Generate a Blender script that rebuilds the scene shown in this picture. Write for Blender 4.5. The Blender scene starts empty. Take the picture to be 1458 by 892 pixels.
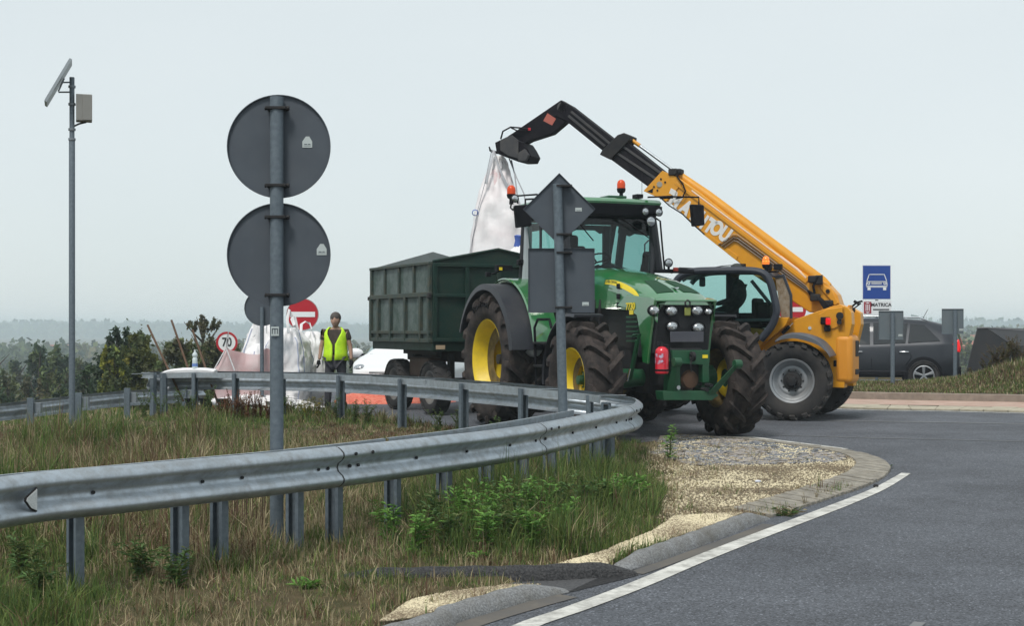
import bpy, bmesh, math, random
import numpy as np
from mathutils import Vector, Matrix, noise
random.seed(7); rng = np.random.default_rng(11)
sc = bpy.context.scene; col = sc.collection
# ---------------------------------------------------------------- camera
F = 2050.0; CX = 729.0; HY = 468.0; EYE = 1.77
cam = bpy.data.objects.new('camera', bpy.data.cameras.new('camera')); col.objects.link(cam)
cam.location = (0, 0, EYE); cam.rotation_euler = (math.radians(90), 0, 0)
cam.data.sensor_width = 36; cam.data.lens = 36*F/1458; cam.data.shift_y = (HY-446)/1458
cam.data.clip_start = .1; cam.data.clip_end = 9000
sc.camera = cam
# ---------------------------------------------------------------- sky, sun, exposure
SUN_EL, SUN_AZ = math.radians(58), math.radians(205)
w = bpy.data.worlds.new('World'); sc.world = w; w.use_nodes = True
nt = w.node_tree; nt.nodes.clear()
out = nt.nodes.new('ShaderNodeOutputWorld'); add = nt.nodes.new('ShaderNodeAddShader')
b1 = nt.nodes.new('ShaderNodeBackground'); b2 = nt.nodes.new('ShaderNodeBackground')
sky = nt.nodes.new('ShaderNodeTexSky'); sky.sky_type = 'NISHITA'; sky.sun_disc = False
sky.sun_elevation = SUN_EL; sky.sun_rotation = SUN_AZ
nt.links.new(sky.outputs[0], b1.inputs[0]); b1.inputs[1].default_value = .015
tcw = nt.nodes.new('ShaderNodeTexCoord'); mpw = nt.nodes.new('ShaderNodeMapping'); mpw.inputs['Scale'].default_value = (1, 1, 2.5)
nz = nt.nodes.new('ShaderNodeTexNoise'); nz.inputs['Scale'].default_value = 1.1; nz.inputs['Detail'].default_value = 4
rp = nt.nodes.new('ShaderNodeValToRGB')
rp.color_ramp.elements[0].position = .25; rp.color_ramp.elements[0].color = (.585, .655, .67, 1)
rp.color_ramp.elements[1].position = .75; rp.color_ramp.elements[1].color = (.70, .75, .755, 1)
nt.links.new(tcw.outputs['Generated'], mpw.inputs[0]); nt.links.new(mpw.outputs[0], nz.inputs[0]); nt.links.new(nz.outputs[0], rp.inputs[0])
nt.links.new(rp.outputs[0], b2.inputs[0]); b2.inputs[1].default_value = 1.05
nt.links.new(b1.outputs[0], add.inputs[0]); nt.links.new(b2.outputs[0], add.inputs[1]); nt.links.new(add.outputs[0], out.inputs[0])
sl = bpy.data.lights.new('sun', 'SUN'); sl.energy = 2.6; sl.angle = math.radians(14); sl.color = (1, .96, .9)
so = bpy.data.objects.new('sun', sl); col.objects.link(so)
so.rotation_euler = (math.radians(90)-SUN_EL, 0, math.pi-SUN_AZ+math.radians(0))
sc.view_settings.view_transform = 'Standard'; sc.view_settings.look = 'None'
sc.view_settings.exposure = 0.0; sc.view_settings.gamma = 1
try:
    sc.cycles.volume_step_rate = 10; sc.cycles.volume_bounces = 3; sc.cycles.transparent_max_bounces = 24; sc.cycles.max_bounces = 8
except Exception: pass

# ---------------------------------------------------------------- helpers
def ss(a, b, x):
    t = np.clip((np.asarray(x, float)-a)/(b-a), 0, 1); return t*t*(3-2*t)
def base(D): return .0255*np.clip(np.asarray(D, float)-9, 0, 11)
def W(x, y, D): return Vector(((x-CX)/F*D, D, EYE-(y-HY)/F*D))
def G(x, y, dz=0):
    D = 15.0
    for _ in range(40): D = .5*D+.5*(EYE-float(base(D))-dz)*F/(y-HY)
    return ((x-CX)/F*D, D)
class Fr:
    """a thing's own frame: origin on the ground, heading angle"""
    def __init__(s, o, deg, z):
        s.o = Vector((o[0], o[1], z)); s.a = math.radians(deg)
        s.ax = [Vector((math.cos(s.a), math.sin(s.a), 0)), Vector((-math.sin(s.a), math.cos(s.a), 0)), Vector((0, 0, 1))]
    def px(s, x, y, ax, val):
        d = Vector(((x-CX)/F, 1, -(y-HY)/F)); e = Vector((0, 0, EYE))-s.o; n = s.ax[ax]
        t = (val-e.dot(n))/d.dot(n); p = e+d*t
        return Vector((p.dot(s.ax[0]), p.dot(s.ax[1]), p.z))
    def xz(s, x, y, val): p = s.px(x, y, 1, val); return (p.x, p.z)
    def yz(s, x, y, val): p = s.px(x, y, 0, val); return (p.y, p.z)
    def empty(s, name, *a, **k):
        e = thing(name, *a, **k); e.location = s.o; e.rotation_euler = (0, 0, s.a); return e

MATS = {}
def mat(name, c=(.5, .5, .5), r=.6, m=0, c2=None, ns=6., amt=.5, bump=0, bs=40., coat=0, cior=1.5, tr=None, attr=None, emit=None, detail=5, dirt=None, dirtamt=.5, dscale=2.5, spec=.5, sub=0, stretch=None):
    if name in MATS: return MATS[name]
    M = bpy.data.materials.new(name); M.use_nodes = True; n = M.node_tree.nodes; L = M.node_tree.links
    p = n['Principled BSDF']; p.inputs['Roughness'].default_value = r; p.inputs['Metallic'].default_value = m
    p.inputs['Base Color'].default_value = (*c, 1); p.inputs['Coat Weight'].default_value = coat; p.inputs['Coat IOR'].default_value = cior; p.inputs['Specular IOR Level'].default_value = spec
    tc = n.new('ShaderNodeTexCoord'); src = tc.outputs['Object']
    if stretch:
        mp = n.new('ShaderNodeMapping'); mp.inputs['Scale'].default_value = stretch; L.new(src, mp.inputs[0]); src = mp.outputs[0]
    cur = None
    if attr:
        a = n.new('ShaderNodeAttribute'); a.attribute_name = attr; cur = a.outputs['Color']
    if c2 is not None:
        t = n.new('ShaderNodeTexNoise'); t.inputs['Scale'].default_value = ns; t.inputs['Detail'].default_value = detail; L.new(src, t.inputs[0])
        cr = n.new('ShaderNodeValToRGB'); cr.color_ramp.elements[0].position = .5-.25*amt; cr.color_ramp.elements[1].position = .5+.25*amt
        cr.color_ramp.elements[0].color = (*c, 1); cr.color_ramp.elements[1].color = (*c2, 1); L.new(t.outputs[0], cr.inputs[0])
        cur = cr.outputs[0]
    if dirt is not None:
        t = n.new('ShaderNodeTexNoise'); t.inputs['Scale'].default_value = dscale; t.inputs['Detail'].default_value = 9; t.inputs['Roughness'].default_value = .7; L.new(src, t.inputs[0])
        mr = n.new('ShaderNodeMapRange'); mr.inputs[1].default_value = .42; mr.inputs[2].default_value = .72; mr.inputs[3].default_value = 0; mr.inputs[4].default_value = dirtamt
        L.new(t.outputs[0], mr.inputs[0]); mx = n.new('ShaderNodeMix'); mx.data_type = 'RGBA'
        L.new(mr.outputs[0], mx.inputs[0])
        if cur: L.new(cur, mx.inputs[6])
        else: mx.inputs[6].default_value = (*c, 1)
        mx.inputs[7].default_value = (*dirt, 1); cur = mx.outputs[2]
        m2 = n.new('ShaderNodeMath'); m2.operation = 'MULTIPLY_ADD'; L.new(mr.outputs[0], m2.inputs[0]); m2.inputs[1].default_value = .4; m2.inputs[2].default_value = r; L.new(m2.outputs[0], p.inputs['Roughness'])
    if cur: L.new(cur, p.inputs['Base Color'])
    if bump:
        t = n.new('ShaderNodeTexNoise'); t.inputs['Scale'].default_value = bs; t.inputs['Detail'].default_value = 4; L.new(src, t.inputs[0])
        b = n.new('ShaderNodeBump'); b.inputs['Strength'].default_value = bump; b.inputs['Distance'].default_value = .02
        L.new(t.outputs[0], b.inputs['Height']); L.new(b.outputs[0], p.inputs['Normal'])
    if sub:
        # thin leaf or cloth: let light through
        td = n.new('ShaderNodeBsdfTranslucent'); mxs = n.new('ShaderNodeMixShader'); mxs.inputs[0].default_value = sub
        if cur: L.new(cur, td.inputs[0])
        else: td.inputs[0].default_value = (*c, 1)
        L.new(p.outputs[0], mxs.inputs[1]); L.new(td.outputs[0], mxs.inputs[2]); L.new(mxs.outputs[0], n['Material Output'].inputs[0])
    if emit:
        p.inputs['Emission Color'].default_value = (*emit[0], 1); p.inputs['Emission Strength'].default_value = emit[1]
    if tr is not None:
        # window glass: tinted clear body with a reflection on top
        g = n.new('ShaderNodeBsdfGlossy'); g.inputs['Roughness'].default_value = .03
        t = n.new('ShaderNodeBsdfTransparent'); t.inputs[0].default_value = (*tr, 1)
        f = n.new('ShaderNodeFresnel'); f.inputs[0].default_value = 1.45; mx = n.new('ShaderNodeMixShader')
        L.new(f.outputs[0], mx.inputs[0]); L.new(t.outputs[0], mx.inputs[1]); L.new(g.outputs[0], mx.inputs[2]); L.new(mx.outputs[0], n['Material Output'].inputs[0])
    MATS[name] = M; return M

def link(o, parent=None):
    col.objects.link(o)
    if parent: o.parent = parent
    return o
def tag(o, label=None, cat=None, group=None, kind=None):
    for k, v in (('label', label), ('category', cat), ('group', group), ('kind', kind)):
        if v: o[k] = v
    return o
def thing(name, label, cat, group=None, loc=(0, 0, 0), rz=0):
    o = bpy.data.objects.new(name, None); o.empty_display_size = .2; col.objects.link(o)
    o.location = loc; o.rotation_euler = (0, 0, rz); return tag(o, label, cat, group)
def copy_tree(o, parent=None):
    c = o.copy(); link(c, parent)
    for ch in [x for x in list(bpy.data.objects) if x.parent is o]: copy_tree(ch, c)
    return c

class MB:
    def __init__(s): s.v = []; s.f = []; s.mi = []; s.m = 0
    def add(s, vs, fs):
        k = len(s.v); s.v += [tuple(v) for v in vs]; s.f += [tuple(i+k for i in f) for f in fs]; s.mi += [s.m]*len(fs); return s
    def box(s, c, d, rot=None, taper=1.0):
        vs = []
        for z in (-1, 1):
            for y in (-1, 1):
                for x in (-1, 1):
                    t = taper if z > 0 else 1
                    p = Vector((x*d[0]/2*t, y*d[1]/2*t, z*d[2]/2))
                    if rot is not None: p = rot @ p
                    vs.append(p+Vector(c))
        return s.add(vs, [(0, 2, 3, 1), (4, 5, 7, 6), (0, 1, 5, 4), (2, 6, 7, 3), (0, 4, 6, 2), (1, 3, 7, 5)])
    def prism(s, pts, a0, a1, axis=1):
        """polygon in the two other axes, pushed from a0 to a1 along axis"""
        def mk(p, a):
            return {0: (a, p[0], p[1]), 1: (p[0], a, p[1]), 2: (p[0], p[1], a)}[axis]
        n = len(pts); vs = [mk(p, a0) for p in pts]+[mk(p, a1) for p in pts]
        return s.add(vs, [tuple(range(n)), tuple(range(2*n-1, n-1, -1))]+[(i, i+n, (i+1) % n+n, (i+1) % n) for i in range(n)])
    def tube(s, pts, r, n=8, cap=True, flat=1.0):
        pts = [Vector(p) for p in pts]; m = len(pts); rs = r if hasattr(r, '__len__') else [r]*m
        t0 = (pts[1]-pts[0]).normalized(); up = Vector((0, 0, 1)) if abs(t0.z) < .9 else Vector((1, 0, 0))
        u = t0.cross(up).normalized(); vs = []
        for i, p in enumerate(pts):
            t = (pts[min(i+1, m-1)]-pts[max(i-1, 0)]).normalized()
            u = (u-t*u.dot(t)).normalized(); w_ = t.cross(u)
            for k in range(n):
                a = 2*math.pi*k/n; vs.append(p+u*math.cos(a)*rs[i]+w_*math.sin(a)*rs[i]*flat)
        fs = [(i*n+k, i*n+(k+1) % n, (i+1)*n+(k+1) % n, (i+1)*n+k) for i in range(m-1) for k in range(n)]
        if cap: fs += [tuple(range(n-1, -1, -1)), tuple((m-1)*n+k for k in range(n))]
        return s.add(vs, fs)
    def cyl(s, p0, p1, r, r2=None, n=16): return s.tube([p0, p1], [r, r if r2 is None else r2], n)
    def lathe(s, prof, c=(0, 0, 0), ax=(0, 1, 0), n=32, a0=0, a1=2*math.pi, closed=False):
        """profile of (radius, height along axis)"""
        A = Vector(ax).normalized(); u = A.cross(Vector((0, 0, 1)) if abs(A.z) < .9 else Vector((1, 0, 0))).normalized(); w_ = A.cross(u); c = Vector(c)
        full = abs(a1-a0-2*math.pi) < 1e-6; m = n if full else n+1; vs = []
        for k in range(m):
            a = a0+(a1-a0)*k/n
            for (r, h) in prof: vs.append(c+A*h+(u*math.cos(a)+w_*math.sin(a))*r)
        q = len(prof); fs = []
        for k in range(n):
            k2 = (k+1) % m
            for i in range(q if closed else q-1):
                j = (i+1) % q; fs.append((k*q+i, k2*q+i, k2*q+j, k*q+j))
        return s.add(vs, fs)
    def ell(s, c, r, n=14, m=9, rot=None):
        vs = []; fs = []
        for i in range(m+1):
            th = math.pi*i/m
            for k in range(n):
                a = 2*math.pi*k/n; p = Vector((r[0]*math.sin(th)*math.cos(a), r[1]*math.sin(th)*math.sin(a), r[2]*math.cos(th)))
                if rot is not None: p = rot @ p
                vs.append(p+Vector(c))
        fs = [(i*n+k, (i+1)*n+k, (i+1)*n+(k+1) % n, i*n+(k+1) % n) for i in range(m) for k in range(n)]
        return s.add(vs, fs)
    def rings(s, rs, cap=True, closed=True):
        n = len(rs[0]); vs = [p for r in rs for p in r]; m = len(rs)
        fs = [(i*n+k, i*n+(k+1) % n, (i+1)*n+(k+1) % n, (i+1)*n+k) for i in range(m-1) for k in range(n if closed else n-1)]
        if cap and closed: fs += [tuple(range(n-1, -1, -1)), tuple((m-1)*n+k for k in range(n))]
        return s.add(vs, fs)
    def build(s, name, mats, parent=None, smooth=35, bevel=0, seg=2, solid=0, subd=0, weld=False):
        me = bpy.data.meshes.new(name); me.from_pydata(s.v, [], s.f); me.validate()
        for m_ in (mats if isinstance(mats, (list, tuple)) else [mats]): me.materials.append(m_)
        if len(me.polygons) == len(s.mi): me.polygons.foreach_set('material_index', s.mi)
        bm = bmesh.new(); bm.from_mesh(me)
        bmesh.ops.remove_doubles(bm, verts=bm.verts, dist=1e-5)
        bmesh.ops.recalc_face_normals(bm, faces=bm.faces); bm.to_mesh(me); bm.free()
        if smooth: me.polygons.foreach_set('use_smooth', [True]*len(me.polygons)); me.set_sharp_from_angle(angle=math.radians(smooth))
        o = bpy.data.objects.new(name, me); link(o, parent)
        if solid: md = o.modifiers.new('t', 'SOLIDIFY'); md.thickness = solid; md.offset = 0
        if bevel: md = o.modifiers.new('b', 'BEVEL'); md.width = bevel; md.segments = seg; md.limit_method = 'ANGLE'; md.angle_limit = math.radians(40)
        if subd: md = o.modifiers.new('s', 'SUBSURF'); md.levels = subd; md.render_levels = subd
        return o
def P(name, m, parent, fn, **k):
    b = MB(); fn(b); return b.build(name, m, parent, **k)
def text(s, size, m, parent, name, M, ext=.003, bold=0.0):
    cu = bpy.data.curves.new('t', 'FONT'); cu.body = s; cu.size = size; cu.extrude = ext; cu.offset = bold; cu.align_x = 'CENTER'; cu.align_y = 'CENTER'
    t = bpy.data.objects.new('t', cu); col.objects.link(t); bpy.context.view_layer.update()
    me = bpy.data.meshes.new_from_object(t.evaluated_get(bpy.context.evaluated_depsgraph_get()))
    bpy.data.objects.remove(t); me.transform(M); me.materials.clear(); me.materials.append(m)
    o = bpy.data.objects.new(name, me); return link(o, parent)
def basis(o, x, y):
    """matrix with its x axis and y axis along the given vectors"""
    x = Vector(x).normalized(); z = x.cross(Vector(y)).normalized(); y = z.cross(x)
    return Matrix(((x.x, y.x, z.x, o[0]), (x.y, y.y, z.y, o[1]), (x.z, y.z, z.z, o[2]), (0, 0, 0, 1)))
def fast(name, V, Fc, m, parent=None, colr=None):
    """numpy mesh: V (n,3), Fc (k,3|4), colr (n,3)"""
    me = bpy.data.meshes.new(name); V = np.asarray(V, np.float32); Fc = np.asarray(Fc, np.int32); k = Fc.shape[1]
    me.vertices.add(len(V)); me.vertices.foreach_set('co', V.ravel())
    me.loops.add(Fc.size); me.loops.foreach_set('vertex_index', Fc.ravel())
    me.polygons.add(len(Fc)); me.polygons.foreach_set('loop_start', np.arange(0, Fc.size, k, dtype=np.int32))
    me.update(calc_edges=True)
    if colr is not None:
        a = me.color_attributes.new('Col', 'FLOAT_COLOR', 'POINT'); c = np.ones((len(V), 4), np.float32); c[:, :3] = colr
        a.data.foreach_set('color', c.ravel())
    me.materials.append(m); o = bpy.data.objects.new(name, me); return link(o, parent)
def inside(poly, X, Y):
    X = np.asarray(X); Y = np.asarray(Y); r = np.zeros(X.shape, bool); n = len(poly); j = n-1
    for i in range(n):
        xi, yi = poly[i]; xj, yj = poly[j]
        c = ((yi > Y) != (yj > Y)) & (X < (xj-xi)*(Y-yi)/((yj-yi) or 1e-9)+xi); r ^= c; j = i
    return r
def spline(pts, step=.1):
    """Catmull-Rom through points of any dimension, resampled evenly"""
    P_ = [np.array(p, float) for p in pts]; P_ = [2*P_[0]-P_[1]]+P_+[2*P_[-1]-P_[-2]]; o = []
    for i in range(1, len(P_)-2):
        for t in np.linspace(0, 1, 24, endpoint=False):
            a, b, c, d = P_[i-1:i+3]
            o.append(.5*((2*b)+(c-a)*t+(2*a-5*b+4*c-d)*t*t+(3*b-a-3*c+d)*t**3))
    o.append(P_[-2]); o = np.array(o); s_ = np.r_[0, np.cumsum(np.linalg.norm(np.diff(o[:, :2], axis=0), axis=1))]
    q = np.linspace(0, s_[-1], max(2, int(s_[-1]/step)+1)); return np.stack([np.interp(q, s_, o[:, k]) for k in range(o.shape[1])], 1)
def normals2(p):
    d = np.gradient(p[:, :2], axis=0); d /= np.linalg.norm(d, axis=1)[:, None]; return np.stack([d[:, 1], -d[:, 0]], 1)   # right-hand side of travel
def sweep(b, path, prof, closed=True, nrm=None):
    """path (n,3); profile of (outward, up)"""
    N = normals2(path) if nrm is None else nrm
    rs = [[(p[0]+n[0]*o, p[1]+n[1]*o, p[2]+u) for (o, u) in prof] for p, n in zip(path, N)]
    b.rings(rs, closed=closed)
def draped(name, poly, dz, m, step=1.0, zf=None, skirt=0):
    bm = bmesh.new(); vs = [bm.verts.new((x, y, 0)) for x, y in poly]; bm.faces.new(vs)
    bmesh.ops.triangulate(bm, faces=bm.faces)
    xs = [p[0] for p in poly]; ys = [p[1] for p in poly]
    for ax, lo, hi in ((0, min(xs), max(xs)), (1, min(ys), max(ys))):
        st = step if ax == 1 else step*2; k = math.floor(lo/st)*st
        while k < hi:
            k += st; no = (1, 0, 0) if ax == 0 else (0, 1, 0); co = (k, 0, 0) if ax == 0 else (0, k, 0)
            bmesh.ops.bisect_plane(bm, geom=bm.verts[:]+bm.edges[:]+bm.faces[:], plane_co=co, plane_no=no)
    zf = zf or (lambda x, y: float(base(y)))
    for v in bm.verts: v.co.z = zf(v.co.x, v.co.y)+dz
    bmesh.ops.recalc_face_normals(bm, faces=bm.faces)
    for f in bm.faces:
        if f.normal.z < 0: f.normal_flip()
    if skirt:
        r_ = bmesh.ops.extrude_edge_only(bm, edges=[e for e in bm.edges if e.is_boundary])
        for v in r_['geom']:
            if isinstance(v, bmesh.types.BMVert): v.co.z -= skirt
    me = bpy.data.meshes.new(name); bm.to_mesh(me); bm.free(); me.materials.append(m)
    return tag(link(bpy.data.objects.new(name, me)), kind='structure')
# ---------------------------------------------------------------- materials
GALV = mat('galvanised', (.38, .43, .475), .40, .75, c2=(.50, .55, .60), ns=3, amt=1.2, dirt=(.20, .19, .17), dirtamt=.6, dscale=9, bump=.15, bs=9)
GALVD = mat('galvanised_dull', (.17, .20, .23), .6, .35, c2=(.24, .27, .30), ns=14, amt=1.0, dirt=(.2, .17, .14), dirtamt=.4, dscale=3)
ZINC = mat('post_zinc', (.085, .11, .135), .62, .25, c2=(.15, .185, .215), ns=28, amt=1.2)
SIGNBACK = mat('sign_back', (.06, .073, .092), .6, .2, c2=(.07, .085, .105), ns=4, dirt=(.13, .14, .15), dirtamt=.2, dscale=3)
BLACK = mat('black_plastic', (.008, .008, .011), .6, spec=.15)
DARK = mat('dark_steel', (.016, .017, .02), .6, 0, dirt=(.07, .058, .048), dirtamt=.4, dscale=6, spec=.25)
RUBBER = mat('seal_rubber', (.012, .012, .014), .8, spec=.15)
TYRE = mat('dusty_tyre', (.018, .016, .017), .9, c2=(.038, .033, .032), ns=3, amt=1.0, dirt=(.12, .095, .083), dirtamt=.6, dscale=6, bump=.3, bs=60, spec=.2)
TYRED = mat('dark_tyre', (.02, .02, .022), .85, c2=(.04, .038, .038), ns=3, dirt=(.09, .08, .07), dirtamt=.4, dscale=4, spec=.25)
GREEN = mat('green_paint', (.012, .165, .040), .3, coat=1, cior=2.3, dirt=(.16, .20, .13), dirtamt=.4, dscale=3)  # pale mint dust tone also carries the sky reflection painted into the colour
GREEND = mat('green_cast', (.007, .075, .030), .45, dirt=(.05, .045, .035), dirtamt=.35, dscale=5)
YELL = mat('rim_yellow', (.78, .56, .012), .42, dirt=(.25, .17, .05), dirtamt=.35, dscale=4)
AMBER = mat('machine_amber', (.70, .305, .007), .42, coat=.15, dirt=(.34, .13, .02), dirtamt=.3, dscale=3)
AMBERL = mat('machine_amber_pale', (.68, .27, .02), .5)
WHITEP = mat('white_paint', (.72, .74, .76), .35, coat=.4)
DECAL = mat('decal_white', (.7, .7, .68), .5)
GLASS = mat('tint_glass', tr=(.50, .74, .71)); GLASSD = mat('dark_glass', (.02, .025, .03), .05, spec=.6, tr=(.22, .26, .29))
CLEAR = mat('clear_glass', tr=(.85, .9, .9))
LENS = mat('lamp_lens', (.34, .36, .38), .12, .75, c2=(.6, .62, .64), ns=30, amt=.6)
CHROME = mat('chrome', (.7, .72, .74), .18, 1)
ORNG = mat('beacon_orange', (.85, .10, .02), .25, sub=.3); REDL = mat('tail_red', (.6, .01, .015), .2, emit=((1, .02, .02), .4))
ORON = mat('beacon_lit', (.9, .2, .02), .25, emit=((1, .2, .01), .5)); FLAME = mat('beacon_bulb', (1, .6, .1), .3, emit=((1, .5, .08), 5))
RED = mat('red_gloss', (.62, .012, .03), .3, coat=.5)
SKIN = mat('skin', (.36, .22, .16), .6)

# ---------------------------------------------------------------- terrain, road
RB = [(-6.2, 1.0), (-.56, 8.56), G(780, 843), G(880, 812), G(985, 776), G(1085, 740), G(1100, 737), G(1140, 724), G(1180, 711), G(1225, 696), G(1255, 683), G(1268, 672),
      G(1267, 664), G(1250, 654), G(1215, 644.5), G(1150, 635), G(1100, 629), G(1050, 624), (2.3, 19.2), (1.5, 18.62), (.75, 18.62), (.2, 19.1), (-.5, 20.3), (-1.2, 21.7), (-2.0, 23.0), (-3.2, 24.3),
      (-5, 25.2), (-5.9, 26.3), (-6.1, 31), (-5, 34), (-5, 42), (60, 42), (60, 1.0)]
def tz(X, D):
    X = np.asarray(X, float); D = np.asarray(D, float)
    z = base(D)-.6*ss(-5.5, -8.2, X)*ss(21, 25.5, D)
    st = 32+11*ss(-4, 4, X); z = z-9.2*ss(0, 1, (D-st)/38)
    return z-3*ss(-14, -30, X)*ss(8, 40, D)
APR = [G(640, 834), G(905, 822), G(872, 812), G(905, 800), G(940, 806), G(800, 848), G(770, 846)]
NOSE = RB[6:18]+[G(950, 640), G(965, 700), G(960, 742)]
def tzr(X, D): return tz(X, D)+np.where(inside(RB, X, D) | inside(APR, X, D), -.07, np.where(inside(NOSE, X, D), -.03, .045))
def T(x, y): return float(tzr(np.array([x]), np.array([y]))[0])
def axis(lo, hi, st, far):
    a = list(np.arange(lo, hi, st)); k = st; x = hi
    while x < far[1]: a.append(x); k *= 1.16; x += k
    a.append(far[1]); k = st; x = lo-st
    while x > far[0]: a.insert(0, x); k *= 1.16; x -= k
    a.insert(0, far[0]); return np.array(a)
gx = axis(-13, 14, .22, (-3000, 3000)); gy = axis(2, 46, .22, (-60, 3400))
XX, YY = np.meshgrid(gx, gy); ZZ = tzr(XX, YY); nx, ny = len(gx), len(gy)
nzv = np.array([noise.noise(Vector((x*.7, y*.7, 0))) for x, y in zip(XX.ravel(), YY.ravel())]).reshape(XX.shape)
isl = ~inside(RB, XX, YY); ZZ = ZZ+np.where(isl, nzv*.05, 0)*np.clip((-XX+.2)/1.5, 0, 1)
idx = np.arange(nx*ny).reshape(ny, nx); Q = np.stack([idx[:-1, :-1], idx[:-1, 1:], idx[1:, 1:], idx[1:, :-1]], -1).reshape(-1, 4)
SOIL = mat('soil', (.085, .062, .040), .95, c2=(.045, .05, .02), ns=1.3, amt=1.0, dirt=(.16, .12, .07), dirtamt=.7, dscale=5, bump=.8, bs=25, spec=.1)
tag(fast('ground', np.stack([XX, YY, ZZ], -1).reshape(-1, 3), Q, SOIL), kind='structure')

def asphalt():
    M = mat('asphalt', (.068, .074, .087), .7, c2=(.108, .116, .134), ns=.6, amt=1.3, dirt=(.045, .047, .052), dirtamt=.6, dscale=.5, bump=.5, bs=160, spec=.4)
    n = M.node_tree.nodes; L = M.node_tree.links; p = n['Principled BSDF']; src = p.inputs['Base Color'].links[0].from_socket
    tc = n.new('ShaderNodeTexCoord'); t = n.new('ShaderNodeTexVoronoi'); t.inputs['Scale'].default_value = 85; L.new(tc.outputs['Object'], t.inputs[0])
    gt = n.new('ShaderNodeMapRange'); gt.inputs[1].default_value = .05; gt.inputs[2].default_value = 1.0; gt.inputs[3].default_value = .5; gt.inputs[4].default_value = 1.5
    sp = n.new('ShaderNodeSeparateColor'); L.new(t.outputs['Color'], sp.inputs[0]); L.new(sp.outputs[0], gt.inputs[0])
    hi = n.new('ShaderNodeMapRange'); hi.inputs[1].default_value = .955; hi.inputs[2].default_value = .965; hi.inputs[3].default_value = 0; hi.inputs[4].default_value = 1.3; L.new(sp.outputs[1], hi.inputs[0])
    ad = n.new('ShaderNodeMath'); L.new(gt.outputs[0], ad.inputs[0]); L.new(hi.outputs[0], ad.inputs[1])
    v = n.new('ShaderNodeVectorMath'); v.operation = 'SCALE'; L.new(src, v.inputs[0]); L.new(ad.outputs[0], v.inputs['Scale']); L.new(v.outputs[0], p.inputs['Base Color'])
    return M
ASPH = asphalt()
def rz(x, y): return float(base(y))-9.2*float(ss(0, 1, (y-43)/38))
draped('road', RB, 0, ASPH, 1.0)
CONC = mat('concrete', (.20, .185, .16), .9, c2=(.31, .285, .24), ns=8, dirt=(.14, .12, .09), dirtamt=.6, dscale=6, bump=.4, bs=60)
CONCG = mat('kerb_grey', (.13, .135, .14), .9, c2=(.28, .285, .29), ns=70, amt=.7, dirt=(.10, .09, .07), dirtamt=.7, dscale=5, bump=.5, bs=90)
LINEW = mat('road_line', (.52, .515, .48), .7, c2=(.62, .61, .57), ns=4, dirt=(.20, .195, .18), dirtamt=1.0, dscale=7)
LINEF = mat('road_line_faint', (.17, .175, .18), .75, c2=(.12, .125, .13), ns=3, amt=1)
def ribbon(name, pts, w0, dz, m, wend=None, zf=None):
    p = spline(pts, .15); N = normals2(p); n = len(p); vs = []
    for i in range(n):
        ww = w0 if wend is None else w0+(wend-w0)*max(0, (i/(n-1)-.8)/.2)
        for sgn in (-1, 0, 1):
            x = p[i, 0]+N[i, 0]*sgn*ww/2; y = p[i, 1]+N[i, 1]*sgn*ww/2; vs.append((x, y, float(base(y))+dz))
    b = MB(); b.add(vs, [(i*3+k, i*3+k+1, i*3+k+4, i*3+k+3) for i in range(n-1) for k in (0, 1)])
    return tag(b.build(name, m), kind='structure')
ribbon('edge_line', [(-2.9, 4.3), (-1.4, 6.4), G(700, 910), G(770, 885), G(900, 838), G(1000, 796), G(1100, 757), G(1200, 719), G(1250, 698), G(1277, 683), G(1290, 675)], .15, .006, LINEW, .10)
ribbon('edge_line', [(2.3, 19.32), G(1060, 623.5), G(1100, 627.3), G(1150, 633.5), G(1205, 640.5)], .10, .006, LINEW)
ribbon('edge_line', [(4.8, 27.5), G(1225, 584.5), G(1340, 586.5), G(1458, 589.5), G(1600, 594)], .12, .006, LINEW)
ribbon('worn_line', [G(1130, 598), G(1220, 600.5), G(1330, 602), G(1458, 604.5), G(1600, 607)], .14, .005, LINEF)
ribbon('worn_line', [G(1090, 620), G(1220, 624), G(1330, 626.5), G(1458, 629.5), G(1600, 632)], .05, .005, LINEF)
ribbon('lane_mark', [G(1296, 900), G(1310, 888)], .07, .006, LINEF)
# grey slip-formed kerbs with tapered ends
def kerb(name, pts, prof, m, taper=.35, h=1, ends=(1, 1)):
    p = spline(pts, .08); n = len(p); N = normals2(p); rs = []; L = n*.08
    for i in range(n):
        k = 1.0
        if ends[1]: k = min(k, (n-1-i)*.08/taper)
        if ends[0]: k = min(k, i*.08/taper)
        k = math.sqrt(max(.04, k)); jit = .004*math.sin(i*1.7)
        rs.append([(p[i, 0]+N[i, 0]*o, p[i, 1]+N[i, 1]*o, float(base(p[i, 1]))+(u*k if u > 0 else u)*h+jit) for o, u in prof])
    b = MB(); b.rings(rs); return tag(b.build(name, m, smooth=60), kind='structure')
KP = [(-.07, -.06), (-.07, .07), (-.05, .09), (-.01, .095), (.03, .08), (.065, .02), (.075, -.03)]
kerb('kerb', [(-3.0, 5.0), G(560, 915), G(640, 886), G(720, 862), G(800, 843)], KP, CONCG, ends=(0, 1))
kerb('kerb', [G(880, 814), G(920, 801), G(1000, 772), G(1060, 749), G(1086, 739)], KP, CONCG)
GUT = mat('gutter_dirt', (.10, .093, .085), .9, c2=(.07, .07, .072), ns=5, amt=1, dirt=(.2, .17, .13), dirtamt=.6)
ribbon('gutter', [(-2.75, 5.1), G(580, 925), G(660, 894), G(740, 869), G(808, 850)], .16, .005, GUT)
ribbon('gutter', [G(905, 818), G(940, 806), G(1020, 777), G(1075, 757), G(1095, 748)], .12, .005, GUT)
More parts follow.
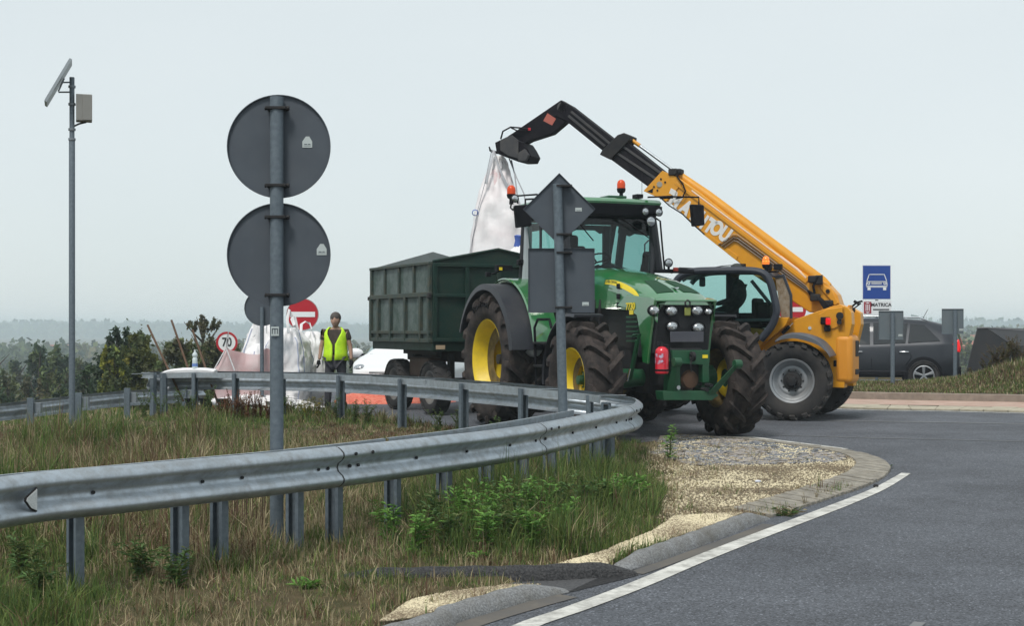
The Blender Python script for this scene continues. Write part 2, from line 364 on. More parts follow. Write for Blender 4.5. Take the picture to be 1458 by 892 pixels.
# paver nose: each block a slab in one strip, joints modelled
def pavers(name, pts, w, bl, m, dz=.07, side=1, gap=.02):
    p = spline(pts, .01); N = normals2(p); L = (len(p)-1)*.01; k = 0; b = MB()
    while (k+1)*bl < L:
        i0 = int((k*bl+gap)/.01); i1 = int(((k+1)*bl)/.01); jz = random.uniform(-.006, .006)
        q = []
        for i in (i0, i1):
            for o in (0, -w): q.append((p[i, 0]+N[i, 0]*o*side, p[i, 1]+N[i, 1]*o*side))
        lo = [(x, y, float(base(y))-.05) for x, y in q]; hi = [(x, y, float(base(y))+(dz+jz if j in (1, 3) else .03+jz)) for j, (x, y) in enumerate(q)]
        b.add(lo+hi, [(4, 5, 7, 6), (0, 4, 6, 2), (1, 3, 7, 5), (0, 1, 5, 4), (2, 6, 7, 3)]); k += 1
    return tag(b.build(name, m, smooth=0, bevel=.006, seg=1), kind='structure')
pavers('paver_strip', [G(1098, 738), G(1140, 725), G(1180, 712), G(1225, 697), G(1255, 683.5), G(1267, 672), G(1266, 664), G(1250, 654.5), G(1215, 645.5), G(1150, 636.3), G(1100, 630.3), G(1050, 625.3)], .38, .125, CONC, dz=.065, gap=.03)
# flush edging slabs and dark bitumen berm by the drain
pavers('edging_slabs', [G(985, 742), G(1040, 739), G(1090, 737)], .22, .5, CONC, dz=.03)
BIT = mat('bitumen', (.02, .02, .022), .8, c2=(.05, .05, .052), ns=70, amt=.4, bump=1, bs=50)
kerb('bitumen_berm', [G(470, 832), G(560, 831), G(640, 829), G(760, 827), G(850, 822), G(905, 819)], [(-.065, -.05), (-.06, .06), (-.035, .10), (.015, .105), (.055, .06), (.065, -.04)], BIT, taper=.3, ends=(1, 1))
draped('drain_apron', APR, .004, mat('drain_asphalt', (.05, .05, .055), .85, c2=(.08, .08, .082), ns=40, bump=.6, bs=80), .4)
GRAV = mat('gravel_bed', (.30, .25, .17), .95, c2=(.17, .135, .09), ns=30, amt=.8, dirt=(.11, .09, .055), dirtamt=.9, dscale=1.6, bump=1, bs=60)
_p = spline([G(1098, 738), G(1140, 725), G(1180, 712), G(1225, 697), G(1255, 683.5), G(1267, 672), G(1266, 664), G(1250, 654.5), G(1215, 645.5), G(1150, 636.3), G(1100, 630.3), G(1050, 625.3)], .15); _n = normals2(_p)
INNER = [(p[0]-n[0]*.33, p[1]-n[1]*.33) for p, n in zip(_p, _n)]
GR = {
 'nose': [G(1090, 739)]+INNER+[G(960, 622), G(925, 640), G(915, 668), G(925, 690), G(950, 705), G(935, 752), G(1060, 742)],
 'verge': [G(770, 822), G(860, 796), G(930, 766), G(960, 745), G(1060, 739), G(985, 768), G(880, 803), G(860, 818)],
 'near': [G(540, 900), G(585, 868), G(640, 856), G(720, 846), G(770, 845), G(690, 860), G(590, 893)]}
for k, p in GR.items(): draped('gravel', p, .052 if k != 'nose' else .036, GRAV, .5, skirt=.13)
STB = [G(930, 652), G(940, 625), G(1000, 624), G(1100, 634), G(1160, 641), G(1200, 650), G(1205, 660), G(1170, 664), G(1060, 668), G(985, 668)]
draped('stone_bed', STB, .042, mat('mortar', (.2, .17, .14), .95, c2=(.12, .11, .10), ns=20), .5)
def scatter_poly(poly, n):
    xs = [p[0] for p in poly]; ys = [p[1] for p in poly]; o = np.zeros((0, 2))
    while len(o) < n:
        q = np.stack([rng.uniform(min(xs), max(xs), n*2), rng.uniform(min(ys), max(ys), n*2)], 1); o = np.r_[o, q[inside(poly, q[:, 0], q[:, 1])]]
    return o[:n]
def stones(name, P2, size, flat, colA, colB, dz):
    n = len(P2); u = np.array([[1, 0, 0], [.3, .9, 0], [-.8, .6, 0], [-.9, -.5, 0], [.2, -1, 0], [0, 0, 1], [0, 0, -1]]) 
    s = size*rng.uniform(.5, 1.4, (n, 1, 1))*np.array([1, .75, flat])*rng.uniform(.75, 1.25, (n, 1, 3)); a = rng.uniform(0, 6.3, n)
    v = u[None]*s; c, q = np.cos(a)[:, None], np.sin(a)[:, None]
    v = np.stack([v[..., 0]*c-v[..., 1]*q, v[..., 0]*q+v[..., 1]*c, v[..., 2]+v[..., 0]*rng.uniform(-.12, .12, (n, 1))], -1)
    z = base(P2[:, 1])+dz; v += np.stack([P2[:, 0], P2[:, 1], z], -1)[:, None]
    f = np.array([[i, (i+1) % 5, 5] for i in range(5)]+[[(i+1) % 5, i, 6] for i in range(5)]); Fc = (f[None]+7*np.arange(n)[:, None, None]).reshape(-1, 3)
    t = np.clip(rng.uniform(0, 1, (n, 1, 1))+(np.array([noise.noise(Vector((x*1.6, y*1.6, 2))) for x, y in P2])*1.3)[:, None, None], 0, 1); c = (np.array(colA)*(1-t)+np.array(colB)*t)*np.ones((n, 7, 1))
    return tag(fast(name, v.reshape(-1, 3), Fc, mat('stone_'+name, attr='Col', r=.9), colr=c.reshape(-1, 3)), kind='stuff')
pts = np.concatenate([scatter_poly(GR['nose'], 15000), scatter_poly(GR['verge'], 9000), scatter_poly(GR['near'], 4000)])
stones('pebbles', pts, .0145, .6, (.66, .58, .40), (.20, .155, .10), np.r_[np.full(15000, .040), np.full(13000, .056)])
_f = scatter_poly(STB, 1100); _f = _f[inside(GR['nose'], _f[:, 0], _f[:, 1])]
stones('flagstones', _f, .075, .10, (.15, .165, .19), (.33, .30, .28), .042)
# far side: buff blocks, pink strip, kerb
BUFF = mat('buff_block', (.36, .32, .24), .85, c2=(.44, .40, .31), ns=8, dirt=(.2, .18, .13), dirtamt=.5)
pavers('paver_strip', [(4.9, 27.9), G(1225, 583), G(1340, 585), G(1458, 588), G(1600, 592.5)], 1.1, .42, BUFF, dz=.035, side=1, gap=.015)
P4 = [(4.9, 28.9), G(1225, 579), G(1340, 581), G(1458, 584), G(1600, 588), G(1600, 578), G(1458, 575.5), G(1340, 573.8), G(1225, 571.5), (4.9, 31.0)]
draped('pink_paving', P4, .04, mat('pink_paving', (.40, .26, .21), .9, c2=(.46, .33, .27), ns=4, dirt=(.25, .2, .14), dirtamt=.5), .6)
KL = [(3.6, 31.6), (4.9, 30.8), G(1225, 571.5), G(1340, 573.8), G(1458, 576), G(1600, 579), G(1900, 586)]
KL = [tuple(p) for p in KL]
def blockkerb():
    p = spline(KL, .02); N = normals2(p); b = MB(); k = 0
    while (k+1)*15 < len(p)-1:
        i0 = k*15; i1 = k*15+15; q = []
        for i in (i0, i1):
            for o in (0, -.16): q.append((p[i, 0]+N[i, 0]*o*1, p[i, 1]+N[i, 1]*o*1))
        b.add([(x, y, .2) for x, y in q]+[(x, y, .28+.185) for x, y in q], [(4, 5, 7, 6), (0, 4, 6, 2), (1, 3, 7, 5), (0, 1, 5, 4), (2, 6, 7, 3)]); k += 1
    tag(b.build('kerb', mat('kerb_block', (.22, .18, .15), .85, c2=(.30, .25, .205), ns=10, dirt=(.12, .1, .08), dirtamt=.5), smooth=0, bevel=.012), kind='structure')
blockkerb()
# grass mound behind the far kerb
kp = spline(KL, .25)
def mound_h(X, dd):
    cr = np.interp(X, [4, 7, 8, 9, 10, 10.8, 11.6, 13, 18, 40], [.06, .08, .10, .14, .26, .42, .58, .70, .8, .8]); wd = 4.2+2.5*ss(9.8, 11.5, X)
    return .17+cr*ss(0, 2.6, dd)*(1-ss(wd-1.4, wd, dd))-.5*ss(wd-.5, wd, dd)
mv = []; nd = 26
for i in range(len(kp)):
    for j in range(nd):
        dd = .12+j*.28; x, y = kp[i, 0]+.02*dd, kp[i, 1]+dd
        mv.append((x, y, .28+float(mound_h(x, dd))+.05*noise.noise(Vector((x*.9, y*.9, 3)))))
mi = np.arange(len(kp)*nd).reshape(len(kp), nd); MQ = np.stack([mi[:-1, :-1], mi[1:, :-1], mi[1:, 1:], mi[:-1, 1:]], -1).reshape(-1, 4)
tag(fast('grass_mound', mv, MQ, SOIL), kind='structure')
def moundz(x, y):
    yk = np.interp(x, kp[:, 0], kp[:, 1]); return .28+mound_h(x, y-yk)
# haze box round everything
hz = MB(); hz.box((0, 1600, -9), (6400, 3900, 42)); ho = hz.build('haze', mat('haze'), smooth=0); tag(ho, kind='stuff')
hm = MATS['haze']; hn = hm.node_tree; hn.nodes.remove(hn.nodes['Principled BSDF']); pv = hn.nodes.new('ShaderNodeVolumePrincipled')
pv.inputs['Color'].default_value = (.80, .93, 1.0, 1); pv.inputs['Density'].default_value = .0007; pv.inputs['Anisotropy'].default_value = .0
hn.links.new(pv.outputs[0], hn.nodes['Material Output'].inputs['Volume'])
# ---------------------------------------------------------------- guardrail
# path of the beam: x, y, top height
def RP(x, y, D): p = W(x, y, D); return (p.x, p.y, p.z)
RW = [(-2.9*1.25, 6.6, .88), RP(0, 679.6, 8.6), RP(200, 661, 9.4), RP(440, 640, 10.6), RP(600, 623.8, 11.75), RP(750, 605.6, 13.2), RP(885, 580, 16.1), RP(904, 574, 16.9),
      RP(901, 567, 17.55), RP(868, 561, 17.95), RP(800, 553, 18.2), RP(743, 547, 18.75), RP(660, 541, 20.0), RP(600, 537, 21.1), RP(485, 531.5, 22.9), RP(400, 530, 23.7), RP(300, 529, 24.4), RP(240, 529.5, 24.5), RP(212, 529.5, 24.35)]
rw = spline(RW, .05)
NCAP = 12; _t = rw[-1]-rw[-2]; _t[2] = 0; _t /= np.linalg.norm(_t); _n = np.array([_t[1], -_t[0], 0]); _a = np.linspace(0, math.radians(165), NCAP+1)[1:, None]
rw = np.r_[rw, rw[-1]+_t*.20*np.sin(_a)-_n*.20*(1-np.cos(_a))]; RN = normals2(rw)
for _ in range(2): RN[1:-1] = (RN[:-2]+RN[1:-1]+RN[2:])/3
WP = [(0, 0), (.022, -.004), (.052, -.022), (.078, -.045), (.082, -.07), (.066, -.095), (.024, -.125), (.012, -.155), (.024, -.185), (.066, -.215), (.082, -.24), (.078, -.265), (.052, -.288), (.022, -.306), (0, -.31)]
WPb = WP+[(o-.005, u) for o, u in WP[::-1]]
def offs(p, n, d, dz=0): return np.c_[p[:, 0]+n[:, 0]*d, p[:, 1]+n[:, 1]*d, p[:, 2]+dz]
def flatpath(x, y, th): return 0
rail = thing('guardrail', 'double-sided grey steel guardrail looping round in front of the tractor, beam on the outside', 'guardrail', loc=(0, 0, 0))
# joints where the photo shows them
def s_at(px, half):
    u = CX+F*rw[:, 0]/rw[:, 1]; tip = int(np.argmax(u)); rng_ = range(0, tip) if half == 0 else range(tip, len(u))
    return min(rng_, key=lambda i: abs(u[i]-px))
js = [0, s_at(441, 0), s_at(751, 0), s_at(884, 0), s_at(760, 1), s_at(565, 1), s_at(330, 1), len(rw)-1-NCAP]
for k in range(len(js)-1):
    a, b_ = js[k], js[k+1]
    # each beam laps 6 mm over the next one's end
    e = min(len(rw)-1-NCAP, b_+6); seg = rw[a:e+1].copy(); n = RN[a:e+1]; o = np.interp(np.arange(len(seg)), [0, len(seg)-7, len(seg)-6, len(seg)], [0.0, 0.002, .007, .008])
    seg[:, 0] += n[:, 0]*o; seg[:, 1] += n[:, 1]*o
    bb = MB(); sweep(bb, seg, WPb, nrm=n); bb.build('beam', GALV, rail, smooth=50)
def bolt(b, i, up, r=.014):
    p = rw[i]; n = RN[i]; off = .03 if abs(up+.155) < .03 else .09
    b.cyl((p[0], p[1], p[2]+up), (p[0]+n[0]*off, p[1]+n[1]*off, p[2]+up), r, n=8)
for k in js[1:4]:
    for d, up in ((8, -.06), (12, -.06), (8, -.155), (3, -.155)):
        bb = MB(); bolt(bb, max(0, k+d), up); bb.build('bolt', DARK, rail)
SEAM = mat('seam_dark', (.03, .03, .03), .9)  # narrow dark strip drawn along each beam joint
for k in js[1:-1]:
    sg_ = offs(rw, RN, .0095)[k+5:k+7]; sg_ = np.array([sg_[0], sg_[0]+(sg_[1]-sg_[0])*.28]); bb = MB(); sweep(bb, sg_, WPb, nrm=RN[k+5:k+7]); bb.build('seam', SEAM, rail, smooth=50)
# C strip on the post line
co = offs(rw, RN, -.40, 0)
e0, e1 = 0, s_at(835, 1)
st_ = co[s_at(840, 0):s_at(836, 1)]
CP = [(0, -.012), (.03, -.012), (.03, -.018), (.006, -.018), (.006, -.095), (.03, -.095), (.03, -.10), (0, -.10)]
CP = [(o-.04, u) for o, u in CP]
for a, b_ in ((0, s_at(600, 0)), (s_at(600, 0), s_at(862, 0))):
    bb = MB(); q = offs(rw, RN, -.34, 0); q[:, 2] += np.interp(np.arange(len(q)), [0, s_at(440, 0), s_at(750, 0), len(q)], [-.03, -.016, .012, .012]); q = q[a:b_]; sweep(bb, q, [(-o-.03, u) for o, u in CP][::-1], nrm=RN[a:b_]); bb.build('rear_strip', GALV, rail, smooth=40)
a = s_at(800, 1); b_ = s_at(560, 1)
for a, b_ in ((s_at(838, 1), s_at(640, 1)), (s_at(640, 1), s_at(420, 1)), (s_at(420, 1), len(rw)-1-NCAP)):
    bb = MB(); q = offs(rw, RN, -.36)[a:b_]; n = RN[a:b_]
    if a == s_at(838, 1):
        # curled end of the strip
        t = np.linspace(0, 1, 8)[1:, None]; d = (q[0]-q[3]); d /= np.linalg.norm(d); nn = np.r_[n[0], 0.]
        curl = q[0]+d*.32*t-nn*.22*t**2; q = np.r_[curl[::-1], q]; n = np.r_[np.repeat(n[:1], 7, 0), n]
    sweep(bb, q, [(o+.02, u) for o, u in CP], nrm=n); bb.build('rear_strip', GALV, rail, smooth=40)
# posts: an open C section, spacer arm, both on the post line
def post(i, name='post', d=-.22, w=.13, sg0=1):
    p = rw[i]; n = RN[i]; x, y = p[0]+n[0]*d, p[1]+n[1]*d; z0 = T(x, y)-.15; z1 = p[2]-.02-(.0 if d < -.3 else .03)
    prof = [(-w/2, .03), (-w/2, -.03), (w/2, -.03), (w/2, .03), (w/2-.03, .03), (w/2-.03, .024), (w/2-.007, .024), (w/2-.007, -.022), (-w/2+.007, -.022), (-w/2+.007, .024), (-w/2+.03, .024), (-w/2+.03, .03)]
    t = Vector((-n[1], n[0])); b = MB(); cs = []
    # section turned so its open side looks to the road; lie along the rail
    for z in (z0, z1): cs.append([(x+n[0]*a_-t.x*c_*sg0, y+n[1]*a_-t.y*c_*sg0, z) for a_, c_ in prof])
    b.rings(cs); o = b.build(name, ZINC, rail, smooth=0); return o
near = [109, 253, 315, 420, 474, 558, 630, 693, 742, 784, 818, 847, 866]
for px_ in near:
    u = CX+F*(rw[:, 0]-RN[:, 0]*.22)/(rw[:, 1]-RN[:, 1]*.22); tip = int(np.argmax(u)); i = min(range(0, tip), key=lambda j: abs(u[j]-px_)); post(i)
    p = rw[i]; n = RN[i]; b = MB(); b.box((p[0]-n[0]*.17, p[1]-n[1]*.17, p[2]-.06), (.30, .05, .006), rot=Matrix.Rotation(math.atan2(n[1], n[0]), 3, 'Z')); b.build('spacer', GALVD, rail, smooth=0)
    b = MB(); bolt(b, i, -.155, .012); b.build('bolt', DARK, rail)
for px_ in [890, 840, 743, 660, 572, 485, 403, 337, 279, 232, 214]:
    d = -.36; u = CX+F*(rw[:, 0]+RN[:, 0]*d)/(rw[:, 1]+RN[:, 1]*d); tip = int(np.argmax(u)); i = min(range(tip, len(u)), key=lambda j: abs(u[j]-px_)); post(i, d=d, w=.12, sg0=1)
    p = rw[i]; n = RN[i]; b = MB(); a_ = math.atan2(n[1], n[0])
    q0 = Vector((p[0]-n[0]*.33, p[1]-n[1]*.33, p[2]-.03)); tt = Vector((-n[1], n[0], 0)); q1 = Vector((p[0]-n[0]*.005, p[1]-n[1]*.005, p[2]-.03))-tt*.35
    b.tube([q0, q1], .022, 4, flat=.3); b.build('spacer', GALVD, rail, smooth=0)
    b = MB(); b.cyl((p[0]-n[0]*.34, p[1]-n[1]*.34, p[2]-.055), (p[0]-n[0]*.40, p[1]-n[1]*.40, p[2]-.055), .013, n=8); b.build('bolt', DARK, rail)
q = rw[-NCAP-1:]; b = MB(); sweep(b, q, CP, nrm=RN[-NCAP-1:]); b.build('rear_strip', GALV, rail, smooth=40)
for di in (-NCAP+1, -NCAP-6): post(len(rw)-1+di, d=-.2, w=.11)
# reflector plate on the near end
i = s_at(33, 0); p = rw[i]; n = RN[i]; t = Vector((-n[1], n[0], 0))
o = Vector((p[0]+n[0]*.075, p[1]+n[1]*.075, p[2]-.155))
def plate(b, poly, d0, d1):
    b.prism([(q[0], q[1]) for q in poly], d0, d1, 2); b.v = [o+t*v[0]+Vector((0, 0, v[1]))+Vector((n[0], n[1], 0))*v[2] for v in b.v]
b = MB(); plate(b, [(-.04, -.005), (.03, .058), (.03, -.062), (-.01, -.05)], 0, .012)
b.v = [Vector(v) for v in b.v]; b = MB(); plate(b, [(.045, .075), (.045, -.075), (-.005, -.055), (-.05, .0), (-.045, .02)], .0, .012); b.build('reflector', DARK, rail, smooth=0)
b = MB(); plate(b, [(.04, .065), (.04, -.065), (-.004, -.046), (-.042, .0), (-.036, .017)], .013, .017); b.build('reflector', mat('reflector_face', (.5, .52, .52), .3, c2=(.62, .64, .64), ns=90), rail, smooth=0)

# lower guardrail on the slip road, far left
gl = [RP(-90, 583, 24.2), RP(0, 576, 25.5), RP(47, 571.5, 26.2), RP(113, 564, 27.4), RP(185, 557, 28.8), RP(250, 554, 30), RP(300, 553, 31.0)]
gp = spline(gl, .12); gn = -normals2(gp); gr2 = thing('guardrail', 'plain grey guardrail on the lower slip road beyond the grass bank, far left', 'guardrail')
b = MB(); sweep(b, offs(gp, gn, .12), WPb, nrm=gn); b.build('beam', GALV, gr2, smooth=50)
for x in (-20, 47, 113, 185, 262):
    i = int(np.argmin(abs(CX+F*gp[:, 0]/gp[:, 1]-x))); p = gp[i]; b = MB(); b.box((p[0], p[1]-.06, p[2]-.40), (.11, .07, .92)); b.build('post', ZINC, gr2, smooth=0)
    b = MB(); b.box((p[0]+.10, p[1]+.03, p[2]-.13), (.14, .12, .2)); b.build('spacer', GALVD, gr2, smooth=0)

# ---------------------------------------------------------------- signs seen from behind
STICK = mat('sticker', (.45, .5, .5), .4)
def clamp(f, z, r, w, parent):
    b = MB(); b.box((0, -.0, z), (w, r*2+.02, .022)); b.cyl((-w/2, -.01, z), (-w/2-.012, -.01, z), .016, n=8); b.cyl((w/2, -.01, z), (w/2+.02, -.01, z), .018, n=8); b.build('clamp', DARK, parent, smooth=0, bevel=.003)
def disc(r, n=64): return [(r*math.cos(2*math.pi*k/n), r*math.sin(2*math.pi*k/n)) for k in range(n)]
def signback(name, c, poly, parent, y0=.055, m=SIGNBACK, lip=.02, face=None):
    b = MB(); b.prism([(c[0]+p[0], c[1]+p[1]) for p in poly], y0, y0+.006, 1); o = b.build(name, m, parent, smooth=0)
    # folded rim
    n = len(poly); q = [(c[0]+p[0], c[1]+p[1]) for p in poly]; q2 = [(c[0]+p[0]*.985, c[1]+p[1]*.985) for p in poly]; b = MB()
    vs = [(x, yy, z) for (qq, yy) in ((q, y0+.006), (q, y0-lip), (q2, y0-lip), (q2, y0)) for x, z in qq]
    b.add(vs, [(k*n+i, k*n+(i+1) % n, (k+1)*n+(i+1) % n, (k+1)*n+i) for k in range(3) for i in range(n)]); b.build('rim', m, o, smooth=0)
    b = MB(); b.prism([(c[0]+p[0]*.99, c[1]+p[1]*.99) for p in poly], y0+.007, y0+.009, 1); b.build('sign_face', face or WHITEP, o, smooth=0); return o
def sticker(x, z, w, h, parent, hood=True):
    b = MB(); pts = [(x-w/2, z-h/2), (x+w/2, z-h/2), (x+w/2, z+h*.05), (x+w*.2, z+h/2), (x-w*.15, z+h/2), (x-w/2, z+h*.05)] if hood else [(x-w/2, z-h/2), (x+w/2, z-h/2), (x+w/2, z+h/2), (x-w/2, z+h/2)]
    b.prism(pts, .051, .0535, 1); s = b.build('sticker', STICK, parent, smooth=0)
    b = MB(); b.box((x-w*.16, .0505, z-h*.2), (w*.3, .002, h*.07)); b.box((x+w*.2, .0505, z-h*.2), (w*.25, .002, h*.07)); b.box((x, .0505, z-h*.34), (w*.75, .002, h*.03)); b.build('print', SIGNBACK, s, smooth=0)
D1 = 10.95; S1 = F/D1; x1 = (394-CX)/F*D1; g1 = T(x1, D1)
sg = thing('road_sign', 'tall grey post with two big round signs one above the other, seen from behind', 'road sign', loc=(x1, D1, g1))
zz = lambda y, D, g: EYE-(y-HY)/F*D-g
b = MB(); b.tube([(0, 0, -.3), (0, 0, zz(138, D1, g1))], .0515, 24); b.build('pole', ZINC, sg, smooth=60)
for cy in (207.5, 362.5):
    z = zz(cy, D1, g1); o = signback('sign_plate', (.008, z), disc(.395), sg)
    for dy in (-53, 57) if cy < 300 else (-53, 58): clamp(0, zz(cy+dy, D1, g1), .05, .155, sg)
sticker(.225, zz(201, D1, g1), .075, .085, sg); sticker(.335, zz(355, D1, g1), .075, .085, sg)
# small square sticker low on the pole
b = MB(); b.prism([(-.03, -.035), (.03, -.035), (.03, .035), (-.03, .035)], -.058, -.054, 1); b.v = [(v[0]-.004, v[1], v[2]+zz(472, D1, g1)) for v in b.v]; k = b.build('sticker', STICK, sg, smooth=0)
b = MB(); z = zz(472, D1, g1)
for x_ in (-.02, 0, .02): b.box((x_-.004, -.0595, z-.002), (.006, .002, .036))
b.box((-.004, -.0595, z+.018), (.046, .002, .007)); b.prism([(-.018, z+.037), (.01, z+.037), (-.004, z+.05)], -.0595, -.0575, 1); b.prism([(-.018, z-.037), (.01, z-.037), (-.004, z-.05)], -.0595, -.0575, 1); b.build('print', SIGNBACK, k, smooth=0)
D2 = 15.4; x2 = (802-CX)/F*D2; g2 = T(x2, D2)
sg = thing('road_sign', 'grey post with diamond sign above square plate, backs to us, in front of the tractor', 'road sign', loc=(x2, D2, g2))
lean = -6/F*D2
ztop = zz(262, D2, g2); b = MB(); b.tube([(.02, 0, -.3), (lean*1.4, 0, ztop)], .05, 20); b.build('pole', ZINC, sg, smooth=60)
r_ = .388; z = zz(297.5, D2, g2); signback('sign_plate', ((796.5-802)/F*D2, z), [(0, -r_), (r_, 0), (0, r_), (-r_, 0)], sg)
z = zz(399.5, D2, g2); hw, hh = 47.5/F*D2, 46/F*D2; signback('sign_plate', (-2.5/F*D2, z), [(-hw, -hh), (hw, -hh), (hw, hh), (-hw, hh)], sg)
for y in (265, 334, 360, 438): clamp(0, zz(y, D2, g2), .05, .15, sg)
sticker(22/F*D2, zz(298, D2, g2), .07, .04, sg, False); sticker(32/F*D2, zz(433, D2, g2), .07, .04, sg, False)
def small_sign(label, x, D, y0, y1, xa, xb, ya, yb, tilt=0, st=None):
    X = (x-CX)/F*D; g = moundz(X, D) if D > 29 else T(X, D); g = float(g)
    e = thing('road_sign', label, 'road sign', loc=(X, D, g), rz=math.radians(tilt))
    b = MB(); b.tube([(0, 0, -.4), (0, 0, zz(y0, D, g))], .045 if D > 25 else .05, 14); b.build('pole', ZINC, e, smooth=60)
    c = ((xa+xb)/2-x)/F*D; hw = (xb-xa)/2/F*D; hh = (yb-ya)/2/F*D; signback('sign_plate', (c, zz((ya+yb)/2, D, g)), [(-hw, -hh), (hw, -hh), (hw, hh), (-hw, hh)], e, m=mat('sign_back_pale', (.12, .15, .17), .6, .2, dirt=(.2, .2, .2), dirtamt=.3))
    if st: sticker((st[0]-x)/F*D, zz(st[1], D, g), .09, .05, e, False)
small_sign('small square sign from behind on a short post beside the dark car', 1271, 31.3, 446, 540, 1252, 1287, 443, 484, 0, (1283, 478))
small_sign('small sign plate from behind, turned slightly, behind the tail of the dark car', 1360, 32.5, 442, 545, 1342, 1372, 440, 476, -8, (1369, 470))
# blue expressway sign, faces us
D3 = 37.0; x3 = (1249-CX)/F*D3; g3 = T(x3, D3)
sb = thing('road_sign', 'blue sign with white car symbol over a small white plate reading MATRICA', 'road sign', loc=(x3, D3, g3))
BLUE = mat('sign_blue', (.01, .055, .28), .4); BLUEW = mat('sign_white', (.75, .77, .78), .45)
zc = lambda y: zz(y, D3, g3); xc = lambda x: (x-1249)/F*D3
def pq(pts): return [(xc(x), zc(y)) for x, y in pts]
b = MB(); b.tube([(0, .06, -.3), (0, .06, zc(380))], .04, 12); b.build('pole', ZINC, sb)
b = MB(); b.prism(pq([(1227.7, 377.5), (1268.7, 377.5), (1268.7, 427), (1227.7, 427)]), 0, .012, 1); pl = b.build('sign_plate', BLUEW, sb, smooth=0)
b = MB(); b.prism(pq([(1228.7, 378.5), (1267.7, 378.5), (1267.7, 426), (1228.7, 426)]), -.004, -.001, 1); b.build('blue_panel', BLUE, pl, smooth=0)
sym = MB()
def outl(pts, wd):
    q = pq(pts); n = len(q); w_ = wd/F*D3
    for i in range(n):
        a, c = Vector((q[i][0], -.008, q[i][1])), Vector((q[(i+1) % n][0], -.008, q[(i+1) % n][1])); d = (c-a); L = d.length; a_ = math.atan2(d.z, d.x)
        sym.box((a+c)/2, (L+w_, .004, w_), rot=Matrix.Rotation(-a_, 3, 'Y'))
outl([(1234, 401), (1237.5, 391), (1259, 391), (1262.5, 401)], 1.1); outl([(1234, 401.5), (1262.5, 401.5), (1263, 407.5), (1233.5, 407.5)], 1.1)
outl([(1241, 403), (1255, 403), (1255, 404.6), (1241, 404.6)], .8)
for a in (1236.8, 1259.8): sym.lathe([(.75*1/F*D3*1.4, -.006), (2.2/F*D3, -.006), (2.2/F*D3, -.009), (.75/F*D3*1.4, -.009)], (xc(a), 0, zc(403.6)), (0, 1, 0), 14)
for a in (1237.3, 1259.5): sym.prism(pq([(a-2.2, 409.5), (a+2.2, 409.5), (a+2.2, 413.5), (a-2.2, 413.5)]), -.009, -.005, 1)
sym.prism(pq([(1233.5, 408.6), (1263, 408.6), (1263, 409.6), (1233.5, 409.6)]), -.009, -.0055, 1)
sym.build('car_symbol', BLUEW, pl, smooth=0)
b = MB(); b.prism(pq([(1227.7, 428.5), (1269.2, 428.5), (1269.2, 450), (1227.7, 450)]), 0, .012, 1); pl2 = b.build('name_plate', BLUEW, sb, smooth=0)
b = MB(); b.prism(pq([(1230, 430), (1240.5, 430), (1240.5, 447), (1230, 447)]), -.004, -.001, 1); b.build('logo_panel', mat('logo_red', (.30, .03, .05), .5), pl2, smooth=0)
b = MB()
for a in (1233, 1235.3, 1237.6): b.prism(pq([(a-.5, 434), (a+.5, 434), (a+.5, 443), (a-.5, 443)]), -.008, -.005, 1)
b.prism(pq([(1232, 432.5), (1235.3, 430.8), (1238.6, 432.5)]), -.008, -.005, 1); b.prism(pq([(1232, 444.5), (1235.3, 446.3), (1238.6, 444.5)]), -.008, -.005, 1); b.build('logo', BLUEW, pl2, smooth=0)
INK = mat('ink', (.02, .02, .025), .6)
text('MATRICA', .125, INK, pl2, 'lettering', basis((xc(1254.7), -.003, zc(434.5)), (1, 0, 0), (0, 0, 1)) @ Matrix.Scale(.98, 4, (1, 0, 0)) @ Matrix.Scale(1.0, 4), bold=.003)
b = MB(); b.prism(pq([(1243, 440.2), (1266, 440.2), (1266, 442), (1243, 442)]), -.004, -.001, 1); b.build('lettering', INK, pl2, smooth=0)
# no-entry sign + grey sign back behind it, 70 sign
D4 = 27.6; x4 = (433-CX)/F*D4; g4 = T(x4, D4)
e = thing('road_sign', 'round red no entry sign with white bar half hidden behind the white sacks', 'road sign', loc=(x4, D4, g4)); r = .31
zn = zz(448, D4, g4)
b = MB(); b.tube([(-.1, .05, -.3), (-.1, .05, zn+.2)], .035, 12); b.build('pole', ZINC, e)
b = MB(); b.prism([(p[0]-.03, p[1]+zn) for p in disc(r, 40)], 0, .012, 1); pl = b.build('sign_plate', mat('sign_red', (.42, .008, .02), .4), e, smooth=0)
b = MB(); b.box((-.03, -.004, zn), (.48, .004, .10)); b.build('white_bar', BLUEW, pl, smooth=0)
b = MB(); b.lathe([(r*.96, -.003), (r, -.003), (r, .002), (r*.96, .002)], (-.03, 0, zn), (0, 1, 0), 40, closed=True); b.build('rim', mat('sign_rim', (.35, .3, .3), .5), pl)
D5 = 25.2; x5 = (373-CX)/F*D5; g5 = T(x5, D5)
e = thing('road_sign', 'round sign seen from behind on a short post, peeking from under the big lower disc', 'road sign', loc=(x5, D5, g5)); zn = zz(439, D5, g5)
b = MB(); b.tube([(0, 0, -.3), (0, 0, zn+.02)], .035, 12); b.build('pole', ZINC, e); signback('sign_plate', (0, zn), disc(.315, 40), e, y0=.04)
D6 = 40.; x6 = (323-CX)/F*D6; g6 = T(x6, D6)
e = thing('road_sign', 'round white 70 speed limit sign with a red ring left of the white sacks', 'road sign', loc=(x6, D6, g6)); zn = zz(488, D6, g6); r = .30
b = MB(); b.tube([(0, .05, -.3), (0, .05, zn+.2)], .035, 12); b.build('pole', ZINC, e)
b = MB(); b.prism([(p[0], p[1]+zn) for p in disc(r, 40)], 0, .012, 1); pl = b.build('sign_plate', BLUEW, e, smooth=0)
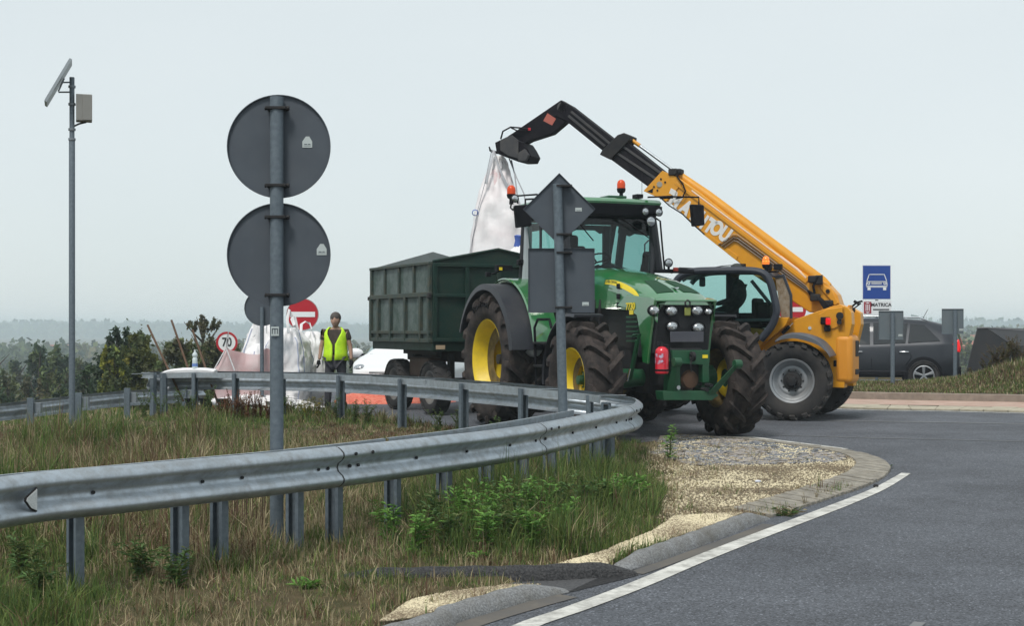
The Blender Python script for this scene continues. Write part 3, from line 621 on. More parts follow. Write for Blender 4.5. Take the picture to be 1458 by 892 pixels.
b = MB(); b.lathe([(r*.8, -.003), (r, -.003), (r, -.008), (r*.8, -.008)], (0, 0, zn), (0, 1, 0), 40, closed=True); b.build('red_ring', mat('sign_red', (.42, .008, .02), .4), pl)
text('70', .34, INK, pl, 'lettering', basis((0, -.004, zn), (1, 0, 0), (0, 0, 1)) @ Matrix.Scale(.8, 4, (1, 0, 0)), bold=.008)

# ---------------------------------------------------------------- solar pole
D7 = 19.8; x7 = (102.5-CX)/F*D7; g7 = T(x7, D7); S = D7/F
e = thing('solar_pole', 'tall thin grey pole with a tilted solar panel and a metal cabinet on top', 'pole', loc=(x7, D7, g7), rz=math.atan2(-x7, D7)); z7 = lambda y: zz(y, D7, g7); X7 = lambda x: (x-102.5)*S
b = MB(); b.tube([(0, 0, -.2), (0, 0, z7(200)), (0, 0, z7(198)), (0, 0, z7(110))], [.043, .041, .034, .034], 16); b.build('pole', ZINC, e)
a = Vector((X7(67), 0, z7(149.5))); c = Vector((X7(101), 0, z7(88))); d = (c-a); ang = math.atan2(d.z, d.x)
b = MB(); b.box((a+c)/2, (d.length, .50, .035), rot=Matrix.Rotation(-ang, 3, 'Y') @ Matrix.Rotation(0, 3, 'X')); pn = b.build('solar_panel', mat('panel_frame', (.35, .38, .4), .4, .6), e, smooth=0)
b = MB(); nrm = Vector((-d.z, 0, d.x)).normalized(); b.box((a+c)/2+nrm*.019, (d.length*.94, .46, .004), rot=Matrix.Rotation(-ang, 3, 'Y')); b.build('solar_cells', mat('cells', (.01, .015, .04), .15), pn, smooth=0)
for y in (117, 131): P('bracket', GALVD, e, lambda b: b.tube([(0, 0, z7(y)), (X7(88 if y < 120 else 84), 0, z7(y+1))], .012, 6))
P('bracket', GALVD, e, lambda b: b.tube([(X7(84), 0, z7(131)), (X7(92), 0, z7(112))], .012, 6))
b = MB(); b.box((X7(119), 0, z7(153.5)), (22*S, .2, 38*S)); cb = b.build('cabinet', mat('cabinet', (.26, .255, .24), .5, .3, dirt=(.15, .14, .12), dirtamt=.4), e, smooth=0, bevel=.008)
b = MB(); b.box((X7(123.5), -.106, z7(153.5)), (13*S, .012, 36*S)); b.build('door', mat('cabinet', ()), cb, smooth=0, bevel=.003)
P('bracket', DARK, e, lambda b: b.tube([(0, 0, z7(181)), (X7(112), 0, z7(176)), (X7(122), 0, z7(173))], .014, 6))
for y in (125, 150, 186, 200): P('clamp', GALVD, e, lambda b: b.cyl((0, 0, z7(y)), (0, 0, z7(y)+.03), .05, n=14))
# ---------------------------------------------------------------- tyres and wheels
def tyre_mesh(name, R, w, rim_r, nl, lug_h, m, sweep_a=.55, lugw=.045, side_lug=.5):
    b = MB(); Rb = R-lug_h; hw = w/2; sh = Rb-rim_r
    prof = [(rim_r, -hw*.72), (rim_r+.02, -hw*.82), (rim_r+sh*.35, -hw*1.0), (rim_r+sh*.62, -hw*1.02), (Rb-sh*.18, -hw*.96), (Rb-sh*.05, -hw*.86), (Rb, -hw*.6), (Rb+.006, 0)]
    prof = prof+[(r, -y) for r, y in prof[-2::-1]]
    b.lathe(prof, (0, 0, 0), (0, 1, 0), 72)
    # raised lugs: each a swept bar from the middle over the shoulder
    for sgn in (-1, 1):
        for k in range(nl):
            a0 = 2*math.pi*(k+(.5 if sgn > 0 else 0))/nl; rs = []
            for t in (-.06, .15, .4, .65, .86, .98, 1.03):
                y = hw*min(t, .97)*1.0; aa = a0+sweep_a*(max(t, 0)**.85)*(hw*2/R)*.9
                if t <= .86: rb, rt = Rb-.01, R-(.004 if t < .7 else .012)
                elif t < 1: rb, rt = Rb-sh*.12, R-lug_h*.5-.01
                else: rb, rt = Rb-sh*side_lug*.55, Rb-sh*side_lug*.4; y = hw*1.03
                if t > 1: rb, rt = Rb-sh*.34, Rb-sh*.16
                wd = lugw*(1+.35*max(t, 0))/R; wt = wd*.72
                if t <= .86: q = [(rb, y, aa-wd), (rt, y, aa-wt), (rt, y, aa+wt), (rb, y, aa+wd)]
                else:
                    yi = y-(.05 if t < 1 else .06); yo = y+(.012 if t < 1 else .016); q = [(rb, yi, aa-wd), (rt, yo, aa-wt), (rt, yo, aa+wt), (rb, yi, aa+wd)]
                rs.append([(r*math.cos(a), sgn*yy, r*math.sin(a)) for r, yy, a in q])
            b.rings(rs)
    return b
def wheel(parent, R, w, rim_r, nl, lug_h, loc, out, tm, rm, dish=.12, hub=DARK, hubr=.16, steer=0, proto=None, style='dish', nbolt=8):
    """axis along y, outer side towards out"""
    if proto:
        c = copy_tree(proto, parent); c.location = loc; c.rotation_euler = (0, 0, steer); return c
    t = tyre_mesh('wheel', R, w, rim_r, nl, lug_h, tm).build('wheel', tm, parent, smooth=30); t.location = loc; t.rotation_euler = (0, random.uniform(0, .3)*0, steer)
    hw = w/2*.74; o = out
    if style == 'dish': prof = [(rim_r+.03, o*hw*1.06), (rim_r+.02, o*hw*1.14), (rim_r-.005, o*hw*1.05), (rim_r-.03, o*hw*.8), (rim_r-.06, o*hw*.55), (rim_r-.09, o*(hw*.5-dish*.35)), (rim_r*.62, o*(hw*.5-dish)), (rim_r*.4, o*(hw*.5-dish*1.1)), (hubr*1.1, o*(hw*.5-dish*1.0)), (hubr, o*(hw*.5-dish*.7))]
    else: prof = [(rim_r+.03, o*hw*1.06), (rim_r+.02, o*hw*1.16), (rim_r-.01, o*hw*1.08), (rim_r-.025, o*hw*.8), (rim_r-.05, o*hw*.72), (rim_r-.06, o*hw*.6), (rim_r*.72, o*hw*.40), (rim_r*.66, o*hw*.46), (rim_r*.55, o*hw*.44), (rim_r*.5, o*hw*.35), (hubr, o*hw*.3)]
    b = MB(); b.lathe(prof, (0, 0, 0), (0, 1, 0), 56)
    # inner face of the rim
    r = b.build('rim', rm, t, smooth=40)
    b = MB(); b.lathe([(rim_r+.02, -o*hw*1.02), (rim_r-.02, -o*hw*.85), (rim_r-.04, -o*hw*.2), (rim_r-.08, o*hw*.2), (rim_r*.5, o*hw*.1)], (0, 0, 0), (0, 1, 0), 56); b.build('rim_back', mat('rim_muddy', (.16, .11, .03), .8, dirt=(.03, .025, .02), dirtamt=.9, dscale=6) if rm.name == 'rim_yellow' else DARK, t, smooth=40)
    b = MB(); y0 = o*(hw*.5-dish*.95) if style == 'dish' else o*hw*.25
    b.lathe([(0, y0+o*.16), (hubr*.5, y0+o*.15), (hubr*.55, y0+o*.05), (hubr*.95, y0+o*.04), (hubr*1.02, y0)], (0, 0, 0), (0, 1, 0), 24)
    for k in range(nbolt):
        a = 2*math.pi*k/nbolt; rr = hubr*1.15; b.cyl((rr*math.cos(a), y0, rr*math.sin(a)), (rr*math.cos(a), y0+o*.035, rr*math.sin(a)), .016, n=6)
    b.build('hub', hub, t, smooth=40); return t

ROADZ = .28
# ---------------------------------------------------------------- tractor
TR = Fr((.865, 22.41), -67.5, ROADZ)
t = TR.empty('tractor', 'large green tractor with yellow rims standing on the road behind the guardrail loop', 'tractor'); px = TR.px
for y, o in ((-1.1, -1), (1.1, 1)):
    wheel(t, 1.02, .60, .59, 18, .078, (0, y, 1.02), o, TYRE, YELL, dish=.20, hub=DARK, hubr=.15)
for y, o in ((-1.1, -1), (1.1, 1)):
    wheel(t, .80, .50, .41, 15, .082, (2.95, y, .80), o, TYRE, YELL, dish=.14, hub=GREEND, hubr=.12, steer=math.radians(-5 if y > 0 else 0))
# sidewall size marking, moulded in the rear tyre
for k, ch in enumerate('650/65R42'):
    a = math.radians(118-k*5.2); r = .83; text(ch, .085, RUBBER, t, 'tyre_marking', basis((r*math.cos(a), -1.1-.313, 1.02+r*math.sin(a)), (math.sin(a), 0, -math.cos(a)), (math.cos(a), 0, math.sin(a))), ext=.008, bold=.004)
# driveline
b = MB(); b.box((1.2, 0, .95), (3.2, .62, .62)); b.box((2.95, 0, .82), (.5, .5, .42)); b.build('chassis', DARK, t, smooth=0, bevel=.03)
b = MB(); b.tube([(0, -.95, 1.02), (0, -.3, 1.02), (0, .3, 1.02), (0, .95, 1.02)], [.13, .24, .24, .13], 16); b.build('rear_axle', GREEND, t)
b = MB(); b.tube([(2.95, -.85, .80), (2.95, -.3, .82), (2.95, .3, .82), (2.95, .85, .80)], [.16, .12, .12, .16], 14); b.box((2.95, -.72, .8), (.2, .2, .36)); b.box((2.95, .72, .8), (.2, .2, .36)); b.build('front_axle', GREEND, t, bevel=.01)
b = MB(); b.box((1.95, 0, 1.62), (1.9, .62, .95)); b.build('engine', mat('engine_dark', (.02, .022, .024), .6, .4, dirt=(.06, .05, .04), dirtamt=.5), t, smooth=0, bevel=.04)
for k in range(2): P('engine_pipe', DARK, t, lambda b: b.tube([(1.7+k*.22, -.33, 1.4), (1.72+k*.22, -.40, 1.62), (1.75+k*.2, -.37, 1.9)], .03, 8))
for k in range(6): P('vent_slat', GREEND, t, lambda b: b.box((3.02, -.425, 1.32+k*.065), (.32, .03, .022)))
# fuel tank, steps, battery side
P('fuel_tank', BLACK, t, lambda b: b.box((1.15, -.62, .92), (1.05, .46, .72)), bevel=.08, seg=3)
P('fuel_tank', BLACK, t, lambda b: b.box((1.15, .62, .92), (1.05, .46, .72)), bevel=.08, seg=3)
for z in (.62, .95, 1.28): P('step', GREEND if z == .62 else DARK, t, lambda b: b.box((1.42, -.96, z), (.42, .30, .035)), bevel=.005)
P('step_rail', BLACK, t, lambda b: b.tube([(1.2, -1.05, .6), (1.2, -1.08, 1.5), (1.25, -1.05, 1.62), (1.55, -1.0, 1.62), (1.62, -1.0, 1.5)], .02, 8))
P('air_tank', mat('air_tank', (.5, .52, .52), .4, .3), t, lambda b: b.lathe([(0, -.2), (.1, -.17), (.12, -.1), (.12, .1), (.1, .17), (0, .2)], px(757, 497, 1, -1.0), (1, 0, 0), 20))
# hood
st = [(1.40, 2.38, .36, 1.78), (1.9, 2.345, .39, 1.78), (2.4, 2.27, .42, 1.76), (2.9, 2.17, .445, 1.74), (3.3, 2.06, .455, 1.74), (3.6, 1.95, .45, 1.78), (3.74, 1.86, .43, 1.80)]
rs = []
for x, zt, hw, zb in st:
    h = [(hw*.97, zb), (hw, zt-.30), (hw*.985, zt-.16), (hw*.90, zt-.065), (hw*.70, zt-.02), (hw*.35, zt-.003), (0, zt)]
    rs.append([(x, -y, z) for y, z in h]+[(x, y, z) for y, z in h[-2::-1]])
b = MB(); b.rings(rs, closed=False); n0 = len(rs[0])
for r in (rs[0], rs[-1]): b.add(r, [tuple(range(n0))])
hood = b.build('hood', GREEN, t, smooth=50)
def hood_z(x, y):
    zt = np.interp(x, [s[0] for s in st], [s[1] for s in st]); hw = np.interp(x, [s[0] for s in st], [s[2] for s in st]); q = abs(y)/hw
    return float(zt-np.interp(q, [0, .35, .7, .9, .985, 1], [0, .003, .02, .065, .16, .3]))
# pressed air inlets on the hood top
VENT = mat('vent_mesh', (.02, .06, .032), .8, spec=.2)
for s_ in (-1, 1):
    b = MB(); g_ = []
    for i in range(9):
        x = 3.0+.54*i/8; y0_, y1_ = .06+.01*i/8, .24+.09*i/8
        g_.append([(x, s_*(y0_+(y1_-y0_)*j/5), hood_z(x, s_*(y0_+(y1_-y0_)*j/5))+.009) for j in range(6)])
    b.rings(g_, cap=False, closed=False); b.build('hood_vent', VENT, hood, smooth=60)
P('hood_badge', CHROME, hood, lambda b: b.box((3.42, 0, hood_z(3.42, 0)+.012), (.16, .05, .02)), bevel=.006)
# front frame and grille
GRL = mat('grille', (.012, .013, .016), .6, bump=.6, bs=120)
b = MB(); b.prism([(2.95, 1.84), (3.69, 1.86), (3.66, 1.5), (3.60, 1.16), (3.15, 1.10)], -.415, .415, 1); gri = b.build('grille', GRL, t, smooth=0, bevel=.02)
for s_ in (-1, 1):
    b = MB(); b.prism([(3.74, 1.87), (3.60, 1.90), (2.9, 1.95), (2.62, 1.80), (2.9, 1.76), (3.22, 1.66), (3.32, 1.4), (3.38, 1.04), (3.52, 1.02), (3.60, 1.4), (3.69, 1.72)], s_*.425, s_*.468, 1); b.build('front_frame', GREEN, t, smooth=0, bevel=.012)
b = MB(); b.prism([(3.55, 1.9), (3.74, 1.875), (3.75, 1.845), (3.55, 1.84)], -.45, .45, 1); b.build('hood_lip', GREEN, t, smooth=0, bevel=.01)
# head lamps
for x_, y_, r_ in ((931.5, 442.5, .082), (956, 443, .09), (992.5, 442.5, .088), (1008, 444, .06), (957, 465, .085), (994, 467, .088)):
    p = px(x_, y_, 0, 3.70); b = MB(); b.lathe([(1.12, .0), (1.08, .035), (1.0, .03)], (0, 0, 0), (1, 0, 0), 24); b.v = [(p.x+v[0]-.012, p.y+v[1]*r_*1.08, p.z+v[2]*r_*.82) for v in b.v]; h = b.build('headlight', BLACK, t)
    b = MB(); b.lathe([(1.0, .0), (.95, .02), (.6, .045), (0, .055)], (0, 0, 0), (1, 0, 0), 24); b.v = [(p.x+v[0]-.005, p.y+v[1]*r_, p.z+v[2]*r_*.78) for v in b.v]; b.build('lens', LENS, h, smooth=60)
    b = MB(); b.box((p.x+.045, p.y, p.z), (.012, r_*.5, .012)); b.box((p.x+.045, p.y, p.z-.02), (.012, r_*.3, .01)); b.build('reflector', CHROME, h, smooth=0)
p = px(979, 432, 0, 3.74); P('hitch_ring', DARK, t, lambda b: b.lathe([(.035, -.012), (.05, 0), (.035, .012), (.024, 0)], p, (1, 0, 0), 14, closed=True))
p = px(979, 444, 0, 3.72); P('badge', mat('badge_olive', (.22, .24, .05), .5), t, lambda b: b.box(p, (.02, .09, .11)), bevel=.01)
p = px(978, 480, 0, 3.74); np_ = P('number_plate', mat('plate_dim', (.055, .058, .075), .6, c2=(.07, .07, .085), ns=3), t, lambda b: b.box(p, (.012, .50, .14)), bevel=.004)
# yellow stripe and model number
ST = [(857, 399), (868, 399), (882, 403), (895, 409), (904, 416), (910, 423.5), (903, 421), (892, 415), (880, 409.5), (868, 406), (856, 405)]
q = [TR.px(x, y, 1, -.46) for x, y in ST]
def hw_at(x, z): 
    hw = np.interp(x, [s[0] for s in st], [s[2] for s in st]); zt = np.interp(x, [s[0] for s in st], [s[1] for s in st]); d = zt-z
    return hw*float(np.interp(d, [.065, .16, .3, .6], [.9, .985, 1, .97]))
N = len(ST)//2; b = MB(); top = q[:6]; bot = q[6:][::-1]; vs = []; fs = []
up = spline([(p.x, p.z) for p in top], .05); lo = spline([(p.x, p.z) for p in [bot[0]]+bot[1:]+[top[-1]]], .05)
m_ = 24; U = up[np.linspace(0, len(up)-1, m_).astype(int)]; Lw = lo[np.linspace(0, len(lo)-1, m_).astype(int)]
for a, c in zip(U, Lw):
    for pp in (a, .5*(a+c), c): vs.append((pp[0], -hw_at(pp[0], pp[1])-.005, pp[1]))
b.add(vs, [(i*3+k, i*3+k+1, i*3+k+4, i*3+k+3) for i in range(m_-1) for k in (0, 1)]); stripe = b.build('stripe', mat('stripe_yellow', (.80, .62, .02), .4), hood, smooth=0)
p = TR.px(863, 402, 1, -.46); text('JOHN DEERE', .07, GREEND, stripe, 'lettering', basis((p.x+.05, -hw_at(p.x, p.z)-.009, p.z), (1, -.02, -.12), (0, 0, 1)), ext=.001)
p = TR.px(898, 437, 1, -.47); text('7730', .13, mat('stripe_yellow', ()), hood, 'lettering', basis((p.x, -.475, p.z), (1, 0, 0), (0, 0, 1)), bold=.004)
p = TR.px(899, 444, 1, -.47); P('badge', mat('stripe_yellow', ()), hood, lambda b: b.box((p.x, -.472, p.z-.01), (.11, .006, .06)))
for dx, dz in ((0, 0), (.0, -.14), (0, -.26)):
    p = TR.px(893, 405, 1, -.45); P('side_vent', BLACK, hood, lambda b: b.box((p.x-.28+dx, -.445, p.z-.02+dz), (.09, .02, .075)), bevel=.01)
# front linkage
def plate_px(name, pts, x0, x1, m, bev=.008):
    b = MB(); b.prism([TR.yz(a, c, (x0+x1)/2) for a, c in pts], x0, x1, 0); return b.build(name, m, t, smooth=0, bevel=bev)
plate_px('linkage_plate', [(955, 499), (1009, 499), (1009, 517), (998, 520), (968, 518), (956, 512)], 3.78, 3.84, GREEND)
plate_px('linkage_bracket', [(951, 515), (957, 511), (963, 530), (964, 560), (956, 566), (949, 560)], 3.70, 3.9, GREEND)
plate_px('linkage_bracket', [(997, 516), (1006, 516), (1006, 545), (997, 545)], 3.7, 3.84, GREEND)
plate_px('linkage_bar', [(938, 557), (1010, 557), (1018, 563), (1008, 570), (940, 570)], 3.80, 4.0, GREEND)
a = px(1012, 562, 0, 3.95); c = px(1050, 519, 0, 4.25)
b = MB(); b.tube([a, a+(c-a)*.2, c], [.10, .11, .07], 4, flat=.4); b.cyl(c+Vector((0, -.05, 0)), c+Vector((0, .05, 0)), .06, n=14); b.build('lift_arm', GREEND, t, smooth=0, bevel=.008)
a = px(957, 558, 0, 3.95); c = px(964, 516, 0, 4.15); b = MB(); b.tube([a, a+(c-a)*.3, c], [.075, .08, .05], 4, flat=.5); b.cyl(c+Vector((0, -.05, 0)), c+Vector((0, .05, 0)), .06, n=14); b.build('lift_arm', GREEND, t, smooth=0, bevel=.008)
for q_ in ((1009, 549), (1003, 555), (962, 518), (962, 552)):
    p = px(*q_, 0, 3.95); P('pin', CHROME if q_[0] < 965 else DARK, t, lambda b: b.cyl(p+Vector((-.06, 0, 0)), p+Vector((.08, 0, 0)), .028, n=10))
p = px(981, 541, 0, 3.72); P('pto_cover', mat('rust_brown', (.10, .05, .028), .8, dirt=(.04, .025, .02), dirtamt=.6, dscale=9), t, lambda b: b.lathe([(0, .06), (.11, .05), (.13, .0)], p, (1, 0, 0), 28))
P('subframe', DARK, t, lambda b: b.box((3.45, 0, .98), (.55, .5, .5)), bevel=.02)
p = px(986, 508, 0, 3.88); P('coupling_hook', DARK, t, lambda b: b.lathe([(.03, -.03), (.065, -.02), (.065, .02), (.03, .03)], p, (0, 1, 0), 16, closed=True)); P('chain', DARK, t, lambda b: b.tube([p, p+Vector((.02, -.04, -.1)), p+Vector((0, -.02, -.2))], .01, 5))
p = px(1004, 508, 0, 3.845); P('sticker', mat('stripe_yellow', ()), t, lambda b: b.box(p, (.004, .08, .045)))
P('tie_rod', GREEND, t, lambda b: b.tube([px(908, 485, 1, -.55), px(897, 540, 1, -.55)], .035, 6)); P('tie_rod', CHROME, t, lambda b: b.tube([px(897, 525, 1, -.6), px(893, 543, 1, -.6)], .014, 6))
P('bracket', GREEND, t, lambda b: b.tube([px(902, 478, 1, -.56), px(911, 476, 1, -.56), px(905, 500, 1, -.56)], .022, 6))
# fenders
def fender(name, cx, cz, R, y0, y1, a0, a1, m, th=.03, n=24, lip=.05, R1=None):
    rs = []
    for i in range(n+1):
        a = math.radians(a0+(a1-a0)*i/n); c, s_ = math.cos(a), math.sin(a); rr = R+(R1 or 0)*i/n
        q = [(rr-lip, y0), (rr, y0+.02*(1 if y1 > y0 else -1)), (rr, y1), (rr-th, y1), (rr-th, y0+.04*(1 if y1 > y0 else -1)), (rr-lip-.01, y0+.03*(1 if y1 > y0 else -1))]
        rs.append([(cx+r*c, y, cz+r*s_) for r, y in q])
    b = MB(); b.rings(rs); return b.build(name, m, t, smooth=40)
FND = mat('fender_plastic', (.020, .022, .030), .45, dirt=(.08, .075, .07), dirtamt=.3)
fender('front_fender', 2.95, .8, .89, -1.36, -.92, 78, 186, FND, lip=.04); fender('front_fender', 2.95, .8, .89, 1.3, .92, 95, 175, FND, lip=.04)
for s_ in (-1, 1):
    fender('rear_fender', 0, 1.02, 1.15, s_*1.42, s_*.92, 8, 158, FND, lip=.09); fender('rear_fender', 0.02, 1.04, 1.22, s_*1.10, s_*.70, 12, 150, GREEN, th=.06, lip=.02)
# cab
cx0, cx1 = .02, 1.48; zf, zr = 1.55, 3.14
P('cab_base', BLACK, t, lambda b: b.prism([(cx0, 1.5), (1.35, 1.35), (1.5, 1.5), (1.5, 1.85), (cx0, 1.85)], -.62, .62, 1), bevel=.02)
PIL = mat('cab_pillar', (.02, .022, .028), .45)
def pillar(pts, r, flat=1): P('pillar', PIL, t, lambda b: b.tube(pts, r, 8, flat=flat))
for s_ in (-1, 1):
    pillar([(1.42, s_*.56, 1.6), (1.52, s_*.66, 2.2), (1.46, s_*.72, zr)], .05); pillar([(.05, s_*.66, 1.7), (.0, s_*.78, 2.3), (.06, s_*.76, zr)], .045)
    pillar([(.75, s_*.62, 1.55), (.78, s_*.80, 2.2), (.74, s_*.78, zr)], .022)
    b = MB(); b.add([(1.46, s_*.60, 1.75), (1.52, s_*.665, 2.2), (1.46, s_*.72, zr), (.06, s_*.77, zr), (.0, s_*.79, 2.3), (.05, s_*.68, 1.75)], [(0, 1, 2, 3, 4, 5)]); b.build('side_window', GLASS, t, smooth=0)
b = MB(); b.add([(1.46, -.57, 1.75), (1.545, -.66, 2.25), (1.47, -.71, zr), (1.47, .71, zr), (1.545, .66, 2.25), (1.46, .57, 1.75)], [(0, 1, 4, 5), (1, 2, 3, 4)]); b.build('windscreen', GLASS, t, smooth=0)
b = MB(); b.add([(.0, -.64, 1.95), (-.02, -.75, zr), (-.02, .75, zr), (.0, .64, 1.95)], [(0, 1, 2, 3)]); b.build('rear_window', GLASS, t, smooth=0)
# roof: dark underside box with green cap
rf = [(-.08, -.88), (.3, -.92), (1.35, -.90), (1.62, -.76), (1.68, 0), (1.62, .76), (1.35, .90), (.3, .92), (-.08, .88)]
b = MB(); b.prism(rf, 3.12, 3.31, 2); b.v = [(v[0]*(.97 if v[2] < 3.2 else 1), v[1]*(.93 if v[2] < 3.2 else 1), v[2]) for v in b.v]; b.build('roof_lining', BLACK, t, smooth=0, bevel=.03)
b = MB(); sc2 = [(1.0, 3.305), (1.012, 3.335), (.99, 3.37), (.93, 3.39), (.7, 3.405)]; b.rings([[(.75+(x-.75)*s_, y*s_, z) for x, y in rf] for s_, z in sc2]); b.build('roof', GREEN, t, smooth=50)
# front header with visor scallops
P('header', BLACK, t, lambda b: b.prism([(-.7, 3.12), (.7, 3.12), (.7, 3.02), (.45, 3.02), (.38, 3.05), (-.2, 3.05), (-.3, 3.01), (-.45, 2.99), (-.7, 3.0)], 1.36, 1.42, 0))
P('visor', mat('visor', (.10, .13, .14), .5), t, lambda b: b.prism([(-.72, 3.1), (.70, 3.1), (.70, 3.0), (.5, 2.97), (.42, 3.02), (.1, 3.02), (-.0, 2.98), (-.2, 2.97), (-.3, 3.02), (-.5, 3.0), (-.72, 2.96)], .10, .12, 0))
# interior
P('seat', RUBBER, t, lambda b: (b.box((.35, 0, 2.05), (.5, .5, .16)), b.box((.12, 0, 2.42), (.14, .48, .70)), b.box((.10, 0, 2.84), (.1, .26, .2))), bevel=.05, seg=3)
b = MB(); b.tube([(1.28, .0, 1.8), (1.12, .0, 2.30), (1.05, 0, 2.42)], [.09, .06, .04], 10); b.box((1.22, 0, 2.05), (.22, .26, .42)); sw = b.build('steering_column', RUBBER, t)
c = Vector((1.02, 0, 2.5)); A = Vector((-.5, 0, .87)).normalized(); b = MB(); b.lathe([(.20, -.014), (.22, 0), (.20, .014), (.186, 0)], c, A, 28, closed=True)
for a in (.3, 2.4, 4.5): u = A.cross(Vector((0, 1, 0))).normalized(); w_ = A.cross(u); b.tube([c-A*.03, c+(u*math.cos(a)+w_*math.sin(a))*.2], .014, 6)
b.build('steering_wheel', RUBBER, sw)
P('dashboard', RUBBER, t, lambda b: b.prism([(1.02, 1.85), (1.45, 1.8), (1.46, 2.32), (1.25, 2.42), (1.1, 2.2)], -.28, .28, 1), bevel=.04, seg=3)
P('armrest', RUBBER, t, lambda b: b.box((.5, -.38, 2.2), (.5, .14, .14)), bevel=.03)
P('exhaust_shroud', mat('shroud', (.05, .06, .07), .5), t, lambda b: b.box((.10, .62, 2.5), (.10, .12, 1.2)), bevel=.03)
P('window_bar', PIL, t, lambda b: b.tube([(.76, .80, 2.03), (1.5, .66, 2.03)], .014, 6))
P('wiper', RUBBER, t, lambda b: (b.tube([px(872, 302, 0, 1.57), px(890, 315, 0, 1.57)], .018, 6), b.tube([px(885, 311, 0, 1.57), px(924, 339, 0, 1.57)], .009, 6)))
P('wiper', RUBBER, t, lambda b: b.tube([px(826, 320, 0, 1.57), px(845, 343, 0, 1.57)], .009, 6))
P('door_handle', PIL, t, lambda b: b.tube([px(924, 342, 0, 1.60), px(918, 348, 0, 1.60), px(918, 360, 0, 1.60), px(925, 365, 0, 1.60)], .011, 6))
P('pillar', PIL, t, lambda b: b.tube([px(927, 300, 0, 1.50), px(930, 325, 0, 1.53), px(937, 384, 0, 1.45)], [.06, .07, .075], 8))
P('grab_rail', BLACK, t, lambda b: b.tube([px(934, 311, 0, 1.66), px(940, 315, 0, 1.66), px(942.5, 345, 0, 1.66), px(946, 384, 0, 1.66)], .014, 8))
P('mudguard_bar', BLACK, t, lambda b: b.box(px(960, 386.5, 0, 1.62), (.12, .62, .055)), bevel=.01)
p = px(962, 384, 0, 1.70); P('marker_lamp', mat('marker_red', (.25, .02, .01), .4), t, lambda b: b.box(p, (.05, .07, .06)), bevel=.01)
def worklamp(x, y, xl, r, back=True):
    p = px(x, y, 0, xl); b = MB(); b.lathe([(0, -r*1.3), (r*.6, -r*1.2), (r*1.0, -.02), (r*1.08, .01), (r*1.0, .015)], p, (1, 0, 0), 20); h = b.build('work_lamp', BLACK, t)
    b = MB(); b.lathe([(r*.98, .004), (r*.6, .022), (0, .03)], p, (1, 0, 0), 20); b.build('lens', LENS, h); return p
for q_ in ((919, 301.5, 1.66, .058), (938, 302.5, 1.68, .058), (927, 315.5, 1.70, .075), (952, 374.5, 1.72, .062), (733, 283, 1.60, .055)): worklamp(*q_)
P('lamp_bracket', BLACK, t, lambda b: b.box(px(928, 299, 0, 1.6), (.1, .3, .1)), bevel=.01); P('lamp_bracket', BLACK, t, lambda b: b.tube([px(952, 380, 0, 1.65), px(952, 386, 0, 1.65)], .02, 6))
P('lamp_bracket', BLACK, t, lambda b: b.tube([px(737, 290, 0, 1.5), px(737, 279, 0, 1.5), px(765, 277, 0, 1.4)], .014, 6))
def beacon(parent, base_, m=ORNG, r=.065, h=.16, stem=.05, glow=False, dark=BLACK):
    x, y, z = base_; b = MB(); b.lathe([(r*.5, 0), (r*.4, stem), (r*.85, stem+.02), (r, stem+.05), (r, stem+.075), (0, stem+.075)], (x, y, z), (0, 0, 1), 20); bc = b.build('beacon', dark, parent)
    b = MB(); z0 = z+stem+.07; b.lathe([(r*.94, 0), (r*.96, h*.5), (r*.8, h*.82), (r*.4, h), (0, h*1.02)], (x, y, z0), (0, 0, 1), 20); b.build('dome', m, bc, smooth=60)
    if glow: b = MB(); b.ell((x, y-0, z0+h*.4), (r*.97, r*.97, h*.2), 12, 8); b.build('bulb', FLAME, bc)
    return bc
p = px(884.5, 280.5, 1, .2); beacon(t, p, h=.13)
p = px(728, 291, 0, 1.35); beacon(t, (p.x, p.y, p.z), h=.13, stem=.07); P('beacon_arm', DARK, t, lambda b: b.tube([p+Vector((0, 0, .02)), px(727, 296, 0, 1.35), px(730, 299, 0, 1.35), px(737, 300, 0, 1.35)], .013, 6))
P('roof_hatch', GREEND, t, lambda b: b.box(px(873, 281.5, 1, .1), (.3, .3, .035)), bevel=.01); P('roof_antenna', BLACK, t, lambda b: (b.box(px(908, 280, 1, .45), (.16, .10, .06)), b.tube([px(914, 280, 1, .4), px(914, 247, 1, .4)], .004, 5)), bevel=.006)
# mirrors
b = MB(); b.prism([TR.yz(x, y, 1.45) for x, y in ((731, 293), (754, 291), (756, 322), (734, 325))], 1.42, 1.50, 0); b.build('mirror', BLACK, t, smooth=0, bevel=.02)
b = MB(); b.prism([TR.yz(x, y, 1.75) for x, y in ((983, 291), (1001, 292), (1002, 321), (986, 323))], 1.70, 1.79, 0); b.build('mirror', BLACK, t, smooth=0, bevel=.02)
P('mirror_arm', BLACK, t, lambda b: (b.tube([px(922, 281, 0, 1.6), px(950, 280, 0, 1.7), px(995, 281, 0, 1.75), px(995, 295, 0, 1.75)], .014, 6), b.tube([px(940, 281.5, 0, 1.66), px(958, 280.5, 0, 1.7)], .026, 6)))
P('mirror_arm', BLACK, t, lambda b: b.tube([px(748, 292, 0, 1.45), px(748, 284, 0, 1.4), px(770, 283, 0, 1.3)], .014, 6))
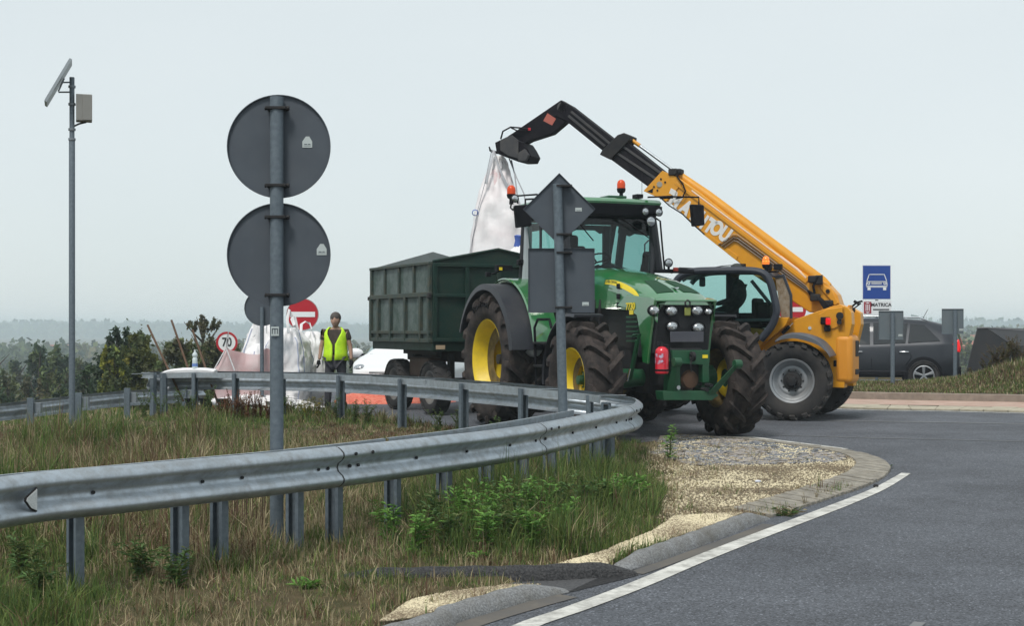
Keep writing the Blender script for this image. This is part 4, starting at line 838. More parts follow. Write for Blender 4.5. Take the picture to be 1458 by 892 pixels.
# lamps on the rear fender
p = px(717, 382, 0, .1); P('tail_lamp', BLACK, t, lambda b: (b.box(p, (.1, .26, .09)), b.box(px(695, 391, 0, .0), (.08, .07, .07)), b.tube([px(700, 391, 0, 0), px(712, 386, 0, 0)], .015, 6)), bevel=.015)
p = px(741, 374, 0, .1); P('tail_lamp', BLACK, t, lambda b: b.box(p, (.1, .1, .09)), bevel=.015)
P('sticker', mat('stripe_yellow', ()), t, lambda b: b.box(px(713, 383, 0, .155), (.006, .05, .045)))
P('lifting_cover', mat('shroud_grey', (.30, .34, .36), .4, c2=(.36, .4, .42), ns=2), t, lambda b: b.tube([px(752, 324, 0, .14), px(751, 370, 0, .14), px(749, 404, 0, .14)], [.065, .07, .075], 8))
# extinguisher: its own thing, hung on the front
p = TR.o+sum((TR.ax[i]*v for i, v in enumerate(px(942.5, 513, 0, 3.88))), Vector())
fe = thing('fire_extinguisher', 'red fire extinguisher strapped to the front of the green tractor', 'extinguisher', loc=p, rz=TR.a+math.pi/2)
b = MB(); b.lathe([(0, -.18), (.075, -.18), (.088, -.165), (.088, .10), (.08, .135), (.05, .165), (.025, .175), (0, .175)], (0, 0, 0), (0, 0, 1), 24); b.build('cylinder', RED, fe)
b = MB(); b.cyl((0, 0, .17), (0, 0, .22), .02, n=10); b.box((-.03, 0, .235), (.11, .025, .018)); b.box((-.03, 0, .21), (.09, .02, .012)); b.build('valve', DARK, fe); P('hose', BLACK, fe, lambda b: b.tube([(.01, -.02, .2), (.07, -.06, .19), (.095, -.06, .05), (.095, -.04, -.12)], .011, 6))
b = MB(); b.lathe([(.0895, -.05), (.0895, .085)], (0, 0, 0), (0, 0, 1), 24, a0=math.pi*.05, a1=math.pi*.95); lb = b.build('label_sleeve', mat('ext_label', (.50, .015, .04), .4, c2=(.45, .42, .55), ns=16, amt=.2), fe)
P('strap', BLACK, fe, lambda b: b.lathe([(.0905, -.145), (.0905, -.12)], (0, 0, 0), (0, 0, 1), 24))
# ---------------------------------------------------------------- trailer
TL = Fr((-1.35, 24.4), -65, ROADZ)
tl = TL.empty('farm_trailer', 'dark green high-sided tipping trailer hitched behind the tractor', 'trailer')
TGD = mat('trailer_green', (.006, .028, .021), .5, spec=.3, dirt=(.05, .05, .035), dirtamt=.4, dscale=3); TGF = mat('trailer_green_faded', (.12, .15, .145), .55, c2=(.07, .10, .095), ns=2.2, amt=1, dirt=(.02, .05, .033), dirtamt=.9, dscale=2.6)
TGR = mat('trailer_green_rib', (.022, .042, .036), .6, dirt=(.12, .09, .05), dirtamt=.5, dscale=7)
L, Wd, z0, z1, z2 = 3.0, 2.42, 1.26, 2.05, 2.60
def wall(name, p0, p1, za, zb, m, th=.04): 
    a, c = Vector((*p0, 0)), Vector((*p1, 0)); d = (c-a).normalized(); n = Vector((-d.y, d.x, 0))*th; b = MB(); b.add([(v.x, v.y, z) for z in (za, zb) for v in (a, c, c+n, a+n)], [(0, 1, 2, 3), (4, 7, 6, 5), (0, 4, 5, 1), (1, 5, 6, 2), (2, 6, 7, 3), (3, 7, 4, 0)]); return b.build(name, m, tl, smooth=0)
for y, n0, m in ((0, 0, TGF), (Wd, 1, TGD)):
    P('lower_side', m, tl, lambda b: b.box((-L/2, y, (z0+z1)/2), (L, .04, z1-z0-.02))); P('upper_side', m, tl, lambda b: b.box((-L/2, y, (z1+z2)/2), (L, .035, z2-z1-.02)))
ys = -.035
for k in range(5): P('upper_rib', TGR, tl, lambda b: b.box((-.03-(L-.06)*k/4, ys, (z1+z2)/2), (.09 if k in (0, 4) else .07, .05, z2-z1-.03)), bevel=.006)
for x in (-.03, -.42, -1.16, -1.9, -2.55, -2.97): P('lower_rib', TGR, tl, lambda b: b.box((x, ys-.01, (z0+z1)/2), (.075, .07, z1-z0-.03)), bevel=.006)
for z, h in ((z2, .05), (z1+.02, .08), (z0+.02, .07), (z0+.16, .06)): P('side_rail', TGR, tl, lambda b: b.box((-L/2, ys, z), (L+.04, .07, h)), bevel=.008)
P('bottom_beam', TGD, tl, lambda b: (b.box((-L/2, .06, z0-.08), (L, .14, .14)), b.box((-L/2, Wd-.06, z0-.08), (L, .14, .14)), b.box((-.05, Wd/2, z0-.08), (.12, Wd, .16))), bevel=.01)
# end boards with a low gable
for x in (0, -L):
    b = MB(); b.prism([(0, z0), (Wd, z0), (Wd, z2+.02+(.04 if x else 0)), (Wd/2, z2+(.36 if x else .25)), (0, z2+.02)], x-.02, x+.02, 0); b.build('end_board', TGD if x == 0 else mat('trailer_grey_board', (.17, .20, .20), .6, dirt=(.1, .11, .1), dirtamt=.5), tl, smooth=0)
    if x == 0:
        for y in (.03, .62, 1.21, 1.8, 2.39): P('end_rib', TGD, tl, lambda b: b.box((x+.045, y, (z0+z2)/2), (.05, .07, z2-z0)), bevel=.006)
        for z in (z0+.03, z1, z2-.03): P('end_rail', TGD, tl, lambda b: b.box((x+.05, Wd/2, z), (.05, Wd, .06)), bevel=.006)
        b = MB(); b.tube([(x+.03, 0, z2+.03), (x+.03, Wd/2, z2+.26), (x+.03, Wd, z2+.03)], .025, 6); b.build('gable_bar', TGD, tl)
P('floor', DARK, tl, lambda b: b.box((-L/2, Wd/2, z0+.02), (L-.1, Wd-.1, .04)))
P('hinge', DARK, tl, lambda b: b.box((-L-.03, -.05, z1), (.06, .08, .07)), bevel=.01); P('hinge', DARK, tl, lambda b: b.box((-.0, -.06, z1), (.08, .06, .09)), bevel=.01)
P('frame', mat('frame_rust', (.03, .028, .026), .8, dirt=(.09, .06, .04), dirtamt=.6), tl, lambda b: (b.box((-L/2+.1, Wd/2-.5, 1.0), (L, .12, .2)), b.box((-L/2+.1, Wd/2+.5, 1.0), (L, .12, .2)), b.box((-.9, Wd/2, 1.0), (.1, 1.4, .16)), b.box((-2.2, Wd/2, 1.0), (.1, 1.4, .16)), b.box((.6, Wd/2, .75), (1.6, .12, .12))), bevel=.01)
P('sub_frame', mat('frame_rust', ()), tl, lambda b: (b.box((-1.3, .32, 1.08), (1.6, .1, .1)), b.box((-.5, Wd/2, .5), (.12, 2.1, .12)), b.box((-2.25, Wd/2, .5), (.12, 2.1, .12)), b.box((-.5, .55, .8), (.1, .1, .5)), b.box((-2.25, .55, .8), (.1, .1, .5))))
P('tool_box', mat('box_brown', (.09, .06, .045), .85, dirt=(.05, .04, .03), dirtamt=.6, bump=.6, bs=12), tl, lambda b: b.box((-1.35, .45, .80), (.95, .35, .34)), bevel=.03)
P('reflector', mat('marker_tan', (.4, .3, .2), .5), tl, lambda b: b.box((.07, .12, z0-.09), (.02, .16, .07)))
pw = None
for x in (-.42, -2.2):
    for y, o in ((.22, -1), (Wd-.22, 1)): wheel(tl, .47, .25, .27, 26, .012, (x, y, .47), o, TYRED, mat('rim_grey', (.12, .12, .12), .6, dirt=(.2, .15, .1), dirtamt=.6), dish=.08, hubr=.09, nbolt=6)
# ---------------------------------------------------------------- telehandler
lf = Vector((-math.sin(math.radians(156)), math.cos(math.radians(156)))); RLW = Vector((4.54, 23.3))
MO = RLW-lf*.93
MH = Fr((MO.x, MO.y), 156, ROADZ); mh = MH.empty('telehandler', 'amber telehandler with its long boom raised over the trailer, parked beyond the tractor', 'telehandler'); mp = MH.px
MRIM = mat('rim_silver', (.30, .32, .34), .45, .4, dirt=(.16, .14, .12), dirtamt=.45)
for y, o in ((.93, 1), (-.93, -1)): wheel(mh, .645, .44, .335, 18, .035, (0, y, .645), o, TYRED, MRIM, style='flat', hub=DARK, hubr=.15, steer=math.radians(10), nbolt=10)
for y, o in ((.93, 1), (-.93, -1)): wheel(mh, .645, .44, .335, 18, .035, (2.75, y, .645), o, TYRED, MRIM, style='flat', hub=DARK, hubr=.15, nbolt=10)
def mpoly(name, pts, y0, y1, m, yr=None, bev=.012, parent=None, sm=0):
    b = MB(); b.prism([MH.xz(a, c, yr if yr is not None else max(y0, y1)) for a, c in pts], y0, y1, 1); return b.build(name, m, parent or mh, smooth=sm, bevel=bev)
mpoly('side_plate', [(1076, 498), (1084, 480), (1107, 470), (1118, 460), (1160, 445), (1186, 436), (1197, 434), (1207, 438), (1212, 445), (1213, 462), (1206, 492), (1202, 553), (1180, 552), (1160, 540), (1120, 545), (1085, 540)], .34, .60, AMBER)
mpoly('side_plate', [(1076, 498), (1084, 480), (1107, 470), (1160, 447), (1197, 436), (1212, 445), (1213, 462), (1206, 492), (1202, 553), (1120, 548), (1085, 540)], -.55, -.30, AMBER, yr=.5)
mpoly('chassis', [(1040, 540), (1050, 520), (1200, 515), (1200, 548), (1060, 562)], -.5, .5, AMBER, yr=.5)
P('chassis_rail', AMBER, mh, lambda b: b.box((1.6, 0, .75), (3.0, .8, .4)), bevel=.03)
for x in (0, 2.75): P('axle', DARK, mh, lambda b: b.tube([(x, -.8, .645), (x, -.25, .645), (x, .25, .645), (x, .8, .645)], [.1, .17, .17, .1], 12))
# tail: engine cover and counterweight
def xr(a): return MH.px(a, 500, 1, .6).x
xe = xr(1204)
b = MB(); b.box((xe+.04, 0.29, .99), (.30, .66, .80)); cw = b.build('counterweight', AMBERL, mh, smooth=40, bevel=.09, seg=4)
P('tail_slot', DARK, cw, lambda b: b.box((xe-.112, .22, 1.16), (.02, .26, .26)), bevel=.01); P('tail_slot', DARK, cw, lambda b: b.box((xe-.112, .22, .78), (.02, .30, .09)), bevel=.01)
b = MB(); b.box((xe+.06, .30, 1.62), (.16, .60, .44)); b.build('tail_cover', AMBER, mh, smooth=0, bevel=.03)
for z in (1.52, 1.66): P('tail_lamp', BLACK, mh, lambda b: b.box((xe-.025, .46, z), (.05, .16, .09)), bevel=.01)
P('tail_cover', AMBERL, mh, lambda b: b.box((xe-.03, .38, 1.80), (.03, .24, .14)), bevel=.01)
P('rear_mirror', BLACK, mh, lambda b: (b.tube([mp(1207, 442, 1, .2), mp(1220, 431, 1, .2), mp(1228, 429, 1, .2)], .018, 6), b.tube([mp(1216, 429, 1, .2), mp(1224, 434, 1, .2)], .025, 6), b.tube([mp(1210, 444, 1, .1), mp(1226, 432, 1, .1)], .012, 6)))
P('rear_hose', BLACK, mh, lambda b: b.tube([mp(1200, 438, 1, .3), mp(1210, 443, 1, .2), mp(1214, 442, 1, 0)], .05, 8))
mpoly('pivot_boss', [(1183+17*math.cos(a), 452+17*math.sin(a)) for a in np.linspace(.2, 3.0, 12)]+[(1166, 448), (1178, 440), (1200, 437)], .6, .625, AMBER, yr=.61)
p = mp(1196, 450, 1, .65); P('pivot_pin', DARK, mh, lambda b: (b.cyl(p, p+Vector((0, .03, 0)), .06, n=18), b.cyl(mp(1195, 459, 1, .63), mp(1195, 459, 1, .67), .04, n=14), b.box(mp(1195.5, 454, 1, .635), (.06, .02, .12))), bevel=.004)
p = mp(1175, 457, 1, .66); P('side_lamp', BLACK, mh, lambda b: (b.box(p, (.14, .10, .12)), b.box(mp(1178, 468, 1, .64), (.10, .07, .10))), bevel=.015)
p = mp(1178, 458, 1, .69); P('side_lamp_lens', REDL, mh, lambda b: b.box(p+Vector((-.02, .03, 0)), (.08, .03, .11)), bevel=.01)
P('reflector', CHROME, mh, lambda b: b.cyl(mp(1153, 467.5, 1, .6), mp(1153, 467.5, 1, .612), .028, n=14)); P('tie_down_slot', BLACK, mh, lambda b: b.box(mp(1189, 518, 1, .605), (.05, .015, .10)), bevel=.015)
P('gas_strut', BLACK, mh, lambda b: (b.tube([mp(1114, 475, 1, .68), mp(1124, 465, 1, .68)], .03, 8),)); P('gas_strut', CHROME, mh, lambda b: b.tube([mp(1123, 466, 1, .68), mp(1129, 460, 1, .68)], .018, 8))
# mudguard over the rear wheel
fr_ = [(1104, 484.5), (1112, 478.5), (1124, 474.5), (1136, 474), (1152, 478), (1166, 485), (1176, 496), (1182, 506)]
b = MB(); q = [MH.xz(a, c, 1.12) for a, c in fr_]; q = spline(q, .06); rs = []
for i, (x, z) in enumerate(q):
    k = i/(len(q)-1); dr = .03+.07*math.sin(math.pi*min(1, k*1.1))**.7; wd = .30+.22*k
    rs.append([(x, 1.16-wd*1.0, z), (x, 1.10, z), (x, 1.16, z-.03), (x, 1.165, z-dr), (x, 1.15, z-dr), (x, 1.14, z-.045), (x, 1.08, z-.02), (x, 1.16-wd*1.0, z-.02)])
b.rings(rs); b.build('mudguard', mat('mudguard_grey', (.085, .095, .11), .45), mh, smooth=50)
# boom ------------------------------------------------------------
YB = -.02
OB = [(916.5, 272), (943, 244), (963, 251), (996, 284-10), (1030, 301), (1086, 343), (1135, 383), (1155, 396), (1176, 402), (1192, 420), (1197, 436), (1165, 446), (1152, 445), (1060, 383.5), (1053, 375), (1036, 362), (1033, 356), (1020, 348), (1000, 333), (954, 289)]
mpoly('boom_outer', OB, YB-.36, YB, AMBER, bev=.02)
mpoly('boom_head_plate', [(916, 272), (943, 243), (962, 251.5), (973, 259), (948, 288), (940, 283)], YB, YB+.02, AMBER, bev=.006)
for q_ in ((941, 255), (947, 259.5), (931, 266), (936, 271)): P('bolt', DARK, mh, lambda b: b.cyl(mp(*q_, 1, YB+.02), mp(*q_, 1, YB+.035), .018, n=8))
P('boom_boss', mat('boss_grey', (.45, .42, .36), .5, .4), mh, lambda b: b.cyl(mp(939, 262.5, 1, YB+.02), mp(939, 262.5, 1, YB+.04), .05, n=18))
mpoly('warning_triangle', [(921, 273), (929, 275), (930, 268)], YB+.02, YB+.024, BLACK, bev=0)
# ribs along the boom edge
mpoly('boom_edge', [(960, 262), (963, 259), (1150, 399.5), (1147, 404)], YB, YB+.025, AMBER, bev=.004)
mpoly('boom_edge', [(1000, 333), (1003, 330), (1051, 365), (1048, 371)], YB, YB+.015, AMBER, bev=.004)
STP = mat('stripe_dark', (.035, .03, .035), .5); STG = mat('stripe_grey', (.35, .32, .28), .5)
for m, o in ((STG, 0), (STP, 2.2), (STG, 4.4), (STP, 6.6), (STG, 8.8)):
    b = MB(); q = [(1022.5+o*.95, 348.5+o*.55), (1044+o*.1, 334+o*1.0), (1050+o*.0, 334.5+o*1.1), (1092, 365+o*1.1), (1128, 392+o*.9), (1148, 408+o*.7), (1154, 418+o*.3)]
    b.tube([mp(a, c, 1, YB+.028) for a, c in q], .0125, 4, flat=.5); b.build('boom_stripe' if m is STG else 'boom_pipe', m, mh)
# top cylinder, white rod cover strip
b = MB(); b.tube([mp(966, 249, 1, YB-.16), mp(1008, 279, 1, YB-.16), mp(1170, 401, 1, YB-.16), mp(1180, 409, 1, YB-.16)], [.07, .09, .095, .07], 20); b.build('boom_cylinder', AMBER, mh)
b = MB(); b.tube([mp(985, 271.5, 1, YB-.02), mp(1135, 384, 1, YB-.02), mp(1148, 396, 1, YB-.02)], .026, 8); b.build('boom_tube', mat('pale_strip', (.72, .55, .42), .4), mh)
b = MB(); b.tube([mp(895, 196.5, 1, YB-.17), mp(911, 207.5, 1, YB-.17)], .035, 12); b.build('rod_end', AMBER, mh)
b = MB(); b.tube([mp(910, 207, 1, YB-.17), mp(962, 245, 1, YB-.17)], .026, 12); b.build('rod', CHROME, mh)
P('rod_clamp', DARK, mh, lambda b: (b.box(mp(961, 246, 1, YB-.1), (.16, .3, .12)), b.box(mp(968, 245, 1, YB-.1), (.10, .2, .10))), bevel=.02)
P('hose', BLACK, mh, lambda b: b.tube([mp(963, 250, 1, YB+.04), mp(972, 262, 1, YB+.07), mp(976, 272, 1, YB+.07), mp(972, 281, 1, YB+.06), mp(962, 283, 1, YB+.05)], .014, 6))
P('hose', BLACK, mh, lambda b: b.tube([mp(942, 283, 1, YB+.04), mp(953, 293, 1, YB+.06), mp(972, 305, 1, YB+.06), mp(985, 318, 1, YB+.05), mp(1003, 334, 1, YB+.04)], .012, 6))
BD = mat('boom_black', (.008, .007, .011), .6, dirt=(.045, .042, .042), dirtamt=.3, dscale=3, spec=.12); BD2 = mat('boom_grey', (.05, .05, .055), .5, dirt=(.12, .11, .10), dirtamt=.5, dscale=4, spec=.3)
mpoly('boom_inner', [(868, 226), (893, 203), (944, 244), (968, 262), (950, 288), (920, 264)], YB-.32, YB-.03, BD, bev=.01)
mpoly('boom_rib', [(877, 219), (879, 216.5), (948, 262), (946, 265)], YB-.03, YB-.01, BD2, bev=.003); mpoly('boom_rib', [(886, 210), (888, 207.5), (950, 251), (948, 254)], YB-.03, YB-.01, BD2, bev=.003)
mpoly('boom_fly', [(799, 143), (812, 150), (874, 198.5), (898, 220), (884, 236), (856, 213), (806, 172.5), (790, 165)], YB-.30, YB-.06, BD, bev=.01)
mpoly('boom_rib', [(812, 160), (814, 157.5), (870, 204), (868, 206.5)], YB-.06, YB-.04, BD2, bev=.003); mpoly('boom_rib', [(808, 166), (810, 163.5), (862, 207), (860, 209.5)], YB-.06, YB-.04, BD2, bev=.003)
mpoly('boom_collar', [(853.5, 220), (857, 214), (879, 192), (888, 189), (897, 193), (896, 199), (884, 212), (869, 227.5)], YB-.36, YB+.03, DARK, bev=.015)
mpoly('boom_knuckle', [(798.5, 142), (812, 150), (806.6, 173), (786, 190.5), (755, 200.5), (745, 206), (727, 204), (722, 194), (730, 189)], YB-.27, YB-.08, BD, bev=.02)
mpoly('decal', [(773.5, 172), (779.5, 161), (791.5, 169), (786, 178.5)], YB-.08, YB-.074, mat('decal_red', (.42, .11, .08), .5), bev=0)
P('knuckle_pin', BD2, mh, lambda b: b.lathe([(0, .02), (.09, .02), (.11, 0)], mp(801, 153, 1, YB-.08), (0, 1, 0), 20))
mpoly('carriage', [(704.5, 203), (722, 194.5), (745, 203), (751, 212), (756, 222), (752, 230), (738, 230.5), (718, 223), (707, 218.5)], YB-.42, YB+.04, BD, bev=.012)
mpoly('carriage_plate', [(712, 200), (728, 192), (738, 200), (738, 226), (724, 222), (712, 214)], YB+.04, YB+.07, BD2, bev=.006)
P('carriage_foot', BD2, mh, lambda b: b.prism([MH.xz(a, c, YB) for a, c in ((741, 219), (750, 213), (756, 222), (752, 230), (741, 230))], YB-.1, YB+.12, 1), bevel=.01)
P('hose', BLACK, mh, lambda b: b.tube([mp(713, 198, 1, YB-.05), mp(716, 187, 1, YB-.02), mp(727, 181, 1, YB), mp(740, 182, 1, YB), mp(752, 184, 1, YB-.05)], .016, 6)); P('hose', BLACK, mh, lambda b: b.tube([mp(728, 182, 1, YB-.02), mp(736, 186, 1, YB), mp(748, 186, 1, YB-.05)], .014, 6))
p = mp(754, 184, 1, YB-.08); P('coupling', RED, mh, lambda b: b.box(p, (.05, .05, .045)))
P('hook', BD, mh, lambda b: b.tube([mp(709, 217, 1, YB-.2), mp(703, 217, 1, YB-.2), mp(698, 214, 1, YB-.2), mp(696.5, 209, 1, YB-.2)], [.03, .028, .022, .012], 8))
# MANITOU lettering along the boom
a = mp(955, 279, 1, YB); c = mp(1042, 343, 1, YB); d = (c-a)
wd_ = [(962, 289.5, 'M', 1.15), (977, 300, 'A', 1), (993.5, 311, 'N', 1), (1003, 317.5, 'I', .8), (1011.5, 322.5, 'T', 1), (1021, 326, 'O', 1), (1033, 334.5, 'U', 1)]
for x, y, ch, s_ in wd_:
    p = mp(x-1, y-3 if ch in 'MAN' else y, 1, YB+.004); text(ch, .34, DECAL, mh, 'lettering', basis(p, (-1*math.cos(0), 0, 0), (0, 0, 1)) @ Matrix.Rotation(-math.radians(36), 4, 'Z') @ Matrix.Shear('XZ', 4, (0, 0)) @ Matrix.Scale(.72, 4, (1, 0, 0)), bold=.018, ext=.003)
p = mp(958, 272, 1, YB); mpoly('decal', [(955.5, 268), (963, 272), (960, 279.5), (952.5, 275)], YB+.02, YB+.024, DECAL, bev=0)
# pivot hoses
for k in range(4):
    P('hose', BLACK, mh, lambda b: b.tube([mp(1150+k, 414+k*2, 1, YB+.05), mp(1160+k*2, 420+k, 1, YB+.12), mp(1168+k*2, 430, 1, YB+.14), mp(1174+k*2.5, 440, 1, YB+.12)], .018, 6))
P('hose', BLACK, mh, lambda b: b.tube([mp(1160, 418, 1, YB+.1), mp(1158, 408, 1, YB+.12), mp(1164, 395, 1, YB+.12), mp(1170, 392, 1, YB+.1), mp(1165, 405, 1, YB+.1)], .022, 6))
P('valve_block', DARK, mh, lambda b: b.box(mp(1158, 398, 1, YB+.06), (.16, .14, .12)), bevel=.02)
P('valve_block', DARK, mh, lambda b: b.box(mp(1166, 399, 1, YB+.08), (.12, .1, .16)), bevel=.02)
P('valve_block', DARK, mh, lambda b: b.box(mp(1161, 424, 1, YB+.08), (.16, .12, .12)), bevel=.02)
P('valve_block', DARK, mh, lambda b: b.box(mp(1180, 432, 1, YB+.06), (.14, .1, .1)), bevel=.02)

mpoly('boom_bracket', [(1166, 398), (1176, 408), (1183, 411), (1190, 424), (1194, 432), (1188, 436), (1180, 425), (1168, 412)], YB-.30, YB+.03, AMBER, bev=.015)
P('bolt', DARK, mh, lambda b: b.cyl(mp(1178.5, 415, 1, YB+.03), mp(1178.5, 415, 1, YB+.05), .035, n=12))
# ---- cab
YC = .98; YI = .08
FRM = mat('cab_frame', (.028, .033, .046), .42)
CFP = [(962, 402), (968, 395), (978, 389.5), (990, 386.5), (1010, 385.5), (1055, 385), (1078, 386.5), (1089, 391), (1096, 401), (1101, 418), (1105.5, 440), (1104, 452), (1097, 467), (1083, 484)]
def cframe(y, r, name): b = MB(); b.tube(spline([tuple(mp(a, c, 1, y)) for a, c in CFP], .05), r, 10); return b.build(name, FRM, mh)
b = MB(); q = np.array([tuple(mp(a, c, 1, YC)) for a, c in CFP]); q3 = []
def sp3(P3):
    P_ = [np.array(p) for p in P3]; P_ = [2*P_[0]-P_[1]]+P_+[2*P_[-1]-P_[-2]]; o = []
    for i in range(1, len(P_)-2):
        for tt in np.linspace(0, 1, 5, endpoint=False):
            a, b_, c, d = P_[i-1:i+3]; o.append(.5*((2*b_)+(c-a)*tt+(2*a-5*b_+4*c-d)*tt*tt+(3*b_-a-3*c+d)*tt**3))
    return o+[P_[-2]]
b.tube(sp3(q), .062, 10); b.build('cab_frame', FRM, mh)
qi = [(v[0], YI, v[2]-.0) for v in sp3(q)]; P('cab_frame', FRM, mh, lambda b: b.tube(qi, .045, 8))
x0, x1 = q[0][0], q[11][0]; zt = max(v[2] for v in q)
# roof skin between the two frames
rr = [v for v in sp3(q)]; b = MB(); b.rings([[(v[0], y, v[2]+.03) for v in rr if v[2] > zt-.16] for y in (YI, YC)], cap=False, closed=False); b.build('cab_roof', FRM, mh, solid=.03)
# windows: side panes near and far, following the frame
def pane(y, name, m): 
    b = MB(); vs = [(v[0], y, v[2]) for v in sp3(q)]; vs.append((x0+.35, y, vs[-1][2])); vs.append((x0+.05, y, vs[0][2]-.35)); b.add(vs, [tuple(range(len(vs)))]); return b.build(name, m, mh, smooth=0)
pane(YC-.02, 'door_window', GLASS); pane(YI+.0, 'far_window', mat('tint_glass_thin', tr=(.84, .95, .93)))
P('window_bar', FRM, mh, lambda b: b.tube([mp(1070, 400, 1, YC-.05), mp(1082, 415, 1, YC-.05), mp(1098, 435, 1, YC-.05)], .03, 8))
P('pillar', PIL, mh, lambda b: b.box(mp(1043, 420, 1, YI+.06), (.22, .03, .95)))
P('pillar', PIL, mh, lambda b: b.tube([mp(972, 400, 1, YI), mp(985, 392, 1, YI)], .03, 6))
P('cab_mirror', BLACK, mh, lambda b: b.box(mp(1000, 401.5, 1, YI), (.11, .05, .17)), bevel=.03); 
P('cab_console', RUBBER, mh, lambda b: (b.box(mp(1012, 452, 1, .55), (1.1, .7, .14)), b.box(mp(1060, 462, 1, .6), (.7, .6, .12)), b.box(mp(1093, 446, 1, .5), (.24, .7, .35))), bevel=.04)
P('cab_sill', mat('sill_grey', (.16, .18, .2), .35), mh, lambda b: (b.box(mp(1072, 456, 1, YC-.08), (.60, .06, .05)),), bevel=.015)
P('cab_arch', mat('sill_grey', ()), mh, lambda b: b.tube([mp(1008, 444, 1, YC-.15), mp(1030, 446, 1, YC-.15), mp(1050, 453, 1, YC-.15)], .025, 6))
mpoly('cab_lower', [(955, 470), (1010, 456), (1050, 458), (1080, 470), (1092, 478), (1080, 492), (1070, 520), (1000, 540), (960, 530)], YI, YC-.12, AMBER, yr=YC, bev=.04)
P('cab_seat', RUBBER, mh, lambda b: (b.box(mp(1062, 452, 1, .5), (.5, .5, .14)), b.box(mp(1079, 440, 1, .5), (.12, .46, .35))), bevel=.05, seg=3)
# rear pane behind the cab frame, dusty
b = MB(); zs = [MH.xz(a, c, YC-.1) for a, c in ((1100, 395), (1112, 392), (1122, 420), (1123, 452), (1109, 452))]
b.prism(zs, YC-.30, YC-.28, 1); b.build('rear_window', mat('dusty_pane', (.18, .115, .05), .25, c2=(.26, .2, .14), ns=5, amt=.7, dirt=(.5, .47, .42), dirtamt=.5, dscale=8), mh, smooth=0)
mpoly('rear_window_frame', [(1098, 393), (1113, 390), (1124, 420), (1124.5, 454), (1108, 454), (1108, 451), (1121, 451), (1121, 421), (1111, 394), (1100, 396)], YC-.32, YC-.26, FRM, yr=YC-.1, bev=.005)
mpoly('cab_rear', [(1104, 452), (1124, 452), (1118, 464), (1090, 488), (1078, 486), (1096, 468)], YI, YC-.2, AMBER, yr=YC-.2, bev=.01)
p = mp(1090.5, 379, 1, .8); b = beacon(mh, (p.x, p.y, p.z-.09), ORON, r=.062, h=.14, stem=.04, glow=True)
P('beacon_bracket', BLACK, mh, lambda b: (b.tube([mp(1091, 380, 1, .8), mp(1091, 390, 1, .8)], .018, 6), b.box(mp(1095, 381, 1, .78), (.08, .08, .10)), b.box(mp(1108, 380.5, 1, .7), (.13, .09, .10)), b.box(mp(1100, 387, 1, .75), (.22, .04, .03))), bevel=.01)
P('roof_hose', BLACK, mh, lambda b: b.tube([mp(1018, 381, 1, .6), mp(1028, 379, 1, .6), mp(1058, 377, 1, .5)], .008, 5)); P('roof_lamp', DARK, mh, lambda b: b.box(mp(1056, 378, 1, .5), (.12, .1, .05)))
P('front_bracket', BLACK, mh, lambda b: b.tube([mp(955, 388, 1, .9), mp(968, 383, 1, .9), mp(990, 384, 1, .9)], .03, 6))
# round red sign seen through the gap between boom and cab
D8 = 31.; x8 = (1128-CX)/F*D8; g8 = .28; e = thing('road_sign', 'round red sign showing between the boom and the telehandler cab', 'road sign', loc=(x8, D8, g8)); zn = zz(441, D8, g8)
P('pole', ZINC, e, lambda b: b.tube([(0, .05, -.3), (0, .05, zn)], .035, 12)); b = MB(); b.prism([(p[0], p[1]+zn) for p in disc(.30, 36)], 0, .012, 1); pl = b.build('sign_plate', mat('sign_red', ()), e, smooth=0); P('white_bar', BLUEW, pl, lambda b: b.box((0, -.004, zn), (.46, .004, .1)))
# ---------------------------------------------------------------- cars
def car(e, st, paint, glassm, wheels, win, wr_=.36, names=('body',)):
    """st: x, bottom, belt, top, half width, half roof width"""
    rs = []
    for x, zb, zl, zt, wb, wr in st:
        g = max(zt-zl, .02)
        h = [(wb*.93, zb), (wb*.99, zb+.10), (wb, zb+(zl-zb)*.45), (wb*.99, zl-.06), (wb*.955, zl), (wb*.955+(wr-wb*.955)*.52, zl+g*.45), (wr, zl+g*.86), (wr*.86, zt-.02*min(1, g*4)), (wr*.5, zt+.005), (0, zt+.012)]
        rs.append([(x, -y, z) for y, z in h]+[(x, y, z) for y, z in h[-2::-1]])
    b = MB(); b.rings(rs, closed=False); n = len(rs[0]); b.add(rs[0], [tuple(range(n))]); b.add(rs[-1], [tuple(range(n))]); body = b.build('body', paint, e, smooth=45)
    def side_pt(x, f, s_):
        k = [s[0] for s in st]; v = [float(np.interp(x, k, [s[i] for s in st])) if k[0] < k[-1] else float(np.interp(-x, [-a for a in k], [s[i] for s in st])) for i in range(6)]
        zb, zl, zt, wb, wr = v[1:]; g = zt-zl; zz_ = zl+g*f; y = wb*.955+(wr-wb*.955)*min(1, f/.86); return (x, s_*(y+.014), zz_)
    for nm, quad in win:
        for s_ in (-1, 1):
            vs = [side_pt(x, f, s_) for x, f in quad]; b = MB(); b.add(vs, [tuple(range(len(vs)))]); b.build(nm, glassm, body, smooth=0)
    return body, side_pt
GREYP = mat('car_grey', (.028, .032, .040), .38, m=.2, coat=.2, spec=.3); CGL = mat('car_glass', (.012, .015, .018), .06, spec=.7)
SU = Fr((W(1320, 520, 34.2).x, 34.2+.8*.0), 166, ROADZ); SU.o += SU.ax[1]*-.80-SU.ax[0]*-.08
su = SU.empty('car', 'dark grey off-road estate car with silver door handles passing behind the grass mound', 'car')
